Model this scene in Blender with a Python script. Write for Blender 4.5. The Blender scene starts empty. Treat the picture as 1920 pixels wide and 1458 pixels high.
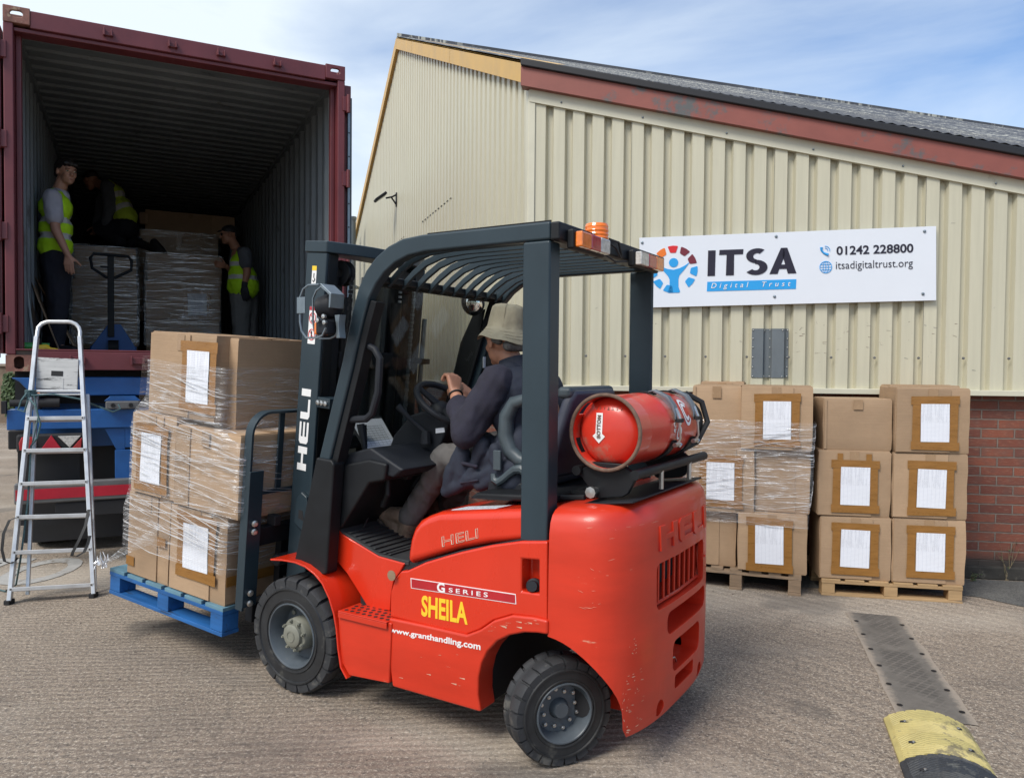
import bpy, bmesh, math, random
from mathutils import Vector, Matrix, Quaternion, noise as mnoise
random.seed(7)
C = bpy.context.scene.collection
PI = math.pi
R_ = math.radians

# ---------------------------------------------------------------- camera
FPX, EYE, PITCH, ROLL = 1440.0, 1.5, math.atan(39/1440.0), 0.009
cd = bpy.data.cameras.new('camera'); cam = bpy.data.objects.new('camera', cd); C.objects.link(cam)
cd.sensor_width = 36; cd.lens = 36*FPX/1920; cd.clip_end = 2000; cd.clip_start = 0.05
cam.matrix_world = Matrix.Translation((0, 0, EYE)) @ Matrix.Rotation(PI/2-PITCH, 4, 'X') @ Matrix.Rotation(ROLL, 4, 'Z')
bpy.context.scene.camera = cam

# ---------------------------------------------------------------- sky and sun
SUN_EL, SUN_AZ = 50, 222      # azimuth clockwise from +Y
w = bpy.data.worlds.new('World'); bpy.context.scene.world = w; w.use_nodes = True
nt = w.node_tree; nt.nodes.clear()
def N(nt, t, **k):
    n = nt.nodes.new(t)
    for a, b in k.items(): setattr(n, a, b)
    return n
sky = N(nt, 'ShaderNodeTexSky', sky_type='NISHITA', sun_disc=False)
sky.sun_elevation = R_(SUN_EL); sky.sun_rotation = R_(SUN_AZ); sky.air_density = 1.0; sky.dust_density = 1.2; sky.ozone_density = 1.5
tc = N(nt, 'ShaderNodeTexCoord'); mp = N(nt, 'ShaderNodeMapping'); mp.inputs['Scale'].default_value = (1.0, 1.0, 3.2)
mp.inputs['Rotation'].default_value = (0, 0.25, 0.4)
cn = N(nt, 'ShaderNodeTexNoise'); cn.inputs['Scale'].default_value = 1.7; cn.inputs['Detail'].default_value = 9; cn.inputs['Roughness'].default_value = .52; cn.inputs['Distortion'].default_value = .35
cr = N(nt, 'ShaderNodeValToRGB'); cr.color_ramp.elements[0].position = .36; cr.color_ramp.elements[1].position = .74
sep = N(nt, 'ShaderNodeSeparateXYZ')
# more cloud towards the west (left of the yard), clearer to the east
mr = N(nt, 'ShaderNodeMapRange'); mr.inputs['From Min'].default_value = -.6; mr.inputs['From Max'].default_value = .7; mr.inputs['To Min'].default_value = .30; mr.inputs['To Max'].default_value = -.12
ad = N(nt, 'ShaderNodeMath', operation='ADD')
mx = N(nt, 'ShaderNodeMix', data_type='RGBA'); mx.inputs['B'].default_value = (6.7, 7.5, 8.3, 1)
bg = N(nt, 'ShaderNodeBackground'); bg.inputs['Strength'].default_value = .105
wo = N(nt, 'ShaderNodeOutputWorld')
L = nt.links.new
L(tc.outputs['Generated'], mp.inputs['Vector']); L(mp.outputs[0], cn.inputs['Vector'])
L(tc.outputs['Generated'], sep.inputs[0]); L(sep.outputs['X'], mr.inputs['Value'])
L(cn.outputs['Fac'], ad.inputs[0]); L(mr.outputs[0], ad.inputs[1]); L(ad.outputs[0], cr.inputs[0])
L(cr.outputs[0], mx.inputs['Factor']); sm = N(nt, 'ShaderNodeMix', data_type='RGBA', blend_type='MULTIPLY'); sm.inputs['Factor'].default_value = 1; sm.inputs['B'].default_value = (1.10, 1.27, 1.46, 1); L(sky.outputs[0], sm.inputs['A']); L(sm.outputs['Result'], mx.inputs['A']); L(mx.outputs['Result'], bg.inputs[0]); L(bg.outputs[0], wo.inputs[0])
sl = bpy.data.lights.new('sun', 'SUN'); sl.energy = 2.7; sl.angle = R_(24); sl.color = (1, .95, .87)
so = bpy.data.objects.new('sun', sl); C.objects.link(so)
sd = Vector((math.sin(R_(SUN_AZ))*math.cos(R_(SUN_EL)), math.cos(R_(SUN_AZ))*math.cos(R_(SUN_EL)), math.sin(R_(SUN_EL))))
so.rotation_euler = sd.to_track_quat('Z', 'Y').to_euler(); so.location = sd*30
vs = bpy.context.scene.view_settings
bpy.context.scene.display_settings.display_device = 'sRGB'
vs.view_transform = 'Standard'; vs.look = 'None'; vs.exposure = 0.33; vs.gamma = 1
cy = bpy.context.scene.cycles
cy.max_bounces = 8; cy.transparent_max_bounces = 24; cy.caustics_reflective = False; cy.caustics_refractive = False

# ---------------------------------------------------------------- measuring helpers: a pixel plus a real plane gives a point
def ray(px, py):
    u = (px-960)/FPX; v = (729-py)/FPX
    u, v = u*math.cos(ROLL)-v*math.sin(ROLL), u*math.sin(ROLL)+v*math.cos(ROLL)
    return (u, math.cos(PITCH)+v*math.sin(PITCH), -math.sin(PITCH)+v*math.cos(PITCH))
def at(px, py, Y):
    d = ray(px, py); t = Y/d[1]; return Vector((d[0]*t, Y, EYE+d[2]*t))
def gnd(px, py, z=0.):
    d = ray(px, py); t = (z-EYE)/d[2]; return Vector((d[0]*t, d[1]*t, z))
FO = gnd(545, 1190, .27)                      # front axle of the fork truck, outer wheel face
FYAW = R_(32); ca, sa = math.cos(FYAW), math.sin(FYAW)
def S(px, py, b):                             # point on the truck's plane "b metres in from its near side"
    d = ray(px, py)
    t = (b+FO[0]*sa+FO[1]*ca)/(d[0]*sa+d[1]*ca)
    x, y = d[0]*t-FO[0], d[1]*t-FO[1]
    return (x*ca-y*sa, EYE+d[2]*t)

# ---------------------------------------------------------------- mesh builder
class MB:
    def __init__(s): s.v = []; s.f = []; s.m = []; s.k = 0
    def add(s, vs, fs):
        o = len(s.v); s.v += [tuple(v) for v in vs]; s.f += [tuple(i+o for i in f) for f in fs]; s.m += [s.k]*len(fs); return s
    def mat(s, k): s.k = k; return s
    def box(s, x0, x1, y0, y1, z0, z1, M=None):
        vs = [Vector((x, y, z)) for z in (z0, z1) for y in (y0, y1) for x in (x0, x1)]
        if M is not None: vs = [M @ v for v in vs]
        return s.add(vs, [(0, 2, 3, 1), (4, 5, 7, 6), (0, 1, 5, 4), (2, 6, 7, 3), (0, 4, 6, 2), (1, 3, 7, 5)])
    def prism(s, pts, y0, y1, ax='y', M=None):
        n = len(pts)
        A = sum(pts[i][0]*pts[(i+1) % n][1]-pts[(i+1) % n][0]*pts[i][1] for i in range(n))
        if A < 0: pts = pts[::-1]
        if ax == 'y': mk = lambda p, t: Vector((p[0], t, p[1]))
        elif ax == 'z': mk = lambda p, t: Vector((p[0], p[1], t))
        else: mk = lambda p, t: Vector((t, p[0], p[1]))
        vs = [mk(p, y0) for p in pts]+[mk(p, y1) for p in pts]
        if M is not None: vs = [M @ v for v in vs]
        fs = [tuple(range(n)), tuple(range(2*n-1, n-1, -1))]+[(i+n, (i+1) % n+n, (i+1) % n, i) for i in range(n)]
        if ax == 'z': fs = [f[::-1] for f in fs]
        return s.add(vs, fs)
    def tube(s, pts, r, n=8, closed=False, caps=True, sx=1., up=None):
        P = [Vector(p) for p in pts]; m = len(P); vs = []; fs = []
        rr = r if isinstance(r, (list, tuple)) else [r]*m
        T = []
        for i in range(m):
            a = P[i-1] if (i > 0 or closed) else P[i]; b = P[(i+1) % m] if (i < m-1 or closed) else P[i]
            T.append((b-a).normalized() if (b-a).length > 1e-9 else Vector((0, 0, 1)))
        u = Vector(up) if up else (Vector((0, 0, 1)) if abs(T[0].z) < .9 else Vector((1, 0, 0)))
        for i in range(m):
            u = (u-T[i]*u.dot(T[i]))
            u = u.normalized() if u.length > 1e-6 else T[i].orthogonal().normalized()
            w_ = T[i].cross(u)
            for j in range(n):
                a = 2*PI*(j+.5)/n
                vs.append(P[i]+(u*math.sin(a)+w_*math.cos(a)*sx)*rr[i])
        for i in range(m if closed else m-1):
            for j in range(n):
                a, b = i*n+j, i*n+(j+1) % n; c, d = ((i+1) % m)*n+(j+1) % n, ((i+1) % m)*n+j
                fs.append((a, b, c, d))
        if caps and not closed: fs.append(tuple(range(n-1, -1, -1))); fs.append(tuple(range((m-1)*n, m*n)))
        return s.add(vs, fs)
    def cyl(s, p0, p1, r, n=16, r1=None): return s.tube([p0, p1], [r, r if r1 is None else r1], n)
    def lathe(s, prof, o=(0, 0, 0), ax=(0, 1, 0), n=32, closed=False):
        o = Vector(o); a = Vector(ax).normalized(); u = a.orthogonal().normalized(); w_ = a.cross(u); vs = []; fs = []
        for (t, r) in prof:
            for j in range(n):
                q = 2*PI*j/n; vs.append(o+a*t+(u*math.cos(q)+w_*math.sin(q))*max(r, 1e-5))
        m = len(prof)
        for i in range(m if closed else m-1):
            i2 = (i+1) % m
            for j in range(n): fs.append((i*n+j, i*n+(j+1) % n, i2*n+(j+1) % n, i2*n+j))
        return s.add(vs, fs)
    def grid(s, rows):
        m, n = len(rows), len(rows[0]); vs = [v for r in rows for v in r]
        return s.add(vs, [(i*n+j, i*n+j+1, (i+1)*n+j+1, (i+1)*n+j) for i in range(m-1) for j in range(n-1)])
    def ball(s, c, r, n=12, k=8, M=None):
        r = r if isinstance(r, (list, tuple)) else (r, r, r); c = Vector(c); vs = []; fs = []
        for i in range(k+1):
            t = PI*i/k
            for j in range(n):
                p = 2*PI*j/n
                v = Vector((r[0]*math.sin(t)*math.cos(p), r[1]*math.sin(t)*math.sin(p), r[2]*math.cos(t)))
                if M is not None: v = M @ v
                vs.append(c+v)
        for i in range(k):
            for j in range(n): fs.append((i*n+j, (i+1)*n+j, (i+1)*n+(j+1) % n, i*n+(j+1) % n))
        return s.add(vs, fs)
    def mesh(s, name, mats):
        me = bpy.data.meshes.new(name); me.from_pydata(s.v, [], s.f); me.update()
        for m in (mats if isinstance(mats, (list, tuple)) else [mats]): me.materials.append(m)
        for p, k in zip(me.polygons, s.m): p.material_index = k
        bm = bmesh.new(); bm.from_mesh(me); bmesh.ops.remove_doubles(bm, verts=bm.verts, dist=1e-6)
        bmesh.ops.recalc_face_normals(bm, faces=bm.faces); bm.to_mesh(me); bm.free()
        return me
    def build(s, name, mats, parent=None, bevel=0, seg=2, smooth=True, loc=None, rot=None, ang=35, flip=False):
        me = s.mesh(name, mats)
        return mkobj(name, me, parent, bevel, seg, smooth, loc, rot, ang)
def mkobj(name, me, parent=None, bevel=0, seg=2, smooth=True, loc=None, rot=None, ang=35):
    o = bpy.data.objects.new(name, me); C.objects.link(o)
    if smooth:
        for p in me.polygons: p.use_smooth = True
        me.set_sharp_from_angle(angle=R_(ang))
    if parent is not None: o.parent = parent
    if loc is not None: o.location = loc
    if rot is not None: o.rotation_euler = rot
    if bevel:
        b = o.modifiers.new('bevel', 'BEVEL'); b.width = bevel; b.segments = seg; b.limit_method = 'ANGLE'; b.angle_limit = R_(35); b.harden_normals = True
    return o
def tag(o, label=None, cat=None, group=None, kind=None):
    if label: o['label'] = label
    if cat: o['category'] = cat
    if group: o['group'] = group
    if kind: o['kind'] = kind
    return o
def empty(name, loc, rot=(0, 0, 0), label=None, cat=None, group=None):
    o = bpy.data.objects.new(name, None); C.objects.link(o); o.location = loc; o.rotation_euler = rot; o.empty_display_size = .1
    return tag(o, label, cat, group)
def loose(mb, name, mt, parent, **k):
    n = len(mb.v); par = list(range(n))
    def find(a):
        while par[a] != a: par[a] = par[par[a]]; a = par[a]
        return a
    for f in mb.f:
        for i in f[1:]: par[find(i)] = find(f[0])
    gr = {}
    for f, m_ in zip(mb.f, mb.m): gr.setdefault(find(f[0]), []).append((f, m_))
    out = []
    for fs in gr.values():
        ids = sorted({i for f, _ in fs for i in f}); mp_ = {a: b for b, a in enumerate(ids)}; q = MB(); q.v = [mb.v[i] for i in ids]; q.f = [tuple(mp_[i] for i in f) for f, _ in fs]; q.m = [m_ for _, m_ in fs]
        out.append(q.build(name, mt, parent, **k))
    return out
def evalmesh(o):
    dg = bpy.context.evaluated_depsgraph_get(); dg.update()
    me = bpy.data.meshes.new_from_object(o.evaluated_get(dg)); return me
def boolean(o, cutters):
    for c in cutters:
        m = o.modifiers.new('b', 'BOOLEAN'); m.operation = 'DIFFERENCE'; m.solver = 'EXACT'; m.object = c
    me = evalmesh(o); o.modifiers.clear(); o.data = me
    for c in cutters: bpy.data.objects.remove(c)
    for p in me.polygons: p.use_smooth = True
    me.set_sharp_from_angle(angle=R_(30))
    return o
def text_mesh(s, size=1., extrude=.001, bold=0., shear=0., space=1., outline=0., cx='LEFT', stretch=1.):
    cu = bpy.data.curves.new('lettering', 'FONT'); cu.body = s; cu.size = size; cu.extrude = extrude; cu.offset = bold; cu.shear = shear
    cu.space_character = space; cu.align_x = cx; cu.resolution_u = 4
    if outline: cu.fill_mode = 'NONE'; cu.bevel_depth = outline; cu.bevel_resolution = 0; cu.extrude = 0
    o = bpy.data.objects.new('lettering', cu); C.objects.link(o)
    me = evalmesh(o); bpy.data.objects.remove(o); bpy.data.curves.remove(cu)
    for v in me.vertices: v.co.x *= stretch
    return me
def text(s, name, mat, parent, fn, **k):      # fn maps flat text coordinates to the surface
    me = text_mesh(s, **k)
    for v in me.vertices: v.co = fn(v.co.copy())
    me.materials.clear(); me.materials.append(mat)
    o = mkobj(name, me, parent, smooth=False); return o

# ---------------------------------------------------------------- materials
def mat(name, col, rough=.5, metal=0., var=.12, scale=6., bump=0., bscale=60., coat=0., spec=.5, stretch=(1, 1, 1), dirt=None, dirtamt=.5, dscale=3., trans=0., streak=0.):
    m = bpy.data.materials.new(name); m.use_nodes = True; nt = m.node_tree; p = nt.nodes['Principled BSDF']; L = nt.links.new
    tc = N(nt, 'ShaderNodeTexCoord'); mp = N(nt, 'ShaderNodeMapping'); mp.inputs['Scale'].default_value = stretch; L(tc.outputs['Object'], mp.inputs['Vector'])
    n1 = N(nt, 'ShaderNodeTexNoise'); n1.inputs['Scale'].default_value = scale; n1.inputs['Detail'].default_value = 6; n1.inputs['Roughness'].default_value = .6; L(mp.outputs[0], n1.inputs['Vector'])
    r = N(nt, 'ShaderNodeValToRGB'); r.color_ramp.elements[0].position = .3; r.color_ramp.elements[1].position = .7
    r.color_ramp.elements[0].color = tuple(c*(1-var) for c in col)+(1,); r.color_ramp.elements[1].color = tuple(min(1, c*(1+var)) for c in col)+(1,)
    L(n1.outputs['Fac'], r.inputs[0]); out = r.outputs[0]
    if dirt:
        n2 = N(nt, 'ShaderNodeTexNoise'); n2.inputs['Scale'].default_value = dscale; n2.inputs['Detail'].default_value = 10; n2.inputs['Roughness'].default_value = .7; L(mp.outputs[0], n2.inputs['Vector'])
        r2 = N(nt, 'ShaderNodeValToRGB'); r2.color_ramp.elements[0].position = 1-dirtamt-.02; r2.color_ramp.elements[1].position = 1-dirtamt+.06
        r2.color_ramp.elements[0].color = (0, 0, 0, 1); r2.color_ramp.elements[1].color = (1, 1, 1, 1); L(n2.outputs['Fac'], r2.inputs[0])
        x = N(nt, 'ShaderNodeMix', data_type='RGBA'); L(r2.outputs[0], x.inputs['Factor']); L(out, x.inputs['A']); x.inputs['B'].default_value = tuple(dirt)+(1,); out = x.outputs['Result']
    L(out, p.inputs['Base Color']); p.inputs['Metallic'].default_value = metal
    p.inputs['Coat Weight'].default_value = coat; p.inputs['Coat Roughness'].default_value = .08; p.inputs['Specular IOR Level'].default_value = spec
    rm = N(nt, 'ShaderNodeMapRange'); rm.inputs['To Min'].default_value = max(0.02, rough-.08); rm.inputs['To Max'].default_value = min(1, rough+.1); L(n1.outputs['Fac'], rm.inputs['Value']); L(rm.outputs[0], p.inputs['Roughness'])
    if bump:
        n3 = N(nt, 'ShaderNodeTexNoise'); n3.inputs['Scale'].default_value = bscale; n3.inputs['Detail'].default_value = 5; L(mp.outputs[0], n3.inputs['Vector'])
        b = N(nt, 'ShaderNodeBump'); b.inputs['Strength'].default_value = bump; b.inputs['Distance'].default_value = .01; L(n3.outputs['Fac'], b.inputs['Height']); L(b.outputs[0], p.inputs['Normal'])
    return m
def nodes(m): return m.node_tree, m.node_tree.nodes['Principled BSDF'], m.node_tree.links.new
M = {}
M['clad'] = mat('cream_cladding', (.52, .492, .375), .42, var=.06, scale=3, stretch=(9, 9, .5), bump=.04, bscale=30, dirt=(.38, .35, .25), dirtamt=.30, dscale=2.2)
M['cladtrim'] = mat('cream_trim', (.57, .545, .43), .4, var=.06, scale=4, dirt=(.38, .35, .26), dirtamt=.33, dscale=5)
M['gold'] = mat('gold_flashing', (.56, .34, .09), .45, var=.1, scale=5, stretch=(1, 1, .6))
M['fascia'] = mat('red_fascia', (.24, .072, .055), .5, var=.1, scale=4, dirt=(.10, .10, .10), dirtamt=.445, dscale=3.0)
M['gutter'] = mat('black_gutter', (.010, .010, .013), .55)
M['redpaint'] = mat('red_paint', (.62, .030, .008), .26, var=.06, scale=3, coat=.4, bump=.015, bscale=5, dirt=(.72, .27, .17), dirtamt=.275, dscale=11, stretch=(1.6, 1.6, .7))
M['redpaint2'] = mat('scuffed_red_paint', (.56, .031, .010), .38, var=.14, scale=3, coat=.15, dirt=(.60, .30, .2), dirtamt=.315, dscale=13, stretch=(.6, .6, 2.4))
M['reddeep'] = mat('deep_red', (.42, .012, .02), .3, coat=.4)
M['guard'] = mat('dark_teal_steel', (.020, .035, .046), .42, var=.14, scale=4, dirt=(.16, .19, .2), dirtamt=.275, dscale=9, stretch=(1, 1, .6), coat=.05, spec=.4)
M['black'] = mat('black_steel', (.008, .009, .011), .5, var=.25, scale=9, spec=.3)
M['plastic'] = mat('black_plastic', (.013, .015, .020), .55, var=.15, spec=.3, scale=12, bump=.1, bscale=250)
M['seatvinyl'] = mat('seat_vinyl', (.045, .05, .075), .45, var=.12, scale=8, bump=.08, bscale=200)
M['greyplastic'] = mat('grey_plastic', (.05, .068, .08), .42, var=.1, scale=8)
M['rubber'] = mat('rubber', (.026, .027, .030), .72, var=.3, scale=10, bump=.15, bscale=90, dirt=(.10, .095, .085), dirtamt=.42, dscale=5)
M['rubberside'] = mat('rubber_sidewall', (.017, .018, .020), .5, var=.3, scale=14, dirt=(.06, .058, .052), dirtamt=.4, dscale=7)
M['rim'] = mat('rim_grey', (.075, .09, .105), .4, var=.2, scale=9, dirt=(.2, .18, .15), dirtamt=.3, dscale=12)
M['hub'] = mat('dusty_hub', (.19, .19, .155), .55, var=.2, scale=12)
M['steel'] = mat('bright_steel', (.55, .55, .54), .32, metal=1, var=.15, scale=20)
M['zinc'] = mat('zinc_steel', (.22, .26, .29), .42, metal=.8, var=.15, scale=20)
M['alu'] = mat('worn_aluminium', (.62, .63, .64), .42, metal=.55, var=.12, scale=12, dirt=(.22, .22, .22), dirtamt=.34, dscale=16)
M['cylred'] = mat('gas_bottle_red', (.60, .035, .018), .34, var=.12, scale=4, coat=.3, dirt=(.48, .13, .09), dirtamt=.40, dscale=6)
M['cylrim'] = mat('worn_rim', (.14, .085, .06), .7, var=.4, scale=30)
M['white'] = mat('white_paint', (.78, .78, .78), .4, var=.03)
M['yellow'] = mat('yellow_vinyl', (.85, .55, .03), .4, var=.04)
M['navytext'] = mat('dark_navy_vinyl', (.012, .008, .022), .35, var=.02)
M['cyan'] = mat('sky_blue_vinyl', (.02, .32, .72), .35, var=.03)
M['signwhite'] = mat('white_sign_panel', (.70, .73, .79), .35, var=.015, scale=3)
M['orangev'] = mat('orange_vinyl', (.75, .17, .015), .4, var=.02)
M['redv'] = mat('red_vinyl', (.62, .015, .02), .4, var=.02)
M['maroonv'] = mat('maroon_vinyl', (.16, .015, .03), .4, var=.02)
M['contred'] = mat('container_red', (.135, .028, .034), .45, var=.18, scale=3, dirt=(.13, .07, .055), dirtamt=.33, dscale=7)
M['contrust'] = mat('rusty_casting', (.22, .095, .07), .6, var=.4, scale=14, dirt=(.35, .24, .16), dirtamt=.42, dscale=13)
M['contin'] = mat('container_inside', (.17, .195, .215), .5, var=.14, scale=3, dirt=(.08, .085, .09), dirtamt=.38, dscale=4, stretch=(1, 1, .4))
M['contfloor'] = mat('container_floor', (.09, .065, .05), .6, var=.3, scale=5)
M['blue'] = mat('trailer_blue', (.012, .092, .30), .42, var=.2, scale=5, dirt=(.02, .035, .06), dirtamt=.36, dscale=5)
M['jackblue'] = mat('pallet_truck_blue', (.012, .10, .34), .45, var=.12)
M['grime'] = mat('grimy_black', (.012, .012, .014), .7, var=.3, scale=8)
M['bumpergrey'] = mat('bumper_grey', (.12, .12, .12), .5, var=.25, scale=8, stretch=(.5, 1, 1))
M['reflred'] = mat('reflective_red', (.42, .012, .03), .3, var=.12, scale=9)
M['lampred'] = mat('lamp_red', (.42, .008, .015), .15, var=.2, scale=30, coat=1)
M['lampclear'] = mat('lamp_clear', (.55, .53, .5), .15, var=.3, scale=60, coat=1)
M['lamporange'] = mat('lamp_orange', (.85, .2, .01), .15, var=.2, scale=50, coat=1)
M['paper'] = None
M['wood'] = mat('pallet_wood', (.40, .26, .13), .75, var=.25, scale=3, stretch=(.6, 6, 6), bump=.2, bscale=30, dirt=(.22, .16, .1), dirtamt=.4, dscale=3)
M['woodold'] = mat('weathered_wood', (.26, .18, .115), .8, var=.3, scale=4, stretch=(.8, 6, 6), bump=.25, bscale=30, dirt=(.14, .11, .085), dirtamt=.42, dscale=4)
M['bluewood'] = mat('blue_pallet_wood', (.012, .10, .30), .6, var=.3, scale=3, stretch=(.8, 5, 5), bump=.2, bscale=25, dirt=(.02, .05, .11), dirtamt=.4, dscale=4)
M['bluetop'] = mat('worn_blue_deck', (.10, .20, .26), .7, var=.3, scale=4, stretch=(1, 5, 5), dirt=(.45, .38, .22), dirtamt=.33, dscale=4)
M['tape'] = mat('brown_tape', (.27, .125, .028), .28, var=.14, scale=10, stretch=(1, 1, 4), bump=.12, bscale=40)
M['cleartape'] = mat('clear_tape', (.33, .215, .125), .25, var=.1, scale=10)
M['skin'] = mat('skin', (.46, .24, .16), .5, var=.08, scale=9)
M['skin2'] = mat('older_skin', (.40, .19, .12), .5, var=.12, scale=12, bump=.1, bscale=80)
M['hair'] = mat('dark_hair', (.014, .010, .009), .5, var=.4, scale=30, stretch=(1, 1, .3), bump=.4, bscale=90)
M['hairgrey'] = mat('grey_hair', (.09, .085, .08), .6, var=.3, scale=30, bump=.4, bscale=90)
M['navy'] = mat('navy_cloth', (.015, .020, .036), .8, var=.2, scale=9, bump=.35, bscale=22)
M['navyfleece'] = mat('navy_fleece', (.019, .018, .032), .9, var=.2, scale=14, bump=.3, bscale=30)
M['greytrouser'] = mat('grey_cloth', (.105, .098, .095), .85, var=.18, scale=12, bump=.3, bscale=25)
M['darktrouser'] = mat('dark_trousers', (.012, .013, .022), .85, var=.2, scale=9, bump=.25, bscale=20)
M['palecloth'] = mat('grey_trousers', (.16, .16, .155), .85, var=.12, scale=9, bump=.3, bscale=20)
M['tshirt'] = mat('pale_tshirt', (.42, .42, .48), .85, var=.08, scale=9, bump=.3, bscale=22)
M['greyshirt'] = mat('grey_jumper', (.10, .11, .13), .9, var=.15, scale=9, bump=.3, bscale=25)
M['hivis'] = mat('hi_vis_yellow', (.47, .82, .015), .7, var=.08, scale=9, bump=.3, bscale=16)
M['hivisdull'] = mat('dusty_hi_vis', (.50, .66, .05), .7, var=.1, scale=9, bump=.3, bscale=16)
M['silver'] = mat('reflective_tape', (.55, .56, .54), .4, var=.08, scale=20)
M['boot'] = mat('brown_boot', (.17, .12, .085), .75, var=.25, scale=20, bump=.4, bscale=60)
M['sole'] = mat('boot_sole', (.06, .05, .04), .8, var=.2)
M['shoe'] = mat('black_shoe', (.012, .012, .014), .6)
M['glove'] = mat('black_glove', (.02, .022, .03), .7)
M['hat'] = mat('khaki_hat', (.31, .28, .20), .85, var=.14, scale=14, bump=.45, bscale=26)
M['mat'] = mat('floor_mat', (.028, .030, .032), .65, var=.3, scale=9)
M['blackrubber'] = mat('speed_bump_black', (.03, .033, .038), .6, var=.3, scale=12, bump=.3, bscale=60, dirt=(.11, .11, .10), dirtamt=.36, dscale=7)
M['yellowrubber'] = mat('speed_bump_yellow', (.46, .385, .15), .6, var=.2, scale=9, bump=.2, bscale=60, dirt=(.20, .17, .09), dirtamt=.44, dscale=9)
M['patch'] = mat('grey_patch', (.125, .145, .16), .5, var=.12, scale=6, stretch=(1, 1, .5))
M['rope'] = mat('blue_green_rope', (.07, .13, .14), .8, var=.3, scale=60)
M['strap'] = mat('black_strap', (.014, .014, .015), .6)
M['orange'] = mat('orange_plastic', (.6, .12, .02), .5)
M['green'] = mat('green_plastic', (.05, .30, .06), .4)
M['leaf'] = mat('leaf', (.055, .09, .03), .6, var=.4, scale=20)
M['stem'] = mat('dry_stem', (.22, .17, .10), .8, var=.2)
M['whiteworn'] = mat('paint_splashed_board', (.50, .50, .49), .6, var=.12, scale=9, stretch=(1, 1, 6), dirt=(.07, .07, .07), dirtamt=.42, dscale=6)
M['smoke'] = mat('smoky_steel', (.06, .062, .062), .5, var=.2, scale=8, stretch=(3, 3, .5))
M['card'] = M['card2'] = None
def ramp(nt, src, stops, interp='LINEAR'):
    r = N(nt, 'ShaderNodeValToRGB'); e = r.color_ramp.elements; r.color_ramp.interpolation = interp
    while len(e) < len(stops): e.new(.5)
    for i, (p, c) in enumerate(stops): e[i].position = p; e[i].color = (c if isinstance(c, tuple) else (c, c, c))+(1,)
    nt.links.new(src, r.inputs[0]); return r.outputs[0]
def noise(nt, vec, scale, detail=6, rough=.6, dist=0):
    n = N(nt, 'ShaderNodeTexNoise'); n.inputs['Scale'].default_value = scale; n.inputs['Detail'].default_value = detail; n.inputs['Roughness'].default_value = rough; n.inputs['Distortion'].default_value = dist
    nt.links.new(vec, n.inputs['Vector']); return n.outputs['Fac']
def mapping(nt, src, scale=(1, 1, 1), rot=(0, 0, 0), loc=(0, 0, 0)):
    m = N(nt, 'ShaderNodeMapping'); m.inputs['Scale'].default_value = scale; m.inputs['Rotation'].default_value = rot; m.inputs['Location'].default_value = loc
    nt.links.new(src, m.inputs['Vector']); return m.outputs[0]
def mixc(nt, f, a, b, mode='MIX'):
    x = N(nt, 'ShaderNodeMix', data_type='RGBA', blend_type=mode)
    for s, v in (('Factor', f), ('A', a), ('B', b)):
        if hasattr(v, 'is_output'): nt.links.new(v, x.inputs[s])
        else: x.inputs[s].default_value = v if s == 'Factor' else tuple(v)+(1,)
    return x.outputs['Result']
def bumpn(nt, h, strength, dist, prev=None):
    b = N(nt, 'ShaderNodeBump'); b.inputs['Strength'].default_value = strength; b.inputs['Distance'].default_value = dist; nt.links.new(h, b.inputs['Height'])
    if prev: nt.links.new(prev, b.inputs['Normal'])
    return b.outputs[0]
def newmat(name, rough=.6):
    m = bpy.data.materials.new(name); m.use_nodes = True; nt, p, L = nodes(m); p.inputs['Roughness'].default_value = rough
    tc = N(nt, 'ShaderNodeTexCoord'); return m, nt, p, L, tc.outputs['Object']

def card(name, col, hor=True):
    m, nt, p, L, oc = newmat(name, .72)
    oi = N(nt, 'ShaderNodeObjectInfo')
    ad = N(nt, 'ShaderNodeVectorMath', operation='ADD'); L(oc, ad.inputs[0]); L(oi.outputs['Random'], ad.inputs[1])
    n = noise(nt, ad.outputs[0], 3.5, 8, .65)
    c = ramp(nt, n, [(.3, tuple(x*.86 for x in col)), (.72, tuple(x*1.08 for x in col))])
    st = noise(nt, mapping(nt, ad.outputs[0], (1.2, 1.2, 90)), 4, 3, .5)
    c = mixc(nt, ramp(nt, st, [(.35, .0), (.7, .35)]), c, tuple(x*.72 for x in col))
    v = N(nt, 'ShaderNodeHueSaturation'); L(c, v.inputs['Color'])
    r = N(nt, 'ShaderNodeMapRange'); r.inputs['To Min'].default_value = .86; r.inputs['To Max'].default_value = 1.1; L(oi.outputs['Random'], r.inputs['Value']); L(r.outputs[0], v.inputs['Value'])
    L(v.outputs[0], p.inputs['Base Color'])
    b = bumpn(nt, st, .25, .004); b = bumpn(nt, n, .5, .012, b); L(b, p.inputs['Normal'])
    return m
M['card'] = card('cardboard', (.41, .275, .168)); M['card2'] = card('old_cardboard', (.30, .20, .125))
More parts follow.
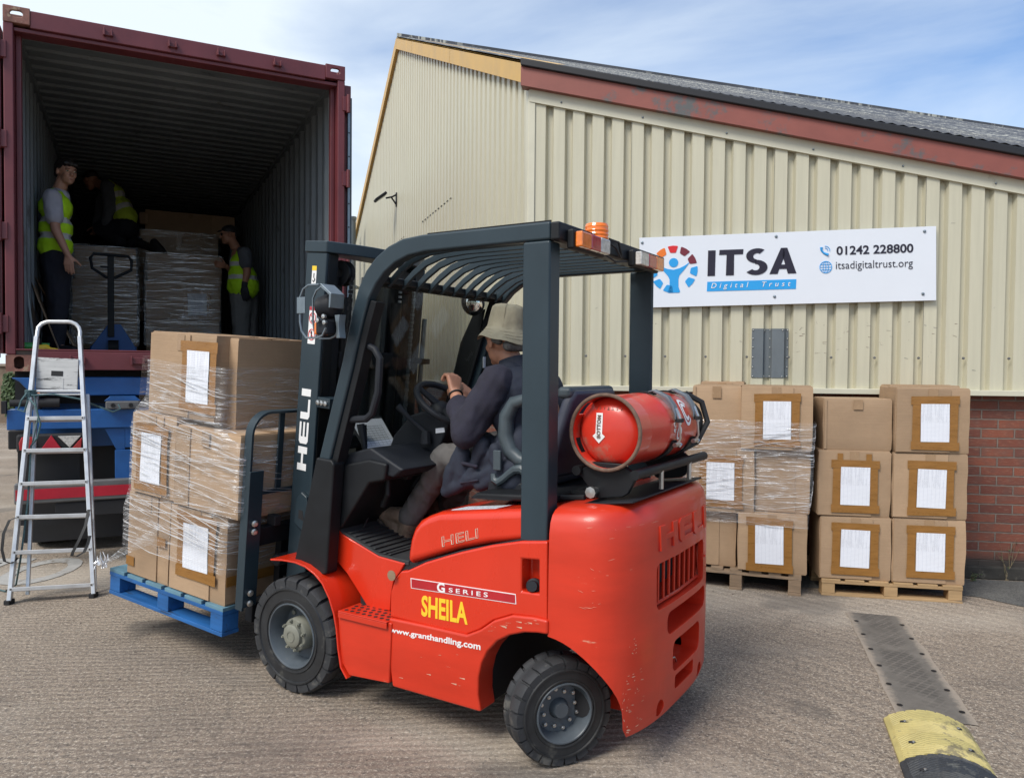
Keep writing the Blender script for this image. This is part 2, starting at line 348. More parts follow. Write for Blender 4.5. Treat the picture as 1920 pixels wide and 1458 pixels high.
def paper(name):
    m, nt, p, L, oc = newmat(name, .6)
    b = N(nt, 'ShaderNodeTexBrick'); b.offset = 0; b.inputs['Color1'].default_value = b.inputs['Color2'].default_value = (.78, .80, .86, 1); b.inputs['Mortar'].default_value = (.58, .60, .68, 1)
    b.inputs['Scale'].default_value = 1; b.inputs['Brick Width'].default_value = .024; b.inputs['Row Height'].default_value = .0085; b.inputs['Mortar Size'].default_value = .0007
    sp = N(nt, 'ShaderNodeSeparateXYZ'); L(oc, sp.inputs[0]); cb = N(nt, 'ShaderNodeCombineXYZ'); L(sp.outputs['X'], cb.inputs[0]); L(sp.outputs['Z'], cb.inputs[1]); L(cb.outputs[0], b.inputs['Vector'])
    t = noise(nt, mapping(nt, oc, (260, 1, 330)), 1, 1, .5)
    big = noise(nt, mapping(nt, oc, (85, 1, 7)), 1, 1, .5)
    t1 = ramp(nt, t, [(.50, 0.), (.54, 1.)]); t2 = ramp(nt, big, [(.45, 0.), (.5, 1.)])
    z = N(nt, 'ShaderNodeMapRange'); z.inputs['From Min'].default_value = .0; z.inputs['From Max'].default_value = .01; L(sp.outputs['Z'], z.inputs['Value'])
    a = N(nt, 'ShaderNodeMath', operation='MULTIPLY'); L(t1, a.inputs[0]); L(t2, a.inputs[1])
    a2 = N(nt, 'ShaderNodeMath', operation='MULTIPLY'); L(a.outputs[0], a2.inputs[0]); L(z.outputs[0], a2.inputs[1])
    a3 = N(nt, 'ShaderNodeMath', operation='MULTIPLY'); L(a2.outputs[0], a3.inputs[0]); a3.inputs[1].default_value = .30
    L(mixc(nt, a3.outputs[0], b.outputs['Color'], (.16, .17, .22)), p.inputs['Base Color'])
    L(bumpn(nt, noise(nt, oc, 14, 3), .5, .004), p.inputs['Normal'])
    return m
M['paper'] = paper('printed_paper')
M['plainpaper'] = mat('plain_paper', (.60, .62, .70), .6, var=.03)

def film(name, dens=.16, whit=.8, hz=(2.2, 2.2, 46)):
    m = bpy.data.materials.new(name); m.use_nodes = True; nt = m.node_tree; nt.nodes.clear(); L = nt.links.new
    tc = N(nt, 'ShaderNodeTexCoord'); o = N(nt, 'ShaderNodeOutputMaterial')
    mp = mapping(nt, tc.outputs['Object'], hz, (0.0, .10, 0))
    n = noise(nt, mp, 2.2, 6, .6, .6); n2 = noise(nt, mapping(nt, tc.outputs['Object'], (hz[0]*1.7, hz[1]*1.7, hz[2]*.7), (.12, -.12, 0)), 2.5, 5, .6, 1.2)
    s1 = ramp(nt, n, [(.54, 0.), (.66, .75)]); s2 = ramp(nt, n2, [(.58, 0.), (.70, .6)])
    mxx = N(nt, 'ShaderNodeMath', operation='MAXIMUM'); L(s1, mxx.inputs[0]); L(s2, mxx.inputs[1])
    big = ramp(nt, noise(nt, tc.outputs['Object'], 3.1, 3), [(.38, .25), (.62, 1.)])
    ml = N(nt, 'ShaderNodeMath', operation='MULTIPLY'); L(mxx.outputs[0], ml.inputs[0]); L(big, ml.inputs[1])
    ad = N(nt, 'ShaderNodeMath', operation='MULTIPLY_ADD'); L(ml.outputs[0], ad.inputs[0]); ad.inputs[1].default_value = whit; ad.inputs[2].default_value = dens
    cl = N(nt, 'ShaderNodeMath', operation='MINIMUM'); L(ad.outputs[0], cl.inputs[0]); cl.inputs[1].default_value = .9
    tr = N(nt, 'ShaderNodeBsdfTransparent'); gl = N(nt, 'ShaderNodeBsdfGlossy'); gl.inputs['Roughness'].default_value = .22; df = N(nt, 'ShaderNodeBsdfTranslucent'); df.inputs['Color'].default_value = (.8, .82, .85, 1); gl.inputs['Color'].default_value = (.92, .94, .96, 1)
    d2 = N(nt, 'ShaderNodeBsdfDiffuse'); d2.inputs['Color'].default_value = (.8, .82, .85, 1)
    ma = N(nt, 'ShaderNodeMixShader'); ma.inputs[0].default_value = .5; L(gl.outputs[0], ma.inputs[1]); L(d2.outputs[0], ma.inputs[2])
    b = bumpn(nt, n, .8, .01); L(b, gl.inputs['Normal'])
    mb = N(nt, 'ShaderNodeMixShader'); L(cl.outputs[0], mb.inputs[0]); L(tr.outputs[0], mb.inputs[1]); L(ma.outputs[0], mb.inputs[2]); L(mb.outputs[0], o.inputs[0])
    return m
M['film'] = film('stretch_film', .07, 1.05); M['filmheavy'] = film('heavy_stretch_film', .10, 1.5)
def clearmat(name, fac, col=(1, 1, 1), gc=(.9, .95, 1), rough=.03):
    m = bpy.data.materials.new(name); m.use_nodes = True; nt = m.node_tree; nt.nodes.clear(); L = nt.links.new; o = N(nt, 'ShaderNodeOutputMaterial')
    tr = N(nt, 'ShaderNodeBsdfTransparent'); tr.inputs['Color'].default_value = col+(1,); gl = N(nt, 'ShaderNodeBsdfGlossy'); gl.inputs['Roughness'].default_value = rough; gl.inputs['Color'].default_value = gc+(1,)
    mb = N(nt, 'ShaderNodeMixShader'); mb.inputs[0].default_value = fac; L(tr.outputs[0], mb.inputs[1]); L(gl.outputs[0], mb.inputs[2]); L(mb.outputs[0], o.inputs[0]); return m
M['glass'] = clearmat('windscreen', .022, (.74, .76, .74))
def strandmat():
    m = clearmat('film_strand', .80, (1, 1, 1), (.95, .96, 1), .25); nt = m.node_tree; L = nt.links.new
    mx = [n for n in nt.nodes if n.type == 'MIX_SHADER'][0]; gl = [n for n in nt.nodes if n.type == 'BSDF_GLOSSY'][0]
    d = N(nt, 'ShaderNodeBsdfDiffuse'); d.inputs['Color'].default_value = (.92, .93, .95, 1); m2 = N(nt, 'ShaderNodeMixShader'); m2.inputs[0].default_value = .5; L(gl.outputs[0], m2.inputs[1]); L(d.outputs[0], m2.inputs[2]); L(m2.outputs[0], mx.inputs[2]); return m
M['strand'] = strandmat()
M['mirror'] = clearmat('mirror_glass', 1., (1, 1, 1), (.85, .85, .85), .02)

# ---------------------------------------------------------------- ground
def ground_mat():
    m, nt, p, L, oc = newmat('yard_concrete', .85)
    n1 = noise(nt, oc, .45, 8, .6); n2 = noise(nt, oc, 3.2, 10, .78); n3 = noise(nt, oc, 48, 7, .9)
    c = ramp(nt, n1, [(.32, (.235, .182, .135)), (.68, (.40, .322, .245))])
    c = mixc(nt, ramp(nt, n2, [(.38, .6), (.6, 0.)]), c, (.165, .125, .094))
    # broomed grooves: one direction west of a joint, the other east of it
    def grooves(rot, sc=27., loc=(0, 0, 0)):
        wv = N(nt, 'ShaderNodeTexWave', wave_type='BANDS', bands_direction='Y', wave_profile='SIN'); wv.inputs['Scale'].default_value = sc/6.283*1.0; wv.inputs['Distortion'].default_value = 5.5; wv.inputs['Detail'].default_value = 4; wv.inputs['Detail Scale'].default_value = 1.4; wv.inputs['Detail Roughness'].default_value = .7
        L(mapping(nt, oc, (.35, 1, 1), (0, 0, R_(rot)), loc), wv.inputs['Vector']); return wv.outputs['Fac']
    sp = N(nt, 'ShaderNodeSeparateXYZ'); L(mapping(nt, oc, (1, 1, 1), (0, 0, R_(18))), sp.inputs[0])
    mk = ramp(nt, sp.outputs['X'], [(.0, 0.), (1., 1.)])
    mr = N(nt, 'ShaderNodeMapRange'); mr.inputs['From Min'].default_value = -.55; mr.inputs['From Max'].default_value = -.25; L(sp.outputs['X'], mr.inputs['Value'])
    gv = N(nt, 'ShaderNodeMix', data_type='FLOAT'); L(mr.outputs[0], gv.inputs['Factor']); L(grooves(-14, 42.), gv.inputs['A']); L(grooves(72, 46.), gv.inputs['B']); gv = gv.outputs['Result']
    patch = ramp(nt, noise(nt, oc, .9, 4, .6), [(.40, .15), (.62, 1.)])
    gm = N(nt, 'ShaderNodeMath', operation='MULTIPLY'); L(ramp(nt, gv, [(.30, .62), (.62, 0.)]), gm.inputs[0]); L(patch, gm.inputs[1])
    c = mixc(nt, gm.outputs[0], c, (.165, .128, .10))
    # aggregate: dark pits and pale chips
    c = mixc(nt, ramp(nt, n3, [(.42, .95), (.50, 0.)]), c, (.070, .058, .050))
    c = mixc(nt, ramp(nt, noise(nt, oc, 70, 5, .9), [(.53, 0.), (.60, .9)]), c, (.62, .54, .44))
    st = ramp(nt, noise(nt, mapping(nt, oc, (.5, 1.2, 1), (0, 0, .35)), .8, 5, .55), [(.53, 0.), (.70, .5)])
    c = mixc(nt, st, c, (.115, .098, .085))
    oil = ramp(nt, noise(nt, mapping(nt, oc, (1, 1, 1), (0, 0, 0), (7, 3, 0)), 1.3, 5, .5), [(.61, 0.), (.67, .6)])
    c = mixc(nt, oil, c, (.07, .062, .056))
    ck = N(nt, 'ShaderNodeTexVoronoi', feature='DISTANCE_TO_EDGE'); ck.inputs['Scale'].default_value = .5; wq = N(nt, 'ShaderNodeTexNoise'); wq.inputs['Scale'].default_value = 2.5; L(oc, wq.inputs['Vector']); wv_ = N(nt, 'ShaderNodeVectorMath', operation='MULTIPLY_ADD'); L(wq.outputs['Color'], wv_.inputs[0]); wv_.inputs[1].default_value = (.35, .35, 0); L(oc, wv_.inputs[2]); L(wv_.outputs[0], ck.inputs['Vector'])
    c = mixc(nt, ramp(nt, ck.outputs['Distance'], [(.0015, .35), (.0035, 0.)]), c, (.09, .075, .065))
    pale = ramp(nt, noise(nt, mapping(nt, oc, (.35, .8, 1), (0, 0, -.5), (4, 2, 0)), .9, 4, .5), [(.50, 0.), (.66, .5)])
    c = mixc(nt, pale, c, (.54, .48, .40))
    L(c, p.inputs['Base Color'])
    b = bumpn(nt, n3, .8, .006); b = bumpn(nt, gv, .38, .010, b); b = bumpn(nt, n2, .4, .01, b); L(b, p.inputs['Normal'])
    return m
M['ground'] = ground_mat()
g = MB(); Rg = 260
g.add([(-Rg, -Rg, 0), (Rg, -Rg, 0), (Rg, Rg, 0), (-Rg, Rg, 0)], [(0, 1, 2, 3)])
tag(g.build('ground', M['ground'], smooth=False), kind='structure')

# scar of the lifted speed bump: flat strip with rows of oval prints
def scar_mat():
    m, nt, p, L, oc = newmat('scar_concrete', .7)
    v = N(nt, 'ShaderNodeTexVoronoi', feature='DISTANCE_TO_EDGE'); v.inputs['Scale'].default_value = 24; v.inputs['Randomness'].default_value = .12
    L(mapping(nt, oc, (1, 1.25, 1), (0, 0, .5)), v.inputs['Vector'])
    c = ramp(nt, noise(nt, oc, 7, 8, .7), [(.3, (.098, .088, .076)), (.7, (.18, .16, .137))])
    e = ramp(nt, v.outputs['Distance'], [(.06, 0.), (.14, .55)])
    sp = N(nt, 'ShaderNodeSeparateXYZ'); L(oc, sp.inputs[0]); ab = N(nt, 'ShaderNodeMath', operation='ABSOLUTE'); L(sp.outputs['X'], ab.inputs[0])
    mid = ramp(nt, ab.outputs[0], [(.07, 1.), (.10, 0.)]); bk = ramp(nt, noise(nt, oc, 2.4, 3), [(.42, 0.), (.52, 1.)])
    ml = N(nt, 'ShaderNodeMath', operation='MULTIPLY'); L(e, ml.inputs[0]); L(mid, ml.inputs[1]); m2 = N(nt, 'ShaderNodeMath', operation='MULTIPLY'); L(ml.outputs[0], m2.inputs[0]); L(bk, m2.inputs[1])
    en = N(nt, 'ShaderNodeMath', operation='MULTIPLY_ADD'); L(noise(nt, oc, 26, 6, .8), en.inputs[0]); en.inputs[1].default_value = .10; L(ab.outputs[0], en.inputs[2])
    L(mixc(nt, ramp(nt, en.outputs[0], [(.165, 0.), (.20, 1.)]), mixc(nt, m2.outputs[0], c, (.04, .036, .033)), (.30, .25, .20)), p.inputs['Base Color'])
    L(bumpn(nt, noise(nt, oc, 90, 5, .8), .5, .005), p.inputs['Normal']); return m
M['scar'] = scar_mat()
b0, b1 = gnd(1758, 1352), gnd(1638, 1152)
scx = (b1-b0); ang = math.atan2(scx.y, scx.x)-PI/2; ln = scx.length
g = MB(); hw = .158; rows = []
for i in range(31):
    y = ln*i/30; rows.append([(-hw+.012*mnoise.noise(Vector((0, y*5, 1))), y, 0), (0, y, 0), (hw+.012*mnoise.noise(Vector((3, y*5, 1))), y, 0)])
g.grid(rows)
tag(g.build('pavement_scar', M['scar'], loc=(b0.x, b0.y, .004), rot=(0, 0, ang), smooth=False), kind='structure')
g = MB()
for y in [.12+.24*i for i in range(int(ln/.24))]:
    for sx in (-1, 1): g.lathe([(0, .0001), (0, .013)], (sx*.125, y, .0), (0, 0, 1), 10)
tag(g.build('fixing_holes', M['black'], loc=(b0.x, b0.y, .0075), rot=(0, 0, ang), smooth=False), kind='structure')
# darker strip of old tarmac at the foot of the wall
WD = Vector((.9876, -.158, 0)); WN = Vector((-.158, -.9876, 0))*1.0      # along the side wall / out of it
WC = Vector((.117, 6.04, 0))
m, nt, p, L, oc = newmat('old_tarmac', .85); 
L(mixc(nt, ramp(nt, noise(nt, oc, 80, 6, .8), [(.4, .9), (.58, 0.)]), ramp(nt, noise(nt, oc, 3, 8, .7), [(.3, (.105, .105, .10)), (.7, (.20, .195, .18))]), (.045, .045, .043)), p.inputs['Base Color']); L(bumpn(nt, noise(nt, oc, 90, 5, .8), .8, .008), p.inputs['Normal']); M['tarmac'] = m
g = MB(); rows = []
for i in range(41):
    t = -.2+7*i/40; wdt = .42+.10*mnoise.noise(Vector((t*1.7, 0, 0)))+.04*mnoise.noise(Vector((t*9, 0, 0)))+(.45 if t > 3.1 else .0)*min(1, max(0, (t-3.1)*2))
    a = WC+WD*t+WN*.0; b = WC+WD*t+WN*wdt; rows.append([(a.x, a.y, 0.004), (b.x, b.y, .004)])
g.grid(rows); tag(g.build('tarmac_strip', M['tarmac'], smooth=False), kind='structure')
# worn white road lettering under the trailer
M['roadwhite'] = mat('worn_road_paint', (.36, .35, .33), .8, var=.12, scale=12, dirt=(.19, .165, .14), dirtamt=.43, dscale=9)
me = text_mesh('TO', size=1.35, extrude=.0, bold=.03, stretch=1.)
o0 = gnd(40, 1068)
for v in me.vertices: v.co = Vector((v.co.x*.42, v.co.y*.75, 0))
me.materials.clear(); me.materials.append(M['roadwhite'])
tag(mkobj('road_lettering', me, None, smooth=False, loc=(-3.95, 5.15, .004), rot=(0, 0, .06)), kind='structure')

# ---------------------------------------------------------------- warehouse
GD = Vector((-.326, .9453, 0)); GN = Vector((-.9453, -.326, 0))       # gable wall direction and outward normal
RD = Vector((.9453, .326, 0))                                         # ridge direction
WL, GL = 5.6, 11.2
SL = .463
def roof_z(P):                                                         # height of the near roof slope over a plan point
    d = (Vector((P.x, P.y, 0))-WC).dot(GD)
    return 3.87+.433*d if d < 5.52 else 3.87+.433*5.52-.445*(d-5.52)
house = empty('warehouse', (WC.x, WC.y, 0), label='cream corrugated metal warehouse with low brick wall and dark sheet roof', cat='building')
def W(t, z, o=0.):  # side wall point, relative to the warehouse root
    return WD*t+WN*o+Vector((0, 0, z))
def G(t, z, o=0.): return GD*t+GN*o+Vector((0, 0, z))
def corrugated(P, N_, length, z0, ztop, pitch, depth, crest, slope, t0=0.):
    """trapezoidal sheet: crest proud, narrow trough recessed"""
    mb = MB(); t = t0; pts = []
    while t < length:
        pts += [(t, 0), (t+crest*pitch, 0), (t+(crest+slope)*pitch, -depth), (t+(1-slope)*pitch, -depth)]; t += pitch
    rows = [[], []]
    for (q, d) in pts:
        q = min(q, length)
        rows[0].append(P(q, z0, d)); rows[1].append(P(q, ztop(q), d))
    mb.grid(rows); return mb
zs = lambda t: 3.87-.229*t-.20
side = corrugated(W, WN, WL, 1.37, zs, .1505, .044, .58, .09, .04)
side.build('side_cladding', M['clad'], house, ang=20, smooth=False)
zg = lambda t: roof_z(WC+GD*t)-.10
MB.build(corrugated(G, GN, GL, 1.30, zg, .145, .036, .52, .10, .05), 'gable_cladding', M['clad'], house, smooth=False)
# brick base walls, each with its own local x along the wall
def brick_mat():
    m, nt, p, L, oc = newmat('red_brick', .85)
    sp = N(nt, 'ShaderNodeSeparateXYZ'); L(oc, sp.inputs[0]); cb = N(nt, 'ShaderNodeCombineXYZ'); L(sp.outputs['X'], cb.inputs[0]); L(sp.outputs['Z'], cb.inputs[1])
    dn = N(nt, 'ShaderNodeTexNoise'); dn.inputs['Scale'].default_value = 14; L(oc, dn.inputs['Vector'])
    dd = N(nt, 'ShaderNodeVectorMath', operation='MULTIPLY_ADD'); L(dn.outputs['Color'], dd.inputs[0]); dd.inputs[1].default_value = (.007, .007, 0); L(cb.outputs[0], dd.inputs[2])
    b = N(nt, 'ShaderNodeTexBrick'); b.inputs['Scale'].default_value = 1; b.inputs['Brick Width'].default_value = .222; b.inputs['Row Height'].default_value = .0685; b.inputs['Mortar Size'].default_value = .0062; b.inputs['Mortar Smooth'].default_value = .35; b.inputs['Bias'].default_value = -.1
    b.inputs['Color1'].default_value = (.225, .068, .040, 1); b.inputs['Color2'].default_value = (.12, .038, .028, 1); b.inputs['Mortar'].default_value = (.19, .155, .13, 1)
    L(dd.outputs[0], b.inputs['Vector'])
    n = noise(nt, oc, 11, 8, .7); n2 = noise(nt, mapping(nt, oc, (1, 1, 5)), 22, 5, .7)
    c = mixc(nt, ramp(nt, n, [(.42, .0), (.72, .6)]), b.outputs['Color'], (.10, .062, .052))
    c = mixc(nt, ramp(nt, n2, [(.52, 0.), (.72, .45)]), c, (.34, .18, .12))
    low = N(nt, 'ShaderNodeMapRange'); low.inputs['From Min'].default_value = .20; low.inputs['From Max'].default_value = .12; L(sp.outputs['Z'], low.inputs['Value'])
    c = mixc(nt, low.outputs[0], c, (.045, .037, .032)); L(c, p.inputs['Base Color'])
    inv = N(nt, 'ShaderNodeMath', operation='SUBTRACT'); inv.inputs[0].default_value = 1; L(b.outputs['Fac'], inv.inputs[1])
    bb = bumpn(nt, inv.outputs[0], 1., .009); bb = bumpn(nt, n2, .5, .006, bb); L(bb, p.inputs['Normal']); return m
M['brick'] = brick_mat()
wa = math.atan2(WD.y, WD.x); ga = math.atan2(GD.y, GD.x)
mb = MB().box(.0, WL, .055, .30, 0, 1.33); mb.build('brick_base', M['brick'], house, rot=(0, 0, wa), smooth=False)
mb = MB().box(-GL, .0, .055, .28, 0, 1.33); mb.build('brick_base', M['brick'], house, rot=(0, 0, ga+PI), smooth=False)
mb = MB().box(.02, WL, .02, .075, 0, .095); mb.build('rendered_plinth', mat('black_plinth', (.035, .032, .028), .9, var=.5, scale=9, bump=.8, bscale=14, dirt=(.13, .12, .10), dirtamt=.4, dscale=8), house, rot=(0, 0, wa), bevel=.012)
# trim strips
mb = MB().box(-.01, WL, -.045, .05, 1.332, 1.372); mb.build('base_trim', M['cladtrim'], house, rot=(0, 0, wa), bevel=.004)
mb = MB().box(-GL, .0, -.04, .05, 1.318, 1.352); mb.build('base_trim', M['cladtrim'], house, rot=(0, 0, ga+PI), bevel=.004)
def strip(P, n, length, f0, f1, o0, o1, t0=0.):
    mb = MB(); rows = []
    for i in range(n+1):
        t = t0+(length-t0)*i/n
        rows.append([P(t, f0(t), o0), P(t, f0(t), o1), P(t, f1(t), o1), P(t, f1(t), o0), P(t, f0(t), o0)])
    mb.grid(rows)
    for k in (0, n): mb.add(rows[k][:4], [(0, 1, 2, 3)])
    return mb
rz = lambda t: 3.87-.229*t; gz = lambda t: roof_z(WC+GD*t)
strip(W, 24, WL, lambda t: rz(t)-.30, lambda t: rz(t)-.195, -.02, .018).build('verge_trim', M['cladtrim'], house, smooth=False)
strip(W, 24, WL, lambda t: rz(t)-.205, lambda t: rz(t)-.06, -.03, .075, -.06).build('fascia', M['fascia'], house, smooth=False)
strip(W, 24, WL, lambda t: rz(t)-.062, lambda t: rz(t)-.004, -.03, .10, -.06).build('gutter', M['gutter'], house, bevel=.01)
mb = MB()
for i in range(9): q = W(.25+.62*i, rz(.25+.62*i)-.262, .020); mb.ball(q, .008, 8, 6)
mb.build('trim_screws', M['zinc'], house)
pk = GL*.4929
def gpieces(a, b, nm):
    strip(G, 6, b, lambda t: gz(t)-.16, lambda t: gz(t)-.01, -.02, .045, a).build(nm, M['gold'], house, smooth=False)
for a, b in ((-.05, 2.35), (2.36, 4.4), (4.41, 5.52), (5.525, 8.3), (8.31, GL)): gpieces(a, b, 'gold_flashing')
for a, b in ((-.05, 2.35), (2.36, 5.51)):
    mb = MB(); rows = [[G(t, gz(t)+.0, .045), G(t, gz(t)+.03, -.28)] for t in (a, b)]; mb.grid(rows); mb.build('gold_flashing', M['gold'], house, smooth=False)
# corner cover
mb = MB(); cp = [(W(.045, z, .012), W(.0, z, .012), G(.0, z, .012), G(.05, z, .012)) for z in (1.34, 3.66)]
mb.grid(cp); mb.build('corner_cover', M['cladtrim'], house, smooth=False)
# roof: two slopes and the cut end
def roof_mat():
    m, nt, p, L, oc = newmat('roof_sheet', .7)
    rot = mapping(nt, oc, (1, 1, 1), (0, 0, -math.atan2(RD.y, RD.x)))
    c = ramp(nt, noise(nt, rot, 2, 6), [(.3, (.055, .058, .066)), (.7, (.11, .112, .122))])
    lich = ramp(nt, noise(nt, mapping(nt, rot, (.6, 2.6, 1)), 1.0, 3), [(.47, 0.), (.58, 1.)]); sp = ramp(nt, noise(nt, mapping(nt, rot, (14, 26, 1)), 1, 4, .7), [(.5, 0.), (.56, 1.)])
    ml = N(nt, 'ShaderNodeMath', operation='MULTIPLY'); L(lich, ml.inputs[0]); L(sp, ml.inputs[1])
    L(mixc(nt, ml.outputs[0], c, (.50, .49, .42)), p.inputs['Base Color'])
    return m
M['roof'] = roof_mat()
Z3 = lambda P: Vector((P.x-WC.x, P.y-WC.y, roof_z(P)+.02))
def roofsheet(name, A, B, Cc, D, n=150, drop=None):     # A-B near edge, D-C ridge edge; ribs run up the slope
    mb = MB(); rows = [[], []]
    for i in range(n+1):
        f = i/n; a = A.lerp(B, f); d = D.lerp(Cc, f); up = .010*(1 if i % 2 else 0)
        rows[0].append(Z3(a)+Vector((0, 0, up+(0 if name != 'roof' or drop is None else drop[0]+(drop[1]-drop[0])*f)))); rows[1].append(Z3(d)+Vector((0, 0, up)))
    mb.grid(rows); return mb.build(name, M['roof'], house, smooth=False)
P0 = WC+WN*.06+GN*.03; P1 = WC+WD*WL+WN*.06; RP = WC+GD*5.52+GN*.03
far = P1+RD*0
R1 = RP+RD*((P1-RP).dot(RD)+12)
near2 = R1-GD*(5.52+2.2)
roofsheet('roof', P0, P1, RP+RD*((P1-RP).dot(RD)), RP, 150, (0, 3.87-.229*WL-roof_z(P1)))
roofsheet('roof', RP, R1, R1+GD*5.7, RP+GD*5.7, 200)
q0 = RP+RD*((P1-RP).dot(RD))
roofsheet('roof', P1, P1+RD*12, q0+RD*12, q0, 90, (3.87-.229*WL-roof_z(P1),)*2)
strip(lambda t, z, o: RP-WC+RD*t+Vector((0, 0, z)), 2, 22, lambda t: roof_z(RP)-.02, lambda t: roof_z(RP)+.07, 0, 0).build('ridge_cap', M['roof'], house, smooth=False)
for i in range(2): pass
# hidden end walls that close the shed
E0 = W(WL, 0); E1 = E0+RD*12; E2 = G(GL, 0)+RD*22
mb = MB().add([E0, E1, E1+Vector((0, 0, 2.2)), E0+Vector((0, 0, 2.2))], [(0, 1, 2, 3)]); mb.build('end_wall', M['clad'], house, smooth=False)
mb = MB().add([G(GL, 0), E2, E2+Vector((0, 0, 3.5)), G(GL, 3.5)], [(0, 1, 2, 3)]); mb.build('end_wall', M['clad'], house, smooth=False)
# fixings on the side wall
mb = MB()
for i in range(17):
    t = .12+.301*i; q = W(t+.04, 1.60, .004); mb.lathe([(0, .010), (.006, .009), (.008, .0)], q, WN, 10)
mb.build('cladding_bolts', M['bumpergrey'], house)
# dark lap joints in the gable cladding
mb = MB()
for t in [.05+.139*i for i in range(80)]:
    if 2.35 < t < 3.9 or 5.0 < t < 8.0: mb.box(0, 1, 0, 1, 0, 1, Matrix.Translation(G(t, 3.32 if t < 4.5 else 3.32, .003)) @ Matrix.Rotation(ga, 4, 'Z') @ Matrix.Diagonal((.06, .004, .008, 1)))
mb.build('lap_joint', M['grime'], house, smooth=False)
def scuff(seed, mt, n, xs, zs_, ls):
    r = random.Random(seed); mb = MB()
    for i in range(n):
        t = r.uniform(*xs); z = r.uniform(*zs_); l = r.uniform(*ls); a = r.uniform(-.5, .5) if r.random() < .6 else r.uniform(1., 2.); w2_ = r.uniform(.0006, .0022)
        if ((t-.04) % .1505)/.1505 > .5: continue
        p = [(t, z), (t+min(l, .03)*math.cos(a), z+l*math.sin(a)*.6), (t+min(l, .03)*math.cos(a), z+l*math.sin(a)*.6+w2_), (t, z+w2_*2)]
        mb.add([W(x, y, .0012) for x, y in p], [(0, 1, 2, 3)])
    return mb.build('paint_scuffs', M[mt], house, smooth=False)
scuff(5, 'cylrim', 90, (1.9, 3.2), (1.62, 1.86), (.008, .04)); scuff(6, 'bumpergrey', 40, (.3, 4.5), (1.5, 2.6), (.006, .03))
for t in (.79, 1.84, 2.895, 3.95, 5.0):
    MB().add([W(t, 1.38, .0016), W(t+.0022, 1.38, .0016), W(t+.0022, 3.60-.229*t, .0016), W(t, 3.60-.229*t, .0016)], [(0, 1, 2, 3)]).build('sheet_lap', M['bumpergrey'], house, smooth=False)
# grey repair sheet, follows the ribs
def wt(px):                                   # position along the side wall of an image column
    r = (px-960)/FPX; return (r*WC.y-WC.x)/(WD.x-r*WD.y)
t0, t1 = wt(1408), wt(1478)
def prof(t):
    u = ((t-.04) % .1505)/.1505
    return 0 if u < .58 else (-.044*(u-.58)/.09 if u < .67 else (-.044 if u < .91 else -.044*(1-u)/.09))
def wz(px, py): t = wt(px); Q = WC+WD*t; return EYE+ray(px, py)[2]*Q.y/ray(px, py)[1]
mb = MB(); rows = [[], []]
for i in range(60):
    t = t0+(t1-t0)*i/59; d = prof(t)*.75+.005
    rows[0].append(W(t, wz(1440, 708), d)); rows[1].append(W(t, wz(1440, 616), d))
rp = empty('repair_patch', tuple(WC), label='dark grey riveted metal sheet patching the corrugated wall under the sign', cat='metal patch')
mb.grid(rows); mb.build('sheet', M['patch'], rp, smooth=False)
mb = MB()
for f in (0.03, .35, .5, .82, .97):
    for zf in (.03, .22, .42, .62, .8, .97):
        if f in (.35, .82) and .1 < zf < .9: continue
        t = t0+(t1-t0)*f; mb.ball(W(t, wz(1440, 708)*(1-zf)+wz(1440, 616)*zf, prof(t)*.75+.007), .0055, 8, 6)
mb.build('rivets', M['steel'], rp)

# floodlight on the gable
def gt(px): r = (px-960)/FPX; return (r*WC.y-WC.x)/(GD.x-r*GD.y)
def gpt(px, py, off=0.):
    t = gt(px); Q = WC+GD*t; d = ray(px, py); z = EYE+d[2]*Q.y/d[1]; return Q+GN*off+Vector((0, 0, z))
fp = gpt(742, 372)
fl = empty('floodlight', fp, (0, 0, math.atan2(GN.y, GN.x)), 'black floodlight on a bracket sticking out from the gable wall', 'floodlight')
MB().tube([(0, 0, .06), (.06, 0, .02), (.16, 0, -.01)], .013, 8).tube([(0.0, 0, -.10), (.08, 0, .01)], .012, 8).box(-.005, .015, -.03, .03, -.12, .08).build('bracket', M['black'], fl)
Mx = Matrix.Translation((.24, 0, .0)) @ Matrix.Rotation(R_(38), 4, 'Y')
MB().box(-.10, .10, -.09, .09, -.02, .02, Mx).build('housing', M['black'], fl, bevel=.01)
MB().box(-.08, .08, -.07, .07, -.025, -.021, Mx).build('lamp_glass', mat('lamp_glass', (.35, .36, .37), .2), fl, smooth=False)
# two grey flue pipes standing by the gable
for px, top in ((676, 425), (684, 410)):
    t = gt(px); Q = WC+GD*t+GN*.25; z = EYE+ray(px, top)[2]*Q.y/ray(px, top)[1]
    f = empty('flue_pipe', (Q.x, Q.y, 0), label='%s grey flue pipe rising beside the far end of the gable wall' % ('shorter' if px == 676 else 'taller'), cat='pipe')
    MB().cyl((0, 0, 0), (0, 0, z), .075, 14).build('pipe', M['patch'], f)
    MB().lathe([(-.03, .08), (0, .088), (.03, .088), (.035, 0)], (0, 0, z), (0, 0, 1), 14).build('cap', M['zinc'], f)
    MB().box(-.09, .09, -.02, .3, 1.8, 1.84).box(-.09, .09, -.02, .3, z*.7, z*.7+.04).build('clamp', M['zinc'], f)

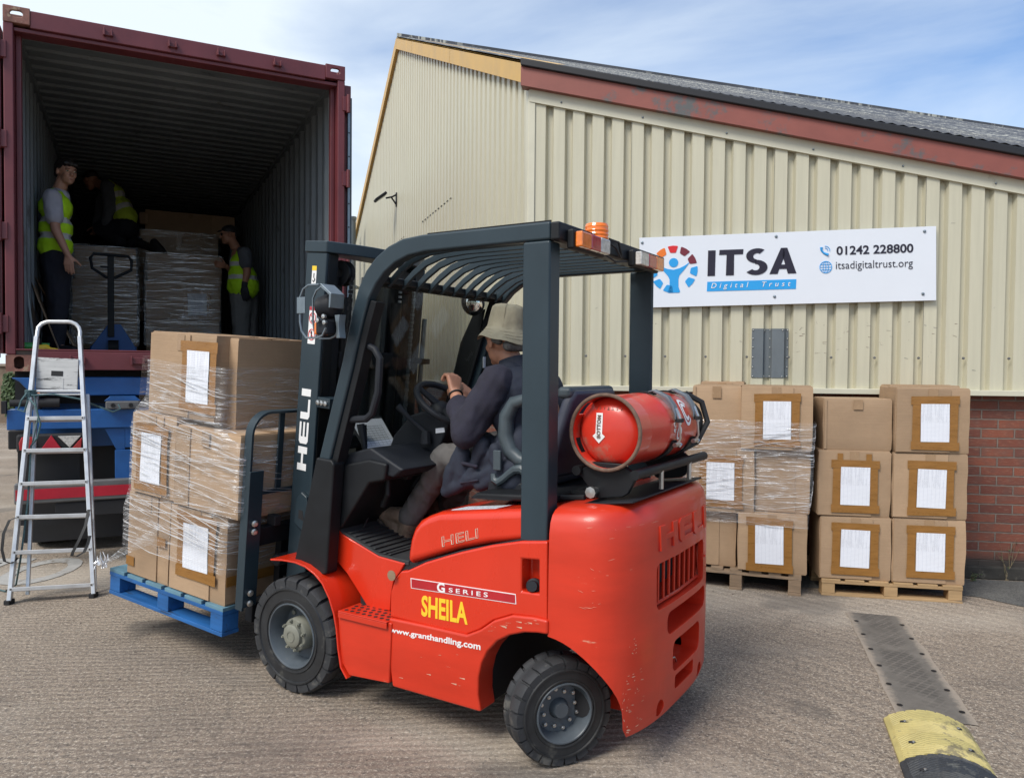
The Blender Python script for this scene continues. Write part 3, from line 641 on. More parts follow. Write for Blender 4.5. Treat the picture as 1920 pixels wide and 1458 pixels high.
# ---------------------------------------------------------------- sign on the side wall
def wpt(px, py, off=.0):
    t = wt(px); Q = WC+WD*t+WN*off; d = ray(px, py); return Vector((Q.x, Q.y, EYE+d[2]*Q.y/d[1]))
TL, TR, BR = wpt(1195, 446, .03), wpt(1745, 424, .03), wpt(1740, 563, .03)
U = (TR-TL); SW = U.length; U.normalize(); SH = (TR-BR).length
V = Vector((0, 0, 1)); V = (V-U*V.dot(U)).normalized(); NN = U.cross(V)*1.0   # NN points out of the wall
BL = TL-V*SH
Ms = Matrix((U, -NN, V)).transposed().to_4x4(); Ms.translation = BL+NN*.0
sgn = empty('wall_sign', (0, 0, 0), label='long white ITSA Digital Trust sign screwed to the corrugated side wall', cat='sign'); sgn.matrix_world = Ms
MB().box(0, SW, -.004, .012, 0, SH).build('panel', M['signwhite'], sgn, bevel=.001)
sf = lambda x, z, e=.001: (lambda v: Vector((x+v.x, -.0050-v.z*1.0-e, z+v.y)))
def sx(px, py):                                # pixel on the sign face -> (x, z) on the panel
    d = Vector(ray(px, py)); O_ = Vector((0, 0, EYE)); n = NN
    t = (BL-O_).dot(n)/d.dot(n); P = O_+d*t-BL; return P.dot(U), P.dot(V)
def fit_text(s, x0, x1, z0, z1, mt, nm='lettering', **k):
    me = text_mesh(s, 1., .002, **k); xs = [v.co.x for v in me.vertices]; ys = [v.co.y for v in me.vertices]
    a, b, c, d = min(xs), max(xs), min(ys), max(ys)
    for v in me.vertices: v.co = Vector((x0+(v.co.x-a)/(b-a)*(x1-x0), -.0065+ (-.0008 if v.co.z > 0 else .0008), z0+(v.co.y-c)/(d-c)*(z1-z0)))
    me.materials.clear(); me.materials.append(mt); return mkobj(nm, me, sgn, smooth=False)
x0, zt = sx(1326, 468); x1, zb = sx(1493, 516); zb = sx(1410, 516)[1]; zt = sx(1410, 466)[1]
# heavy ITSA lettering from plain shapes
mb = MB(); h = zt-zb; X = lambda f: x0+(x1-x0)*f
Pp = lambda pts: mb.prism([(X(a), zb+h*b) for a, b in pts], -.0075, -.0045)
Pp([(0, .02), (.085, .02), (.095, .98), (.01, .98)])
Pp([(.21, 0.02), (.30, .02), (.305, .80), (.22, .80)]); Pp([(.135, .80), (.405, .80), (.41, .985), (.14, .985)])
def arc(cx, cz, rx, rz_, a0, a1, n=14): return [(cx+rx*math.cos(R_(a0+(a1-a0)*i/n)), cz+rz_*math.sin(R_(a0+(a1-a0)*i/n))) for i in range(n+1)]
oT = arc(.55, .715, .125, .285, 25, 270); iT = arc(.55, .70, .04, .115, 25, 270)
def band(o, i_):
    for k in range(len(o)-1): Pp([o[k], o[k+1], i_[k+1], i_[k]])
band(arc(.565, .72, .125, .28, 50, 262), arc(.565, .70, .045, .12, 50, 262))
band(arc(.55, .285, .13, .285, 95, -145), arc(.545, .295, .045, .12, 95, -145))
Pp([(.70, .02), (.79, .02), (.875, .72), (.86, .98), (.83, .98)]); Pp([(1., .02), (.905, .02), (.845, .72), (.86, .98), (.90, .98)])
mb.prism([(X(.775), zb+h*.20), (X(.925), zb+h*.20), (X(.915), zb+h*.36), (X(.785), zb+h*.36)], -.0079, -.0049)
mb.build('main_lettering', M['navytext'], sgn, smooth=False)
bx0, bz1 = sx(1325, 527); bx1, bz0 = sx(1493, 543); bz0 = sx(1410, 544)[1]; bz1 = sx(1410, 526)[1]
MB().prism([(bx0, bz0), (bx1-.004, bz0), (bx1, bz1), (bx0+.004, bz1)], -.0065, -.0042).build('blue_band', M['cyan'], sgn, smooth=False)
fit = lambda s, a, b, mt, **k: fit_text(s, sx(a[0], a[1])[0], sx(b[0], b[1])[0], sx((a[0]+b[0])/2, max(a[1], b[1]))[1], sx((a[0]+b[0])/2, min(a[1], b[1]))[1], mt, **k)
o = fit('Digital  Trust', (1333, 541.5), (1482, 529), M['white'], nm='band_lettering', shear=.25, space=1.75)
for v in o.data.vertices: v.co.y -= .002
fit('01242 228800', (1568, 476), (1712, 459.5), M['navytext'], nm='phone_number', bold=.022)
fit('itsadigitaltrust.org', (1567, 507), (1711, 488), M['navytext'], nm='web_address', bold=-.006)
# logo: ring of segments with a figure
lc = sx(1263, 505); lr = (sx(1308, 505)[0]-lc[0])
cols = {0: 'redv', 1: 'orangev', 2: 'orangev', 3: 'cyan', 4: 'cyan', 5: 'cyan', 6: None, 7: 'cyan', 8: 'cyan', 9: 'maroonv', 10: 'maroonv'}
ring = {}
for k in range(11):
    if cols[k] is None: continue
    a = 90+k*360/11+1.5; mbk = ring.setdefault(cols[k], MB())
    pts = [(lc[0]+r*math.cos(R_(a+d)), lc[1]+r*math.sin(R_(a+d))) for r, d in ((lr, -11), (lr, -5), (lr*1.005, 0), (lr, 5), (lr, 11), (lr*.97, 12.5), (lr*.74, 10), (lr*.71, 7), (lr*.70, -7), (lr*.74, -10), (lr*.97, -12.5))]
    mbk.prism(pts, -.007, -.0042)
for k, m_ in ring.items(): loose(m_, 'logo_segment', M[k], sgn, smooth=False)
mb = MB(); cx, cz = lc; s_ = lr/46.
mb.prism([(cx+9*s_*math.cos(a*PI/10), cz+13*s_+9*s_*math.sin(a*PI/10)) for a in range(20)], -.007, -.0042)
fig = [(-30, 10), (-20, 4), (-10, 0), (0, -2), (10, 0), (20, 6), (30, 13), (22, 1), (12, -9), (9, -16), (9, -34), (13, -46), (-12, -46), (-8, -34), (-8, -16), (-12, -10), (-20, 0)]
fl_ = [(-31, 9), (-22, 5), (-12, 1), (0, -1), (12, 2), (22, 7), (31, 13), (20, -2), (11, -12), (9, -20), (9, -34), (12, -44), (10, -46), (-10, -46), (-12, -44), (-8, -34), (-8, -20), (-11, -13), (-21, -1)]
mb.prism([(cx+a*s_, cz+b*s_) for a, b in fl_], -.007, -.0042); mb.build('logo_figure', M['cyan'], sgn, smooth=False)
# telephone and globe icons
mb = MB(); gx, gz_ = sx(1548, 501); r = .042
mb.tube([(gx+r*math.cos(a*PI/12), -.006, gz_+r*math.sin(a*PI/12)) for a in range(24)], .0028, 4, True)
mb.tube([(gx+r*.45*math.cos(a*PI/12), -.006, gz_+r*math.sin(a*PI/12)) for a in range(24)], .0024, 4, True)
for d in (-.45, 0, .45): mb.tube([(gx-r*math.sqrt(1-d*d), -.006, gz_+r*d), (gx+r*math.sqrt(1-d*d), -.006, gz_+r*d)], .0024, 4)
mb.tube([(gx, -.006, gz_-r), (gx, -.006, gz_+r)], .0024, 4); mb.build('globe_icon', M['cyan'], sgn)
mb = MB(); gx, gz_ = sx(1548, 470)
mb.tube([(gx-.030, -.006, gz_+.024), (gx-.030, -.006, gz_+.002), (gx-.014, -.006, gz_-.018), (gx+.016, -.006, gz_-.032)], [.011, .007, .007, .011], 6)
for rr in (.018, .032): mb.tube([(gx-.004+rr*math.cos(R_(a)), -.006, gz_+.0+rr*math.sin(R_(a))) for a in range(-10, 100, 15)], .0026, 4)
mb.build('telephone_icon', M['cyan'], sgn)
mb = MB()
for a in ((1204, 455), (1455, 443.5), (1733, 434), (1730, 551), (1452, 556), (1204, 563)):
    q = sx(*a); mb.lathe([(0, .011), (.006, .010), (.009, 0)], (q[0], -.004, q[1]), (0, -1, 0), 12)
loose(mb, 'screw', M['zinc'], sgn)

# ---------------------------------------------------------------- far garden wall with ivy at the left edge
gw = empty('boundary_wall', (-18, 19.5, 0), label='low brown stone wall far behind the trailer at the left edge', cat='wall')
MB().box(-16, 14, -.15, .15, 0, 1.42).build('wall', mat('brown_stone', (.19, .14, .10), .9, var=.3, scale=3, bump=.6, bscale=8), gw, smooth=False)
MB().box(-16, 14, -.20, .20, 1.42, 1.50).build('coping', mat('coping', (.24, .2, .16), .9, var=.2), gw, bevel=.02)
random.seed(3); mb = MB(); c0 = at(14, 735, 19.2)
for i in range(900):
    a = random.random()*2*PI; r = random.random()**.5; p = Vector((c0.x+.10+.16*r*math.cos(a), c0.y-.05+random.uniform(-.12, .1), c0.z-.05+.55*r*math.sin(a)))
    n = Vector((random.uniform(-1, 1), -1, random.uniform(-.5, 1))).normalized(); u = n.orthogonal().normalized()*.05; v_ = n.cross(u).normalized()*.035
    mb.add([p-u, p-v_, p+u, p+v_], [(0, 1, 2, 3)])
iv = mb.build('ivy', M['leaf'], smooth=False); tag(iv, 'dark green ivy clump hanging on the far boundary wall', 'ivy')
# ---------------------------------------------------------------- pallets, cartons, stretch film
def rng(*k): return random.Random(hash(k) & 0xffffff)
def crate(name, label, w_, d_, h_, M_, group, paper=None, seam=None, mt='card', seed=0, tapes=(), side_tape=None):
    """carton: origin at the front left bottom corner, front face is local -y; M_ = world matrix"""
    r = random.Random(seed); mb = MB(); j = lambda s=.004: r.uniform(-s, s)
    n = 6; rows = []                      # slightly bulged walls
    ring = []
    for (x, y, ax) in [(0, 0, 'x'), (w_, 0, 'y'), (w_, d_, '-x'), (0, d_, '-y')]:
        for k in range(n):
            f = k/n; b = .0025*math.sin(PI*f)
            if ax == 'x': ring.append((x+w_*f, -b))
            if ax == 'y': ring.append((w_+b, d_*f))
            if ax == '-x': ring.append((w_*(1-f), d_+b))
            if ax == '-y': ring.append((-b, d_*(1-f)))
    jx = [(j(.007), j(.007)) for _ in range(5)]
    lv = [0, .012, h_*.25, h_*.5, h_*.75, h_-.012, h_]
    for i, z in enumerate(lv):
        k = .996 if i in (0, len(lv)-1) else 1
        bul = .002*math.sin(PI*z/h_)+(-.002 if i in (0, len(lv)-1) else 0)
        rr = []
        for (x, y) in ring+[ring[0]]:
            cx, cy_ = x-w_/2, y-d_/2
            rr.append((w_/2+cx*k+bul*(1 if cx > 0 else -1)+jx[i % 5][0]*.5, d_/2+cy_*k-bul*(1 if cy_ < 0 else -1), z))
        rows.append(rr)
    mb.grid(rows)
    mb.add(rows[-1][:-1], [tuple(range(len(ring)))]); mb.add(rows[0][:-1], [tuple(range(len(ring)))])
    o = mb.build(name, M[mt], None, ang=22)
    o.matrix_world = M_
    tag(o, label, 'cardboard box', group)
    # outer flap panel: the overlapped wall whose edge shows as a vertical line, and the lid flaps with a gap
    fx = seam if seam is not None else w_*.74
    MB().box(.004, fx, -.0095, -.003, .006, h_-.004).build('flap', M[mt], o, bevel=.001)
    MB().box(.006, w_-.006, .004, d_/2-.003, h_, h_+.004).box(.006, w_-.006, d_/2+.003, d_-.006, h_, h_+.004).build('lid_flap', M[mt], o, bevel=.001)
    MB().box(w_*.02, w_*.98, d_/2-.028, d_/2+.028, h_+.0045, h_+.0062).box(w_*.5-.03, w_*.5+.03, -.0128, -.0122, h_*.80, h_-.003) .build('clear_tape', M['cleartape'], o, smooth=False)
    if side_tape: MB().box(w_+.0102, w_+.0112, -.004, d_*.8, side_tape, side_tape+.05).build('side_tape', M['tape'], o, smooth=False)
    for (x0, x1, z0, z1) in tapes:
        MB().box(x0, x1, -.0148, -.0136, z0, z1).build('brown_tape', M['tape'], o, smooth=False)
    if paper:
        px, pz, pw, ph = paper; tw = .050; a = r.uniform(-.02, .02)
        lay = [(px-tw, px, pz-tw*.9, pz+ph+tw*.9), (px+pw, px+pw+tw, pz-tw*.7, pz+ph+tw*.8), (px-tw*1.2, px+pw+tw*1.2, pz+ph-.004, pz+ph+tw), (px-tw*1.15, px+pw+tw*1.25, pz-tw, pz+.004)]
        for k, (x0, x1, z0, z1) in enumerate(lay):
            mb = MB(); y = -.0150-.0007*k; m_ = 8; rws = []
            s1, s2, s3, s4 = (r.uniform(-.006, .006) for _ in range(4))
            hor = (x1-x0) > (z1-z0)
            for i in range(m_+1):
                f = i/m_
                if hor: rws.append([(x0+(x1-x0)*f, y+.0006*math.sin(9*f+k), z0+s1*(1-f)+s2*f), (x0+(x1-x0)*f, y+.0006*math.sin(7*f), z1+s1*(1-f)+s2*f)])
                else: rws.append([(x0+s3*(1-f)+s4*f, y+.0006*math.sin(9*f+k), z0+(z1-z0)*f), (x1+s3*(1-f)+s4*f, y+.0006*math.sin(7*f), z0+(z1-z0)*f)])
            mb.grid(rws); mb.build('brown_tape', M['tape'], o)
        mb = MB(); rws = []
        for i in range(9):
            rws.append([((-.5+k/4)*pw, -.0012*math.sin(k*1.3+i*.9)*1.0, (-.5+i/8)*ph) for k in range(5)])
        mb.grid(rws); mb.build('packing_list', M['paper'], o, loc=(px+pw/2, -.0190, pz+ph/2), rot=(0, a, 0))
    return o
def TR(x, y, z, rz=0.): return Matrix.Translation((x, y, z)) @ Matrix.Rotation(rz, 4, 'Z')

def pallet(name, label, L_, D_, M_, mt, mtop, bottom='long', h=.135):
    """origin at front left bottom; long side L_ along x is the face we see"""
    o = empty(name, (0, 0, 0), label=label, cat='pallet'); o.matrix_world = M_
    bl = .10*L_/1.0
    k = h/.135
    xs_ = [0, L_/2-bl/2, L_-bl]; ys_ = [0, D_/2-.05, D_-.10]
    mb = None
    for x in xs_:
        for y in ys_: MB().box(x+.002, x+bl-.002, y+.002, y+.098, .019*k, .093*k).build('block', M[mt], o, bevel=.003)
    if bottom == 'long':
        for y in ys_: MB().box(0, L_, y, y+.1, 0, .018*k).build('bottom_board', M[mt], o, bevel=.002)
    else:
        for x in xs_: MB().box(x, x+bl, 0, D_, 0, .018*k).build('bottom_board', M[mt], o, bevel=.002)
    nb = 5
    for y in ys_: MB().box(0, L_, y, y+.1, .094*k, .112*k).build('stringer_board', M[mt], o, bevel=.002)
    return o, k
def deck(o, L_, D_, z0, z1, mt, n=7, gap=.02):
    wd = (L_-gap*(n-1))/n
    for i in range(n):
        x = i*(wd+gap); MB().box(x, x+wd, 0, D_, z0, z1).build('deck_board', M[mt], o, bevel=.002)

def filmwrap(name, label, M_, loops, mt='film', strands=60, seed=1, slope=.25, zr=None, drop=None, n=2):
    """loops: list of (z, [(x,y)...]) horizontal outlines from bottom to top, local to M_"""
    r = random.Random(seed)
    def sample(pts, m=64):
        P = [Vector((a, b, 0)) for a, b in pts]; ln = [(P[(i+1) % len(P)]-P[i]).length for i in range(len(P))]; T = sum(ln); out = []
        for k in range(m):
            s_ = T*k/m; i = 0
            while s_ > ln[i] and i < len(ln)-1: s_ -= ln[i]; i += 1
            out.append(P[i].lerp(P[(i+1) % len(P)], s_/ln[i]))
        return out
    m = 96; rows = []
    smp = [(z, sample(p, m)) for z, p in loops]
    for zi in range(len(smp)-1):
        (z0, a), (z1, b) = smp[zi], smp[zi+1]
        kk = max(2, int((z1-z0)/.03))
        for k in range(kk+(1 if zi == len(smp)-2 else 0)):
            f = k/kk
            row = []
            for q in range(m):
                p = a[q].lerp(b[q], f); nn = mnoise.noise(Vector((p.x*9, p.y*9, (z0+(z1-z0)*f)*26+seed)))
                row.append(Vector((p.x, p.y, z0+(z1-z0)*f)))
                c_ = Vector((p.x, p.y, 0)); row[-1] += Vector((0, 0, .012*mnoise.noise(Vector((p.x*4, p.y*4, seed)))*(1 if zi in (0, len(smp)-2) else 0)))
            row.append(row[0]); rows.append(row)
    cx = sum(p.x for p in smp[0][1])/m; cy2 = sum(p.y for p in smp[0][1])/m
    for row in rows:
        for v in row[:-1]:
            dd = Vector((v.x-cx, v.y-cy2, 0)).normalized(); v += dd*(.004*mnoise.noise(Vector((v.x*5, v.y*5, v.z*40+seed)))+.004)
    mb = MB(); mb.grid(rows); o = mb.build(name, [M[mt], M['strand']], None, ang=80)
    o.matrix_world = M_; tag(o, label, 'stretch film')
    # bright ridges: real rolled wrinkles lying on the wrap
    def pos(u, z):                                   # u in 0..1 round the outline
        zi = 0
        while zi < len(smp)-2 and z > smp[zi+1][0]: zi += 1
        (z0, a), (z1, b) = smp[zi], smp[zi+1]; f = min(1, max(0, (z-z0)/(z1-z0))); q = (u % 1)*m; i = int(q); g_ = q-i
        p = a[i].lerp(a[(i+1) % m], g_).lerp(b[i].lerp(b[(i+1) % m], g_), f); dd = Vector((p.x-cx, p.y-cy2, 0)).normalized()
        return Vector((p.x, p.y, z))+dd*.007
    mb = MB(); lo, hi = smp[0][0], smp[-1][0]; rad = []
    zz = zr or [(lo, hi)]
    for k in range(strands):
        a, b = zz[k % len(zz)]; z = r.uniform(a, b); u = r.random(); ll = r.uniform(.04, .22); sl_ = slope*r.uniform(.3, 1.5)*(1 if r.random() < .85 else -.6)
        pts = []; mm = 14
        for i in range(mm+1):
            uu = u+ll*i/mm; z_ = z+sl_*(ll*i/mm)+.004*math.sin(i*.5+k)
            pts.append(pos(uu, min(hi-.002, max(lo+.002, z_))))
        rr = [r.uniform(.0008, .0026)*math.sin(PI*(i+.6)/(mm+1.2)) for i in range(mm+1)]
        mb.tube(pts, rr, 4, caps=False)
    mb.build('wrinkle', M['strand'], o)
    return o

# right hand pallet of eight cartons against the wall
pa, pb_ = gnd(1540, 1115), gnd(1805, 1131); A_ang = math.atan2(pb_.y-pa.y, pb_.x-pa.x); A_L = (pb_-pa).length
AM = TR(pa.x, pa.y, 0, A_ang)
pl, k = pallet('wooden_pallet', 'pale new wooden pallet with a long bottom board carrying the unwrapped carton stack', A_L, .80, AM, 'wood', 'wood', 'long', .118)
deck(pl, A_L, .80, .112*k, .128*k, 'wood', 6, .03)
def planeA(px, py, dy=0.):          # pixel -> local (x, z) on the vertical plane dy behind the pallet's front edge
    inv = AM.inverted(); o_ = inv @ Vector((0, 0, EYE)); d = inv.to_3x3() @ Vector(ray(px, py)); t = (dy-o_.y)/d.y; p = o_+d*t; return p.x, p.z
def planeX(M0, px, py, dy=0.):
    inv = M0.inverted(); o_ = inv @ Vector((0, 0, EYE)); d = inv.to_3x3() @ Vector(ray(px, py)); t = (dy-o_.y)/d.y; p = o_+d*t; return p.x, p.z
def place(M0, name, label, px0, px1, pyt, pyb, dy, depth, group, paper=None, rz=0., z0=None, mt='card', seed=0, **k):
    cxp = (px0+px1)/2
    if rz == 0: rz = random.Random(seed*7+1).uniform(-.014, .014)
    x0 = planeX(M0, px0, (pyt+pyb)/2, dy)[0]; x1 = planeX(M0, px1, (pyt+pyb)/2, dy)[0]
    zt_ = planeX(M0, cxp, pyt, dy)[1]; zb_ = planeX(M0, cxp, pyb, dy)[1]
    if z0 is not None: zb_ = z0
    pp = None
    if paper:
        a0 = planeX(M0, paper[0], (paper[2]+paper[3])/2, dy)[0]-x0; a1 = planeX(M0, paper[1], (paper[2]+paper[3])/2, dy)[0]-x0
        b1 = planeX(M0, (paper[0]+paper[1])/2, paper[2], dy)[1]-zb_; b0_ = planeX(M0, (paper[0]+paper[1])/2, paper[3], dy)[1]-zb_
        pp = (a0, b0_, a1-a0, b1-b0_)
    o = crate(name, label, x1-x0-.004, depth, zt_-zb_-.005, M0 @ TR(x0, dy, zb_, rz), group, pp, mt=mt, seed=seed, **k)
    return o, (x0, x1, zb_, zt_)
zA = .128*k
GA = 'cartons stacked on the right hand pallet'
_, e = place(AM, 'cardboard_box', 'carton with packing list, bottom left of the unwrapped stack on the pale pallet', 1537, 1671, 968, 1087, .02, .37, GA, (1575, 1629, 992, 1062), z0=zA, seed=1)
_, e2 = place(AM, 'cardboard_box', 'carton with packing list in tall tape strips, middle left of the unwrapped stack', 1533, 1671, 844, 967, .02, .38, GA, (1575, 1630, 875, 946), z0=e[3], seed=2, tapes=[(.12, .155, .30, .42), (.30, .335, .30, .42)])
place(AM, 'cardboard_box', 'smaller plain carton without paper on top of the left column of the unwrapped stack', 1544, 1674, 747, 843, .03, .34, GA, None, z0=e2[3], seed=3, seam=.02)
_, e = place(AM, 'cardboard_box', 'carton with packing list, bottom right of the unwrapped stack nearest the brick wall', 1673, 1811, 972, 1098, .02, .37, GA, (1716, 1770, 998, 1070), z0=zA, seed=4)
_, e2 = place(AM, 'cardboard_box', 'carton with packing list, middle right of the unwrapped stack', 1673, 1814, 849, 973, .02, .38, GA, (1718, 1772, 879, 951), z0=e[3], seed=5)
_, e3 = place(AM, 'cardboard_box', 'tallest carton with packing list, top right of the unwrapped stack', 1679, 1820, 727, 849, .01, .36, GA, (1725, 1779, 757, 828), z0=e2[3], seed=6, rz=.02)
place(AM, 'cardboard_box', 'plain carton behind the top right one, only its left edge and top showing', 1667, 1800, 722, 849, .40, .36, GA, None, z0=e2[3]-.0, seed=7)
place(AM, 'cardboard_box', 'rear carton in the bottom layer of the unwrapped stack, hidden by the front row', 1600, 1760, 975, 1090, .42, .36, GA, None, z0=zA, seed=8)
place(AM, 'cardboard_box', 'rear carton in the middle layer of the unwrapped stack, hidden by the front row', 1600, 1760, 855, 975, .42, .36, GA, None, z0=e[3], seed=9)

# wrapped pallet partly behind the fork truck
qb = gnd(1502, 1118); qa = gnd(1376, 1105); Bd = (qb-qa).normalized(); B_L = .84
qs = qb-Bd*B_L; B_ang = math.atan2(Bd.y, Bd.x); BM = TR(qs.x, qs.y, 0, B_ang)
pl, k = pallet('wooden_pallet', 'weathered grey brown wooden pallet under the wrapped cartons beside the fork truck', B_L, .9, BM, 'woodold', 'woodold', 'short', .150)
deck(pl, B_L, .9, .112*k, .128*k, 'woodold', 7, .045)
zB = .128*k; GB = 'cartons wrapped together on the weathered pallet'
_, e = place(BM, 'cardboard_box', 'wrapped carton with packing list, bottom right of the film wrapped stack', 1383, 1514, 962, 1086, .0, .4, GB, (1416, 1469, 984, 1056), z0=zB, seed=11)
_, f_ = place(BM, 'cardboard_box', 'plain carton at the bottom beside the fork truck counterweight, under the film', 1262, 1381, 955, 1066, .06, .4, GB, None, z0=zB, seed=12)
_, e2 = place(BM, 'cardboard_box', 'plain shaded carton, middle right of the film wrapped stack', 1416, 1520, 843, 961, .05, .4, GB, None, z0=e[3], seed=13, mt='card')
_, f2 = place(BM, 'cardboard_box', 'wrapped carton with packing list just right of the gas bottle', 1287, 1415, 838, 956, .0, .4, GB, (1325, 1377, 866, 936), z0=f_[3], seed=14)
_, e3 = place(BM, 'cardboard_box', 'carton with tilted packing list, top right of the film wrapped stack', 1389, 1524, 723, 843, -.01, .42, GB, (1431, 1483, 752, 823), z0=e2[3], seed=15, rz=.01)
place(BM, 'cardboard_box', 'plain carton with small clear tape, top left of the film wrapped stack', 1299, 1391, 722, 838, .04, .42, GB, None, z0=f2[3], seed=16, seam=.02)
place(BM, 'cardboard_box', 'carton whose strip shows above the top left one of the wrapped stack', 1313, 1395, 715, 838, .47, .3, GB, None, z0=f2[3], seed=17)
x_ = lambda px, dy=0: planeX(BM, px, 900, dy)[0]
z_ = lambda py, dy=0: planeX(BM, 1450, py, dy)[1]
o1 = lambda xa, xb, y0, y1: [(xa, y0), (xb, y0), (xb, y1), (xa, y1)]
filmwrap('stretch_film', 'clear stretch film pulled in slanting bands round the carton stack beside the fork truck', BM,
    [(z_(985), o1(x_(1262), x_(1516), -.022, .50)), (z_(955), o1(x_(1262), x_(1518), -.022, .50)), (z_(905), o1(x_(1282), x_(1524), -.022, .50)), (z_(850), o1(x_(1282), x_(1524), -.022, .50)), (z_(790), o1(x_(1296), x_(1527), -.028, .50))],
    'film', 120, 5, .55, [(z_(880), z_(790)), (z_(965), z_(925)), (z_(985), z_(790)), (z_(850), z_(815))])

# ---------------------------------------------------------------- pallet of cartons on the forks
LT = R_(3.6)
FR = Matrix.Translation((FO[0], FO[1], 0)) @ Matrix.Rotation(-FYAW, 4, 'Z')          # fork truck frame
LM = FR @ Matrix.Translation((-.462, -.02, .175)) @ Matrix.Rotation(LT, 4, 'Y')      # near rear bottom corner of the pallet
LL = .965
LP = LM @ Matrix.Translation((-LL, 0, 0))
pl, k = pallet('wooden_pallet', 'blue painted pallet lifted on the truck forks with worn top edge', LL, 1.12, LP, 'bluewood', 'bluetop', 'long', .150)
deck(pl, LL, 1.12, .112*k, .129*k, 'bluetop', 6, .03)
zL = .129*k; GL_ = 'cartons on the blue pallet'
def pc(name, label, pxl, pxr, pyt, pyb, dy, depth, paper=None, z0=None, seed=0, rz=0., **k):
    return place(LP, name, label, pxl, pxr, pyt, pyb, dy, depth, GL_, paper, rz, z0, seed=seed, **k)
_, a = pc('cardboard_box', 'carton with big packing list and wide brown tape, bottom right on the blue pallet', 321, 427, 953, 1104, .02, .42, (349, 396, 983, 1068), zL, 21, side_tape=.10)
_, b = pc('cardboard_box', 'plain carton with short brown tapes, bottom left on the blue pallet', 243, 319, 925, 1070, .02, .40, None, zL, 22, tapes=[(.0, .07, .05, .10), (.27, .34, .20, .25)])
_, a2 = pc('cardboard_box', 'carton in the middle layer of the fork load with film stretched over its corner', 330, 452, 805, 953, .0, .42, None, a[3], 23, seam=.12)
_, b2 = pc('cardboard_box', 'carton with packing list in the middle layer, left end of the fork load', 250, 331, 775, 925, .0, .40, (270, 307, 812, 905), b[3], 24)
_, c = pc('cardboard_box', 'big carton with packing list on the top front of the fork load', 283, 407, 624, 790, .03, .46, (357, 399, 658, 756), max(a2[3], b2[3])-.002, 25, seam=.34)
top = c[3]
# rear columns of the load (seen past the mast)
for i, (x0, x1, y0, zz0, zz1, lab, sd) in enumerate([
    (.02, .46, .46, zL, a[3], 'shaded carton in the bottom layer on the driver side of the fork load', 31), (.49, .93, .46, zL, a[3], 'carton in the bottom layer behind the load backrest bars', 32),
    (.10, .52, .45, a[3], a2[3], 'carton in the middle layer at the far left of the fork load', 33), (.53, .965, .44, a[3], a2[3], 'carton with white papers showing through the load backrest', 34),
    (.0, .45, .51, a2[3], top-.01, 'carton in the top layer in the far left corner of the fork load', 35), (.47, .88, .10, a2[3], top-.005, 'wide shaded carton in the top layer beside the mast', 36), (.47, .88, .55, a2[3], top-.02, 'farther carton in the top layer just left of the mast', 37)]):
    o = crate('cardboard_box', lab, x1-x0-.004, .42, zz1-zz0-.006, LP @ TR(x0, y0, zz0), GL_, seed=sd)
    if sd == 34:
        for y, zb_ in ((.03, .06), (.22, .08)): MB().box(x1-x0+.006, x1-x0+.0075, y, y+.17, zb_, zb_+.27).build('packing_list', M['plainpaper'], o, smooth=False)
rec = lambda xa, xb, y0, y1: [(xa, y0), (xb, y0), (xb, y1), (xa, y1)]
xl = lambda px: planeX(LP, px, 850, 0)[0]
H1, H2 = a[3], a2[3]
filmwrap('stretch_film', 'stretch film wound round the fork load with bunched bands', LP,
    [(zL+.17, rec(b[0]+.014, a[1]+.012, -.023, .90)), (H1-.08, rec(b[0]+.014, a[1]+.016, -.023, .90)), (H1+.03, rec(b2[0]+.014, a2[1]+.02, -.023, .90)), (H1+.2, rec(b2[0]+.014, a2[1]+.02, -.023, .90)), (H2-.05, rec(b2[0]+.014, a2[1]+.02, -.023, .93)), (H2+.03, rec(b2[0]+.03, .91, -.023, .96)), (H2+.12, rec(c[0]+.012, .90, .0, .97)), (H2+.20, rec(c[0]+.012, .90, .005, .97)), (H2+.31, rec(c[0]+.012, .90, .005, .97))],
    'film', 300, 9, -.5, [(H1-.12, H1+.02), (H1+.1, H2-.05), (H2-.03, H2+.10), (H1+.1, H2), (H2+.1, H2+.28), (H1-.06, H1+.02), (H2-.08, H2+.04), (zL+.2, H1)])
# gathered tail of film pulled down to the pallet corner and a loose curtain on the left
tail = MB(); kx, kz = -.015, zL+.02
ends = [(.52, H1-.10), (.50, H1-.14), (.47, H1-.18), (.45, H1-.22)]
rws = []
for i in range(17):
    f = i/16; row = []
    for q, (ex, ez) in enumerate(ends): row.append(Vector((kx+(ex-kx)*f, -.045-.02*math.sin(PI*f)+.004*math.sin(f*9+q*2), kz+(ez-kz)*f+(q-1.5)*-.004*(1-f))))
    rws.append(row)
tail.grid(rws); o = tail.build('film_tail', M['filmheavy'], None); o.matrix_world = LP; tag(o, 'twisted tail of film pulled to a knot at the blue pallet corner', 'stretch film')
r = random.Random(4); kn = MB()
for i in range(26):
    p = Vector((kx+r.uniform(-.03, .04), -.04+r.uniform(-.02, .02), kz+r.uniform(-.01, .02))); q = p+Vector((r.uniform(-.03, .03), r.uniform(-.02, .02), r.uniform(-.02, .06)))
    kn.tube([p, (p+q)/2+Vector((r.uniform(-.01, .01), 0, 0)), q], [.003, .004, .001], 5)
kn.build('knot', M['strand'], o)
cu = MB(); rws = []
for i in range(15):
    f = i/14; row = []
    for q in range(9):
        g_ = q/8; row.append(Vector((c[0]-.03-.03*f-.10*g_*math.sin(PI*min(1, f*1.1)*.55)*(1), .0+.28*g_, H2+.33-.30*f-.06*g_+.006*math.sin(q*1.9+f*7))))
    rws.append(row)
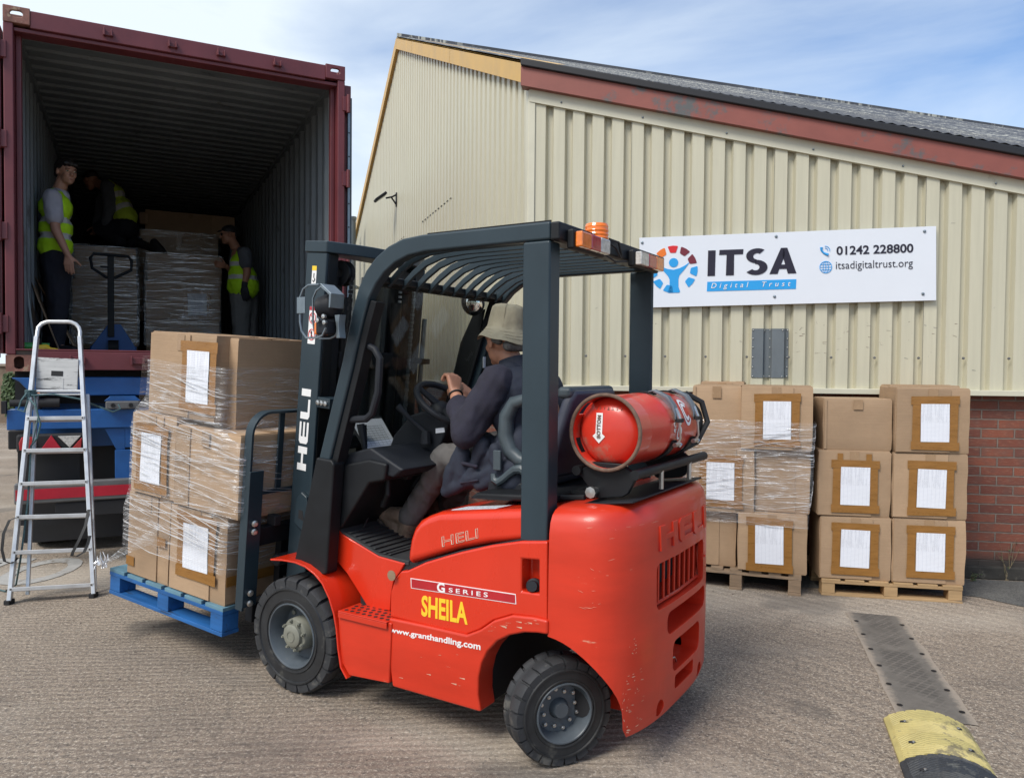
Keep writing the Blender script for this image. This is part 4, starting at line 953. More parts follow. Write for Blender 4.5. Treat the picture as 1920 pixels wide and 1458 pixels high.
cu.grid(rws); o = cu.build('loose_film', M['filmheavy'], None); o.matrix_world = LP; tag(o, 'loose curtain of film hanging off the left end of the fork load', 'stretch film')

# ---------------------------------------------------------------- shipping container on its trailer
CYAW = R_(26.5); CL = Vector((-3.62, 5.49, 1.445))
cont = empty('shipping_container', tuple(CL), (0, 0, CYAW), 'open maroon shipping container standing on the blue trailer', 'shipping container')
CW, CD, CH = 2.438, 12.1, 2.59
FZ = .155
def cbuild(mb, nm, mt, **k): return mb.build(nm, M[mt], cont, **k)
cbuild(MB().box(.0, .062, .0, .16, .12, CH-.115).box(.062, .10, .10, .16, .16, CH-.16), 'corner_post', 'contred', bevel=.008)
cbuild(MB().box(CW-.062, CW, .0, .16, .12, CH-.115).box(CW-.10, CW-.062, .10, .16, .16, CH-.16), 'corner_post', 'contred', bevel=.008)
cbuild(MB().box(.165, CW-.165, .0, .10, CH-.135, CH-.012).box(.06, CW-.06, .025, .16, CH-.165, CH-.136), 'header', 'contred', bevel=.006)
cbuild(MB().box(.165, CW-.165, .0, .12, .012, .150).box(.06, CW-.06, .0, .14, .151, .163), 'sill', 'contred', bevel=.006)
for x in (0, CW-.165):
    for z in (0, CH-.118):
        s_ = MB().box(x, x+.165, -.006, .178, z, z+.118)
        o = cbuild(s_, 'corner_casting', 'contrust' if (x == 0) else 'contred', bevel=0)
        cu_ = MB().prism([(x+.082+.032*math.cos(t*PI/8)*1.0, z+.062+(.020 if math.sin(t*PI/8) > 0 else -.020)*1+.026*math.sin(t*PI/8)) for t in range(16)] if z == 0 else [(x+.082+(.014 if math.cos(t*PI/8) > 0 else -.014)+.026*math.cos(t*PI/8), z+.066+.024*math.sin(t*PI/8)) for t in range(16)], -.05, .14).build('cut', M['contred'], None)
        c2 = MB().box(x+.03, x+.135, .02, .15, z+.03, z+.2 if z else z+.09).build('cut', M['contred'], None)
        cu_.matrix_world = cont.matrix_basis; c2.matrix_world = cont.matrix_basis; bpy.context.view_layer.update()
        boolean(o, [cu_, c2]); b_ = o.modifiers.new('bevel', 'BEVEL'); b_.width = .007; b_.segments = 3; b_.limit_method = 'ANGLE'
for x in (.66, 1.10, 1.45, 1.88):
    zc = CH-.075; o = cbuild(MB().box(x-.030, x-.018, -.045, .0, zc-.028, zc+.028).box(x+.018, x+.030, -.045, .0, zc-.028, zc+.018).box(x-.035, x+.035, -.02, .0, zc-.022, zc+.012), 'cam_keeper', 'contred', bevel=.004)
for x in (.45, .85, 1.52): cbuild(MB().box(x-.05, x+.05, -.035, .0, .06, .11).box(x-.05, x-.036, -.05, -.035, .05, .12), 'cam_keeper', 'contred', bevel=.004)
def cor(fn, L_, pitch=.28, dep=.032):
    rows = [[], []]; t = .16
    seq = [(0, 0), (.26, 0), (.37, 1), (.63, 1), (.74, 0)]; tt = .16
    while tt < L_:
        for f, d in seq:
            q = tt+pitch*f
            if q > L_: break
            a_, b_ = fn(q, d*dep); rows[0].append(a_); rows[1].append(b_)
        tt += pitch
    return MB().grid(rows)
cbuild(cor(lambda q, d: ((.016+d, q, FZ), (.016+d, q, CH-.06)), CD), 'side_wall', 'contin', smooth=False)
cbuild(cor(lambda q, d: ((CW-.016-d, q, FZ), (CW-.016-d, q, CH-.06)), CD), 'side_wall', 'contin', smooth=False)
cbuild(cor(lambda q, d: ((.03, q, CH-.045-d*.6), (CW-.03, q, CH-.045-d*.6)), CD, .21), 'roof_panel', 'contin', smooth=False)
cbuild(MB().box(0, CW, .16, CD, CH-.016, CH-.004), 'roof_skin', 'contred', smooth=False)
cbuild(MB().box(0, .008, .16, CD, .16, CH-.02).box(CW-.008, CW, .16, CD, .16, CH-.02), 'outer_skin', 'contred', smooth=False)
for x in (0, CW-.07): cbuild(MB().box(x, x+.07, .16, CD, CH-.10, CH-.046), 'top_rail', 'contin', smooth=False)
for x in (0, CW-.07): cbuild(MB().box(x, x+.07, .16, CD, .0, .15), 'bottom_rail', 'contred', smooth=False)
cbuild(MB().box(.02, CW-.02, .02, CD, .12, FZ-.0005), 'floor', 'contfloor', smooth=False)
cbuild(MB().box(0, CW, CD-.02, CD+.03, .12, CH-.02), 'end_wall', 'contin', smooth=False)
# pale lining strip at both jambs
cbuild(MB().box(.062, .085, .16, .24, .16, CH-.17).box(CW-.085, CW-.062, .16, .24, .16, CH-.17), 'door_seal', 'contin', bevel=.004)
# doors folded back along the sides
for sx_ in (0, 1):
    x0 = -.075 if sx_ == 0 else CW+.012
    o = cbuild(MB().box(x0, x0+.055, .06, 1.20, .13, CH-.13), 'door', 'contred' if sx_ else 'contred', bevel=.005)
    for z in (.34, 1.0, 1.65, 2.28):
        MB().box((-.045 if sx_ == 0 else CW-.02), (.02 if sx_ == 0 else CW+.035), -.012, .05, z-.06, z+.06).cyl(((-.03 if sx_ == 0 else CW+.025), -.018, z-.075), ((-.03 if sx_ == 0 else CW+.025), -.018, z+.075), .016, 10).build('hinge', M['contred'], o, bevel=.003)
    xs2 = x0+.055 if sx_ else x0
    MB().box(x0-.002 if sx_ == 0 else x0+.02, x0+.035 if sx_ == 0 else x0+.057, .035, .06, .15, CH-.24).build('rubber_gasket', M['greyplastic'], o, bevel=.002)
    if sx_:
        MB().box(x0+.021, x0+.040, .028, .036, .16, CH-.25).build('gasket_strip', M['zinc'], o)
        mb = MB()
        for i in range(11): mb.lathe([(0, .007), (.006, .005), (.007, 0)], (x0+.031, .028, .25+.2*i), (0, -1, 0), 8)
        mb.build('rivets', M['grime'], o)
    for yy in (.35, .95): MB().cyl((x0+(.07 if sx_ else -.015), yy, .1), (x0+(.07 if sx_ else -.015), yy, CH-.1), .017, 10).build('lock_rod', M['zinc'], o)

# trailer chassis below
tr = empty('container_trailer', (CL.x, CL.y, 0), (0, 0, CYAW), 'blue skeletal trailer with rear bumper and triangle lamp cluster under the container', 'trailer')
def tb(mb, nm, mt, par=None, **k): return mb.build(nm, M[mt], par or tr, **k)
TZ = CL.z
tb(MB().box(.25, 2.2, .06, .30, 1.265, 1.405), 'cross_beam', 'blue', bevel=.01)
tb(MB().prism([(.03, 1.40), (.40, 1.40), (.40, 1.31), (.13, 1.31), (.08, 1.37)], .0, .2), 'twistlock_bracket', 'blue', bevel=.008)
tb(MB().prism([(2.03, 1.40), (2.40, 1.40), (2.36, 1.37), (2.30, 1.31), (2.03, 1.31)], .0, .2), 'twistlock_bracket', 'blue', bevel=.008)
tb(MB().box(.0, 2.44, .02, .22, 1.02, 1.165), 'cross_beam', 'blue', bevel=.008)
for q4 in ((.12, .20, .1, .3, 1.165, 1.3), (2.2, 2.3, .1, .3, 1.165, 1.3), (.7, .76, .1, .3, 1.165, 1.265), (1.6, 1.7, .1, .3, 1.165, 1.265)): tb(MB().box(*q4), 'spacer', 'grime')
tb(MB().box(.02, 2.42, .32, .36, .86, 1.20), 'rear_plate', 'blue', smooth=False)
tb(MB().cyl((.02, .03, 1.215), (.28, .03, 1.215), .026, 12).cyl((.2, .03, 1.215), (.33, .03, 1.215), .036, 12).box(-.03, .0, .0, .07, 1.14, 1.23), 'winch_bar', 'grime')
tb(MB().box(.63, .86, -.035, .02, 1.165, 1.225), 'rubber_buffer', 'bumpergrey', bevel=.01)
tb(MB().prism([(.62, 1.225), (.87, 1.225), (.83, 1.262), (.66, 1.262)], -.012, .02), 'buffer_plate', 'blue', bevel=.003)
mb = MB()
for x in (.68, .80): mb.lathe([(0, .016), (.004, .016), (.005, .006), (-.002, .0)], (x, -.036, 1.195), (0, -1, 0), 12)
tb(mb, 'buffer_bolts', 'grime')
tb(MB().prism([(.62, 1.018), (.76, 1.018), (.76, .85), (.70, .85)], .05, .075).box(.76, 1.25, .05, .07, .865, 1.018), 'gusset', 'blue', bevel=.004)
tb(MB().box(.80, .90, .045, .052, .955, .985), 'slot', 'grime', bevel=.003)
tb(MB().prism([(.69, .85), (.835, .85), (.835, .63), (.80, .59), (.72, .59), (.69, .63)], .04, .06), 'bumper_bracket', 'blue', bevel=.004)
tb(MB().prism([(1.69, .85), (1.835, .85), (1.835, .63), (1.80, .59), (1.72, .59), (1.69, .63)], .04, .06), 'bumper_bracket', 'blue', bevel=.004)
# lamp cluster
for xo, s_ in ((.06, 1), (2.38, -1)):
    lamp = tb(MB().box(min(xo, xo+s_*.43), max(xo, xo+s_*.43), -.01, .05, .855, .99), 'rear_lamp', 'grime', bevel=.02, seg=3)
    X_ = lambda f: xo+s_*.43*f
    tb(MB().prism([(X_(.05), .875), (X_(.26), .875), (X_(.30), .93), (X_(.24), .972), (X_(.08), .972), (X_(.04), .93)], -.022, -.0), 'lens', 'lampred', lamp, bevel=.006)
    tb(MB().prism([(X_(.60), .972), (X_(.95), .972), (X_(.78), .885)], -.021, -.0), 'lens', 'lampclear', lamp, bevel=.004)
    tb(MB().prism([(X_(.80), .875), (X_(.95), .875), (X_(.965), .96)], -.020, -.0), 'lens', 'lampred', lamp, bevel=.004)
    tb(MB().prism([(X_(.36), .880), (X_(.66), .880), (X_(.51), .982)], -.034, -.01), 'triangle_reflector', 'reflred', lamp, bevel=.003)
tb(MB().box(.045, 2.40, -.02, .05, .485, .635), 'rear_bumper', 'bumpergrey', bevel=.012)
tb(MB().box(.055, 2.39, -.0235, -.0205, .515, .592), 'red_reflective_strip', 'reflred', smooth=False)
npl = tb(MB().box(.30, .80, -.005, .01, .37, .475), 'number_plate', 'grime', bevel=.004)
for sx_ in (0, 1):
    x0 = .05 if sx_ == 0 else 1.98
    tb(MB().box(x0, x0+.40, .16, .175, .30, .86), 'mudflap', 'grime', smooth=False)
for yy in (1.0, 2.3, 3.6):
    for x0 in (.06, 2.10):
        wh = tb(MB().lathe([(0, .30), (0, .46), (.03, .50), (.24, .50), (.28, .46), (.28, .30)], (x0, yy, .505), (1, 0, 0), 28), 'wheel', 'rubberside')
        tb(MB().lathe([(.02, .30), (.07, .26), (.07, .12), (.03, .1), (.03, .0)], (x0, yy, .505), (1, 0, 0), 24), 'rim', 'hub', wh)
tb(MB().box(.75, .90, .3, CD, .95, 1.35).box(1.55, 1.70, .3, CD, .95, 1.35), 'chassis_rail', 'blue', smooth=False)
for yy in (1.0, 2.3, 3.6): tb(MB().cyl((.1, yy, .505), (2.35, yy, .505), .07, 12), 'axle', 'grime')
tb(MB().box(.4, 2.05, .9, .95, .35, 1.2), 'rear_crossmember', 'grime', smooth=False)
tb(MB().box(.9, 1.6, .5, 3.8, .45, .9).box(.45, .75, 3, 5, .5, 1.0), 'air_tanks', 'grime', bevel=.04)
tb(MB().box(.16, .21, -.012, .04, 1.27, 1.295), 'side_marker', 'lamporange', bevel=.004)
tb(MB().box(-.02, .10, .25, .30, .86, 1.0), 'mud_arm', 'grime', bevel=.01)
tb(MB().box(.03, 2.41, .225, .25, 1.2, 1.458), 'underfloor_shade_board', 'grime', smooth=False)  # dark board added so the gap under the container floor looks shaded black
tb(MB().box(.05, 2.4, .5, .52, .10, 1.2), 'shadow_board', 'grime', smooth=False)  # added dark board, stands in for the deep shade below the trailer
# ---------------------------------------------------------------- the fork lift truck
fk = empty('forklift', (FO[0], FO[1], 0), (0, 0, -FYAW), 'red gas fork lift truck with dark overhead guard carrying the wrapped cartons', 'forklift')
BC = .59                                            # centre line
def fb(mb, nm, mt, par=None, **k): return mb.build(nm, M[mt] if isinstance(mt, str) else mt, par or fk, **k)
def SP(pts, b): return [S(x, y, b) for x, y in pts]
def mir(b): return 2*BC-b
# side body panels
upper = SP([(731, 1156), (732, 1110), (740, 1085), (752, 1070), (764, 1069), (797, 1054), (830, 1044), (862, 1035), (920, 1022), (978, 1014), (1026, 1014), (1026, 1163), (1000, 1157), (960, 1153), (925, 1163), (900, 1180), (874, 1190), (800, 1173)], .045)
lower = SP([(728, 1158), (800, 1173), (874, 1190), (900, 1180), (925, 1163), (960, 1153), (1000, 1157), (1026, 1163), (1026, 1190), (1008, 1187), (982, 1186), (955, 1191), (932, 1202), (914, 1221), (903, 1243), (897, 1270), (896, 1302), (901, 1335), (818, 1311), (735, 1287), (729, 1240)], .03)
for side_ in (0, 1):
    q = (lambda a, b: (a, b)) if side_ == 0 else (lambda a, b: (mir(a), mir(b)))
    fb(MB().prism(upper, *q(.045, .13)), 'side_panel', 'redpaint', bevel=.012, seg=3)
    fb(MB().prism(lower, *q(.030, .14)), 'wheel_arch_panel', 'redpaint2', bevel=.010, seg=3)
    if side_ == 0: side_panel = bpy.data.objects['side_panel']
# fuel filler recess on the near side
sl_ = SP([(974, 1046), (1009, 1049), (1009, 1115), (974, 1110)], .04)
cut = MB().prism([(sl_[0][0]+.006, sl_[0][1]-.004), (sl_[1][0], sl_[1][1]-.004), (sl_[2][0], sl_[2][1]+.004), (sl_[3][0]+.006, sl_[3][1]+.004)], .0, .115).build('cut', M['redpaint'], None)
cut.matrix_world = FR; bpy.context.view_layer.update(); mo = side_panel.modifiers[0]; side_panel.modifiers.remove(mo); boolean(side_panel, [cut])
b_ = side_panel.modifiers.new('bevel', 'BEVEL'); b_.width = .009; b_.segments = 3; b_.limit_method = 'ANGLE'; b_.harden_normals = True
cp_ = S(1002, 1097, .08); fb(MB().lathe([(-.02, .02), (-.02, .028), (.01, .028), (.014, .022), (.03, .02), (.03, 0)], (cp_[0], .075, cp_[1]), (.3, -1, .2), 16), 'filler_cap', 'plastic')
# chassis core
fb(MB().box(.30, 1.02, .14, 1.04, .16, .66).box(.9, 1.32, .16, 1.02, .48, .84), 'chassis', 'grime')
fb(MB().box(.0, .34, .22, .96, .16, .52), 'front_axle_housing', 'grime', bevel=.02)
fb(MB().cyl((1.376, .2, .22), (1.376, .98, .22), .06, 12).box(1.28, 1.47, .45, .73, .16, .36), 'rear_axle', 'grime')
# counterweight: rounded in plan, rolled top edge
def cwplan(inset=0.):
    pts = []; A0, A1, Bn = 1.322, 1.635, .045
    half = [(A0, Bn)]+[(1.40+.25*math.sin(PI/2*t/14)**(2/3.0), BC-(BC-Bn)*math.cos(PI/2*t/14)**(2/3.0)) for t in range(0, 14)]+[(1.650, BC)]
    full = half+[(a, mir(b)) for a, b in half[-2::-1]]
    out = []
    for a, b in full:
        da, db = a-1.32, b-BC; sc = inset
        L_ = math.hypot(max(da, .0001), db); out.append((a-(0 if da < .01 else inset*(da/.31)), b-inset*(db/.545)))
    return out
rows = []; lvls = [(.125, .03), (.14, .012), (.18, .0), (.40, -.003), (.60, -.002), (.80, 0), (.89, .003), (.93, .011), (.955, .025), (.971, .046), (.980, .075), (.985, .12)]
mb = MB()
for z, ins in lvls: rows.append([(a, b, z+(.03*min(1, (a-1.32)/.3) if z > .7 else 0)+(.012*min(1, (a-1.32)/.3) if z < .25 else 0)) for a, b in cwplan(ins)])
n_ = len(rows[0]); mb.grid([r_+[r_[0]] for r_ in rows]); mb.add(rows[0], [tuple(range(n_))]); mb.add(rows[-1], [tuple(range(n_))])
cw = mb.build('counterweight', M['redpaint2'], fk, ang=40)
cut = []
def cutter(m_):
    o = m_.build('cut', M['redpaint2'], None, smooth=False); o.matrix_world = FR; cut.append(o)
arch = [(1.0, .0), (1.0, .509)]+[(1.298+.288*math.sin(R_(t)), .228+.281*math.cos(R_(t))) for t in range(0, 96, 6)]+[(1.588, .0)]
cutter(MB().prism(arch, -.2, .40)); cutter(MB().prism(arch, mir(.40), mir(-.2)))
def RR(px, py, a):                                # pixel -> (b,z) on the truck's rear plane x=a
    d = ray(px, py); t = (a+FO[0]*ca-FO[1]*sa)/(d[0]*ca-d[1]*sa); x, y = d[0]*t-FO[0], d[1]*t-FO[1]; return x*sa+y*ca, EYE+d[2]*t
def rbox(b0, b1, z0, z1, r, a0, a1, n=4):
    pts = []
    for cx, cz, s0 in ((b1-r, z1-r, 0), (b0+r, z1-r, 90), (b0+r, z0+r, 180), (b1-r, z0+r, 270)):
        for k in range(n+1): t = R_(s0+90*k/n); pts.append((cx+r*math.cos(t), cz+r*math.sin(t)))
    return MB().prism(pts, a0, a1, 'x')
cutter(rbox(.315, .865, .585, .765, .03, 1.50, 1.8)); cutter(rbox(.41, .90, .465, .555, .035, 1.535, 1.8)); cutter(rbox(.47, .80, .30, .425, .035, 1.54, 1.8)); cutter(rbox(.50, .72, .225, .28, .012, 1.57, 1.8))
cutter(MB().cyl((1.40, .36, .20), (1.9, .36, .20), .032, 14)); cutter(MB().cyl((1.40, mir(.36), .20), (1.9, mir(.36), .20), .032, 14))
bpy.context.view_layer.update(); boolean(cw, cut)
b_ = cw.modifiers.new('bevel', 'BEVEL'); b_.width = .010; b_.segments = 3; b_.limit_method = 'ANGLE'; b_.angle_limit = R_(42); b_.harden_normals = True
r = random.Random(21)
def cwpt(s_, z, e=.0009):                         # s_ = 0..10 along the near half of the plan curve
    pts = cwplan(-.003-e); s_ = min(14.9, s_*1.5); i = int(s_); f = s_-i; a = Vector(pts[i]).lerp(Vector(pts[i+1]), f); return Vector((a.x, a.y, z))
mb = MB()
def scr(s0_, z0_, ln_, wd2, tilt):
    n = 4; rws = []
    for k in range(n+1): rws.append([cwpt(min(9.9, s0_+ln_*k/n), z0_+tilt*k/n-wd2/2*math.sin(PI*(k+.3)/(n+.6))), cwpt(min(9.9, s0_+ln_*k/n), z0_+tilt*k/n+wd2/2*math.sin(PI*(k+.3)/(n+.6)))])
    mb.grid(rws)
for i in range(70):
    q_ = r.random()
    if q_ < .45: scr(r.uniform(5.0, 6.6), r.uniform(.17, .40), r.uniform(.05, .35), r.uniform(.0008, .0035), r.uniform(-.004, .004))
    elif q_ < .65: scr(r.uniform(4.7, 5.3), r.uniform(.16, .33), r.uniform(.03, .12), r.uniform(.002, .007), r.uniform(-.01, .01))
    elif q_ < .8: scr(r.uniform(5.2, 5.9), r.uniform(.46, .52), r.uniform(.05, .15), r.uniform(.001, .004), r.uniform(-.004, .004))
    elif q_ < .9: scr(r.uniform(1., 4.), r.uniform(.62, .93), r.uniform(.1, .8), r.uniform(.0006, .0016), r.uniform(-.008, .008))
    else: scr(r.uniform(.3, 8), r.uniform(.91, .935), r.uniform(.1, .9), r.uniform(.0006, .0018), r.uniform(-.003, .003))
mat('paint_scratch', (.60, .34, .24), .6, var=.3, scale=40)
bm = bmesh.new(); bm.from_mesh(cw.data); cw.data.materials.append(bpy.data.materials['paint_scratch'])
vv = [bm.verts.new(v) for v in mb.v]
for f in mb.f: q_ = bm.faces.new([vv[i] for i in f]); q_.material_index = len(cw.data.materials)-1
bm.to_mesh(cw.data); bm.free()
mb = MB()
for i in range(26):
    px_, py_ = (r.uniform(915, 1022), None) if r.random() < .5 else (None, None)
    if px_: a, z = S(px_, 1163-(px_-925)*.02+r.uniform(0, 14)+max(0, (940-px_)*.4), .029); l_ = r.uniform(.004, .03)
    else: a, z = S(r.uniform(745, 890), r.uniform(1215, 1290), .029); l_ = r.uniform(.003, .035)
    if z < .17: continue
    h_ = r.uniform(.0004, .0014); mb.add([(a, .0292, z), (a+l_, .0292, z+l_*r.uniform(-.2, .2)), (a+l_, .0292, z+l_*.1+h_), (a, .0292, z+h_)], [(0, 1, 2, 3)])
fb(mb, 'panel_scratches', bpy.data.materials['paint_scratch'], smooth=False)
# radiator grille in the top pocket
gr = fb(MB().box(1.502, 1.512, .32, .86, .59, .76), 'radiator_screen', 'grime', smooth=False)
mb = MB(); yy0, yy1, zz0, zz1 = .325, .855, .597, .753; ga_ = 1.625
mb.tube([(ga_-.010, yy0, zz0), (ga_, BC, zz0), (ga_-.010, yy1, zz0), (ga_-.010, yy1, zz1), (ga_, BC, zz1), (ga_-.010, yy0, zz1)], .007, 6, True)
for i in range(1, 9): y = yy0+(yy1-yy0)*i/9; mb.tube([(ga_-.008, y, zz0), (ga_-.008, y, zz1)], .0065, 6)
fb(mb, 'radiator_grille', 'redpaint2')
fb(MB().box(ga_-.004, ga_+.012, yy1+.008, yy1+.045, .665, .70).cyl((ga_+.01, yy1+.03, .682), (ga_+.018, yy1+.03, .682), .006, 10), 'grille_latch', 'redpaint2', bevel=.003)
fb(MB().cyl((1.545, .50, .375), (1.575, .50, .375), .018, 12), 'tow_pin', 'zinc'); fb(MB().tube([(1.60, .49, .33), (1.63, .55, .335), (1.62, .60, .30)], .003, 6), 'tow_clip', 'steel')
# raised lettering on the counterweight, wrapped round the rear face
def cw_a(b, z):                                    # rear surface at b
    pts = cwplan(-.002 if z < .8 else .004*(z-.8)/.075)
    best = 1.65
    for (a0, b0_), (a1, b1_) in zip(pts, pts[1:]):
        if a0 > 1.52 or a1 > 1.52:
            if (b0_-b)*(b1_-b) <= 0 and abs(b1_-b0_) > 1e-6: best = a0+(a1-a0)*(b-b0_)/(b1_-b0_)
    return best
def blockletters(mb, fn, t):
    """HELI in wide block letters; fn maps (u along, v up) in unit cells to a surface point, t = thickness step"""
    def plate(pts): 
        n = len(pts); A = [fn(u, v, 0) for u, v in pts]; B = [fn(u, v, t) for u, v in pts]
        mb.add(A+B, [tuple(range(n)), tuple(range(n, 2*n))]+[(i, (i+1) % n, (i+1) % n+n, i+n) for i in range(n)])
    def rect(u0, u1, v0, v1, n=3):
        for i in range(n): a, b = u0+(u1-u0)*i/n, u0+(u1-u0)*(i+1)/n; plate([(a, v0), (b, v0), (b, v1), (a, v1)])
    H = [(0, .28), (.62, .90)]
    rect(0, .27, 0, 1); rect(.66, .93, 0, 1); rect(.27, .66, .40, .62)
    plate([(1.05, .15), (1.16, 0), (1.16, 1), (1.05, .85)]); rect(1.16, 1.33, 0, 1, 1); rect(1.33, 1.90, 0, .2); rect(1.33, 1.90, .4, .6); rect(1.33, 1.90, .8, 1)
    rect(2.02, 2.29, .15, 1, 1); plate([(2.02, .15), (2.14, 0), (2.29, 0), (2.29, .15)]); rect(2.29, 2.80, 0, .22)
    rect(2.92, 3.20, 0, 1, 1)
mb = MB(); u0, u1 = .335, .90
fnr = lambda u, v, e: Vector((cw_a(u0+(u1-u0)*u/3.2, .81+.095*v)+.0015+e, u0+(u1-u0)*u/3.2, .81+.095*v))
blockletters(mb, lambda u, v, e: fnr(u, v, e), .008); fb(mb, 'raised_lettering', 'redpaint2', bevel=.0015)
fnr0 = fnr; mb = MB()
for (ua, ub, va, vb) in ((-.04, .31, -.04, 1.04), (.62, .97, -.04, 1.04), (.31, .62, .34, .68), (1.01, 1.94, -.04, 1.04), (1.98, 2.33, -.04, 1.04), (2.33, 2.84, -.04, .27), (2.88, 3.24, -.04, 1.04)):
    for i in range(6):
        a, b = ua+(ub-ua)*i/6, ua+(ub-ua)*(i+1)/6; mb.add([fnr(u_, v__, .0006) for u_, v__ in ((a, va), (b, va), (b, vb), (a, vb))], [(0, 1, 2, 3)])
fb(mb, 'lettering_groove', 'reddeep', smooth=False)
# hood under the seat
hood = SP([(760, 1061), (762, 1035), (766, 1010), (773, 985), (784, 965), (800, 952), (822, 944), (900, 941), (978, 938), (1022, 938), (1022, 1004), (978, 1010), (920, 1019), (862, 1031), (830, 1040), (797, 1050)], .07)
hood = [(a, z-.034*max(0, min(1, (z-.80)/.12))) for a, z in hood]
fb(MB().prism(hood, .07, 1.11), 'engine_hood', 'redpaint', bevel=.060, seg=7)
fb(MB().prism([(.86, .955), (1.26, .975), (1.26, 1.005), (.90, .985)], .18, 1.0), 'hood_crown', 'black', bevel=.012)
gap = SP([(762, 1066), (797, 1051), (862, 1032), (978, 1010), (1024, 1008), (1024, 1014), (978, 1018), (862, 1040), (797, 1059), (764, 1073)], .06)
fb(MB().prism(gap, .062, 1.10), 'hood_seal', 'plastic', bevel=.004)
# outline lettering on the hood
def surf(b): return lambda o, ux, uz: (lambda v: Vector((o[0]+ux[0]*v.x+uz[0]*v.y, b-v.z, o[1]+ux[1]*v.x+uz[1]*v.y)))
def quadtext(s, name, mt, tl, tr, br, bl, b, th=.0008, **k):
    me = text_mesh(s, 1., .001 if not k.get('outline') else 0, **k); xs = [v.co.x for v in me.vertices]; ys = [v.co.y for v in me.vertices]
    a, b_, c, d = min(xs), max(xs), min(ys), max(ys); P = [Vector(S(x, y, b)) for x, y in (bl, br, tr, tl)]
    for v in me.vertices:
        f, g_ = (v.co.x-a)/(b_-a), (v.co.y-c)/(d-c); q = P[0].lerp(P[1], f).lerp(P[3].lerp(P[2], f), g_)
        v.co = Vector((q.x, b-(th if v.co.z > 0 else -.0006), q.y))
    me.materials.clear(); me.materials.append(M[mt]); return mkobj(name, me, fk, smooth=False)
quadtext('HELI', 'outline_lettering', 'cladtrim', (828, 1006), (896, 990), (897, 1008), (829, 1025), .0695, outline=.016, stretch=1.4)
# decals on the side panel
def quad(name, mt, px, b, th=.0008):
    return fb(MB().prism(SP(px, b), b-th, b+.001), name, mt, smooth=False)
quad('model_stripe', 'white', [(770, 1083), (967, 1113), (968, 1132), (771, 1102)], .0445, .0008); quad('model_stripe_fill', 'reddeep', [(771.5, 1084.5), (966, 1114.5), (966.5, 1130.5), (772, 1101)], .0445, .0014)
quadtext('G', 'stripe_lettering', 'white', (820, 1091), (834, 1093), (835, 1111), (820, 1109), .0445, .0022, bold=.03)
quadtext('SERIES', 'stripe_lettering', 'white', (842, 1101), (915, 1110), (915, 1119), (842, 1109), .0445, .0022, space=1.5, bold=.01)
quadtext('SHEILA', 'yellow_lettering', 'yellow', (791, 1115), (876, 1129), (877, 1171), (790, 1154), .0445, .0012, bold=.028)
quadtext('www.granthandling.com', 'web_lettering', 'white', (731, 1175), (901, 1205), (901, 1222), (731, 1187), .0295, .0012, bold=.02)
q = lambda px, b=.0445: SP(px, b)
# load chart plate on top of the hood
def topz(px, py, z):
    d = ray(px, py); t = (z-EYE)/d[2]; x, y = d[0]*t-FO[0], d[1]*t-FO[1]; return (x*ca-y*sa, x*sa+y*ca)
hz_ = max(z for a, z in hood)
def hoodz(a): 
    pts = sorted([p for p in hood if p[1] > .87]); 
    for (a0, z0), (a1, z1) in zip(pts, pts[1:]):
        if a0 <= a <= a1: return z0+(z1-z0)*(a-a0)/(a1-a0)
    return hz_
HR_ = .060
def hs(a, ph, e=.0012):
    r_ = HR_+e
    if ph > PI/2: return Vector((a, .07+HR_+(ph-PI/2)*.09, hoodz(a)+e))
    return Vector((a, .07+HR_-r_*math.cos(ph), hoodz(a)-HR_+r_*math.sin(ph)))
def hplate(a0, a1, p0, p1, skew, nm, mt, e=.0012):
    rws = []
    for i in range(13):
        ph = R_(p0+(p1-p0)*i/12); rws.append([hs(a0+(a1-a0)*k/8+skew*(i/12), ph, e) for k in range(9)])
    return fb(MB().grid(rws), nm, mt)
hA, hB = S(828, 965, .09)[0], S(912, 962, .09)[0]
hplate(hA, hB, 14, 140, .05, 'load_chart', 'signwhite'); hplate(hB+.001, hB+.022, 14, 140, .05, 'load_chart_band', 'reddeep')
mb = MB(); r = random.Random(8)
for i in range(9):
    for k in range(16):
        if r.random() < .25: continue
        ph = R_(22+i*12.4); a = hA+.008+(hB-hA-.016)*k/16+.05*(i/9); l_ = r.uniform(.003, .008)
        mb.add([hs(a, ph, .0022), hs(a+l_, ph, .0022), hs(a+l_, ph+.035, .0022), hs(a, ph+.035, .0022)], [(0, 1, 2, 3)])
fb(mb, 'chart_print', 'greyplastic', smooth=False)
# floor, step, fender
fl_side = SP([(628, 985), (640, 1000), (709, 1042), (759, 1056), (750, 1072), (738, 1088), (733, 1115), (731, 1145), (690, 1140), (672, 1110), (650, 1075), (626, 1046)], .13)
fb(MB().prism(fl_side, .13, .18), 'floor_side_panel', 'redpaint', bevel=.006)
fb(MB().prism(fl_side, mir(.18), mir(.13)), 'floor_side_panel', 'redpaint', bevel=.006)
fz = SP([(628, 980), (640, 996), (709, 1039), (765, 1052)], .13)
mb = MB(); mb.prism([(fz[0][0]-.02, fz[0][1]+.01), fz[0], fz[1], fz[2], fz[3], (fz[3][0], fz[3][1]-.02), (fz[2][0], fz[2][1]-.02), (fz[1][0], fz[1][1]-.02), (fz[0][0]-.02, fz[0][1]-.02)], .135, 1.05)
fb(mb, 'floor_mat', 'mat', bevel=.003)
mb = MB()
for i in range(9):
    f = .1+.1*i; a = fz[1][0]+(fz[2][0]-fz[1][0])*f*1.35; z = fz[1][1]+(fz[2][1]-fz[1][1])*min(1, f*1.35); mb.box(a-.008, a+.008, .15, .9, z+.001, z+.006)
fb(mb, 'mat_ribs', 'mat', bevel=.002)
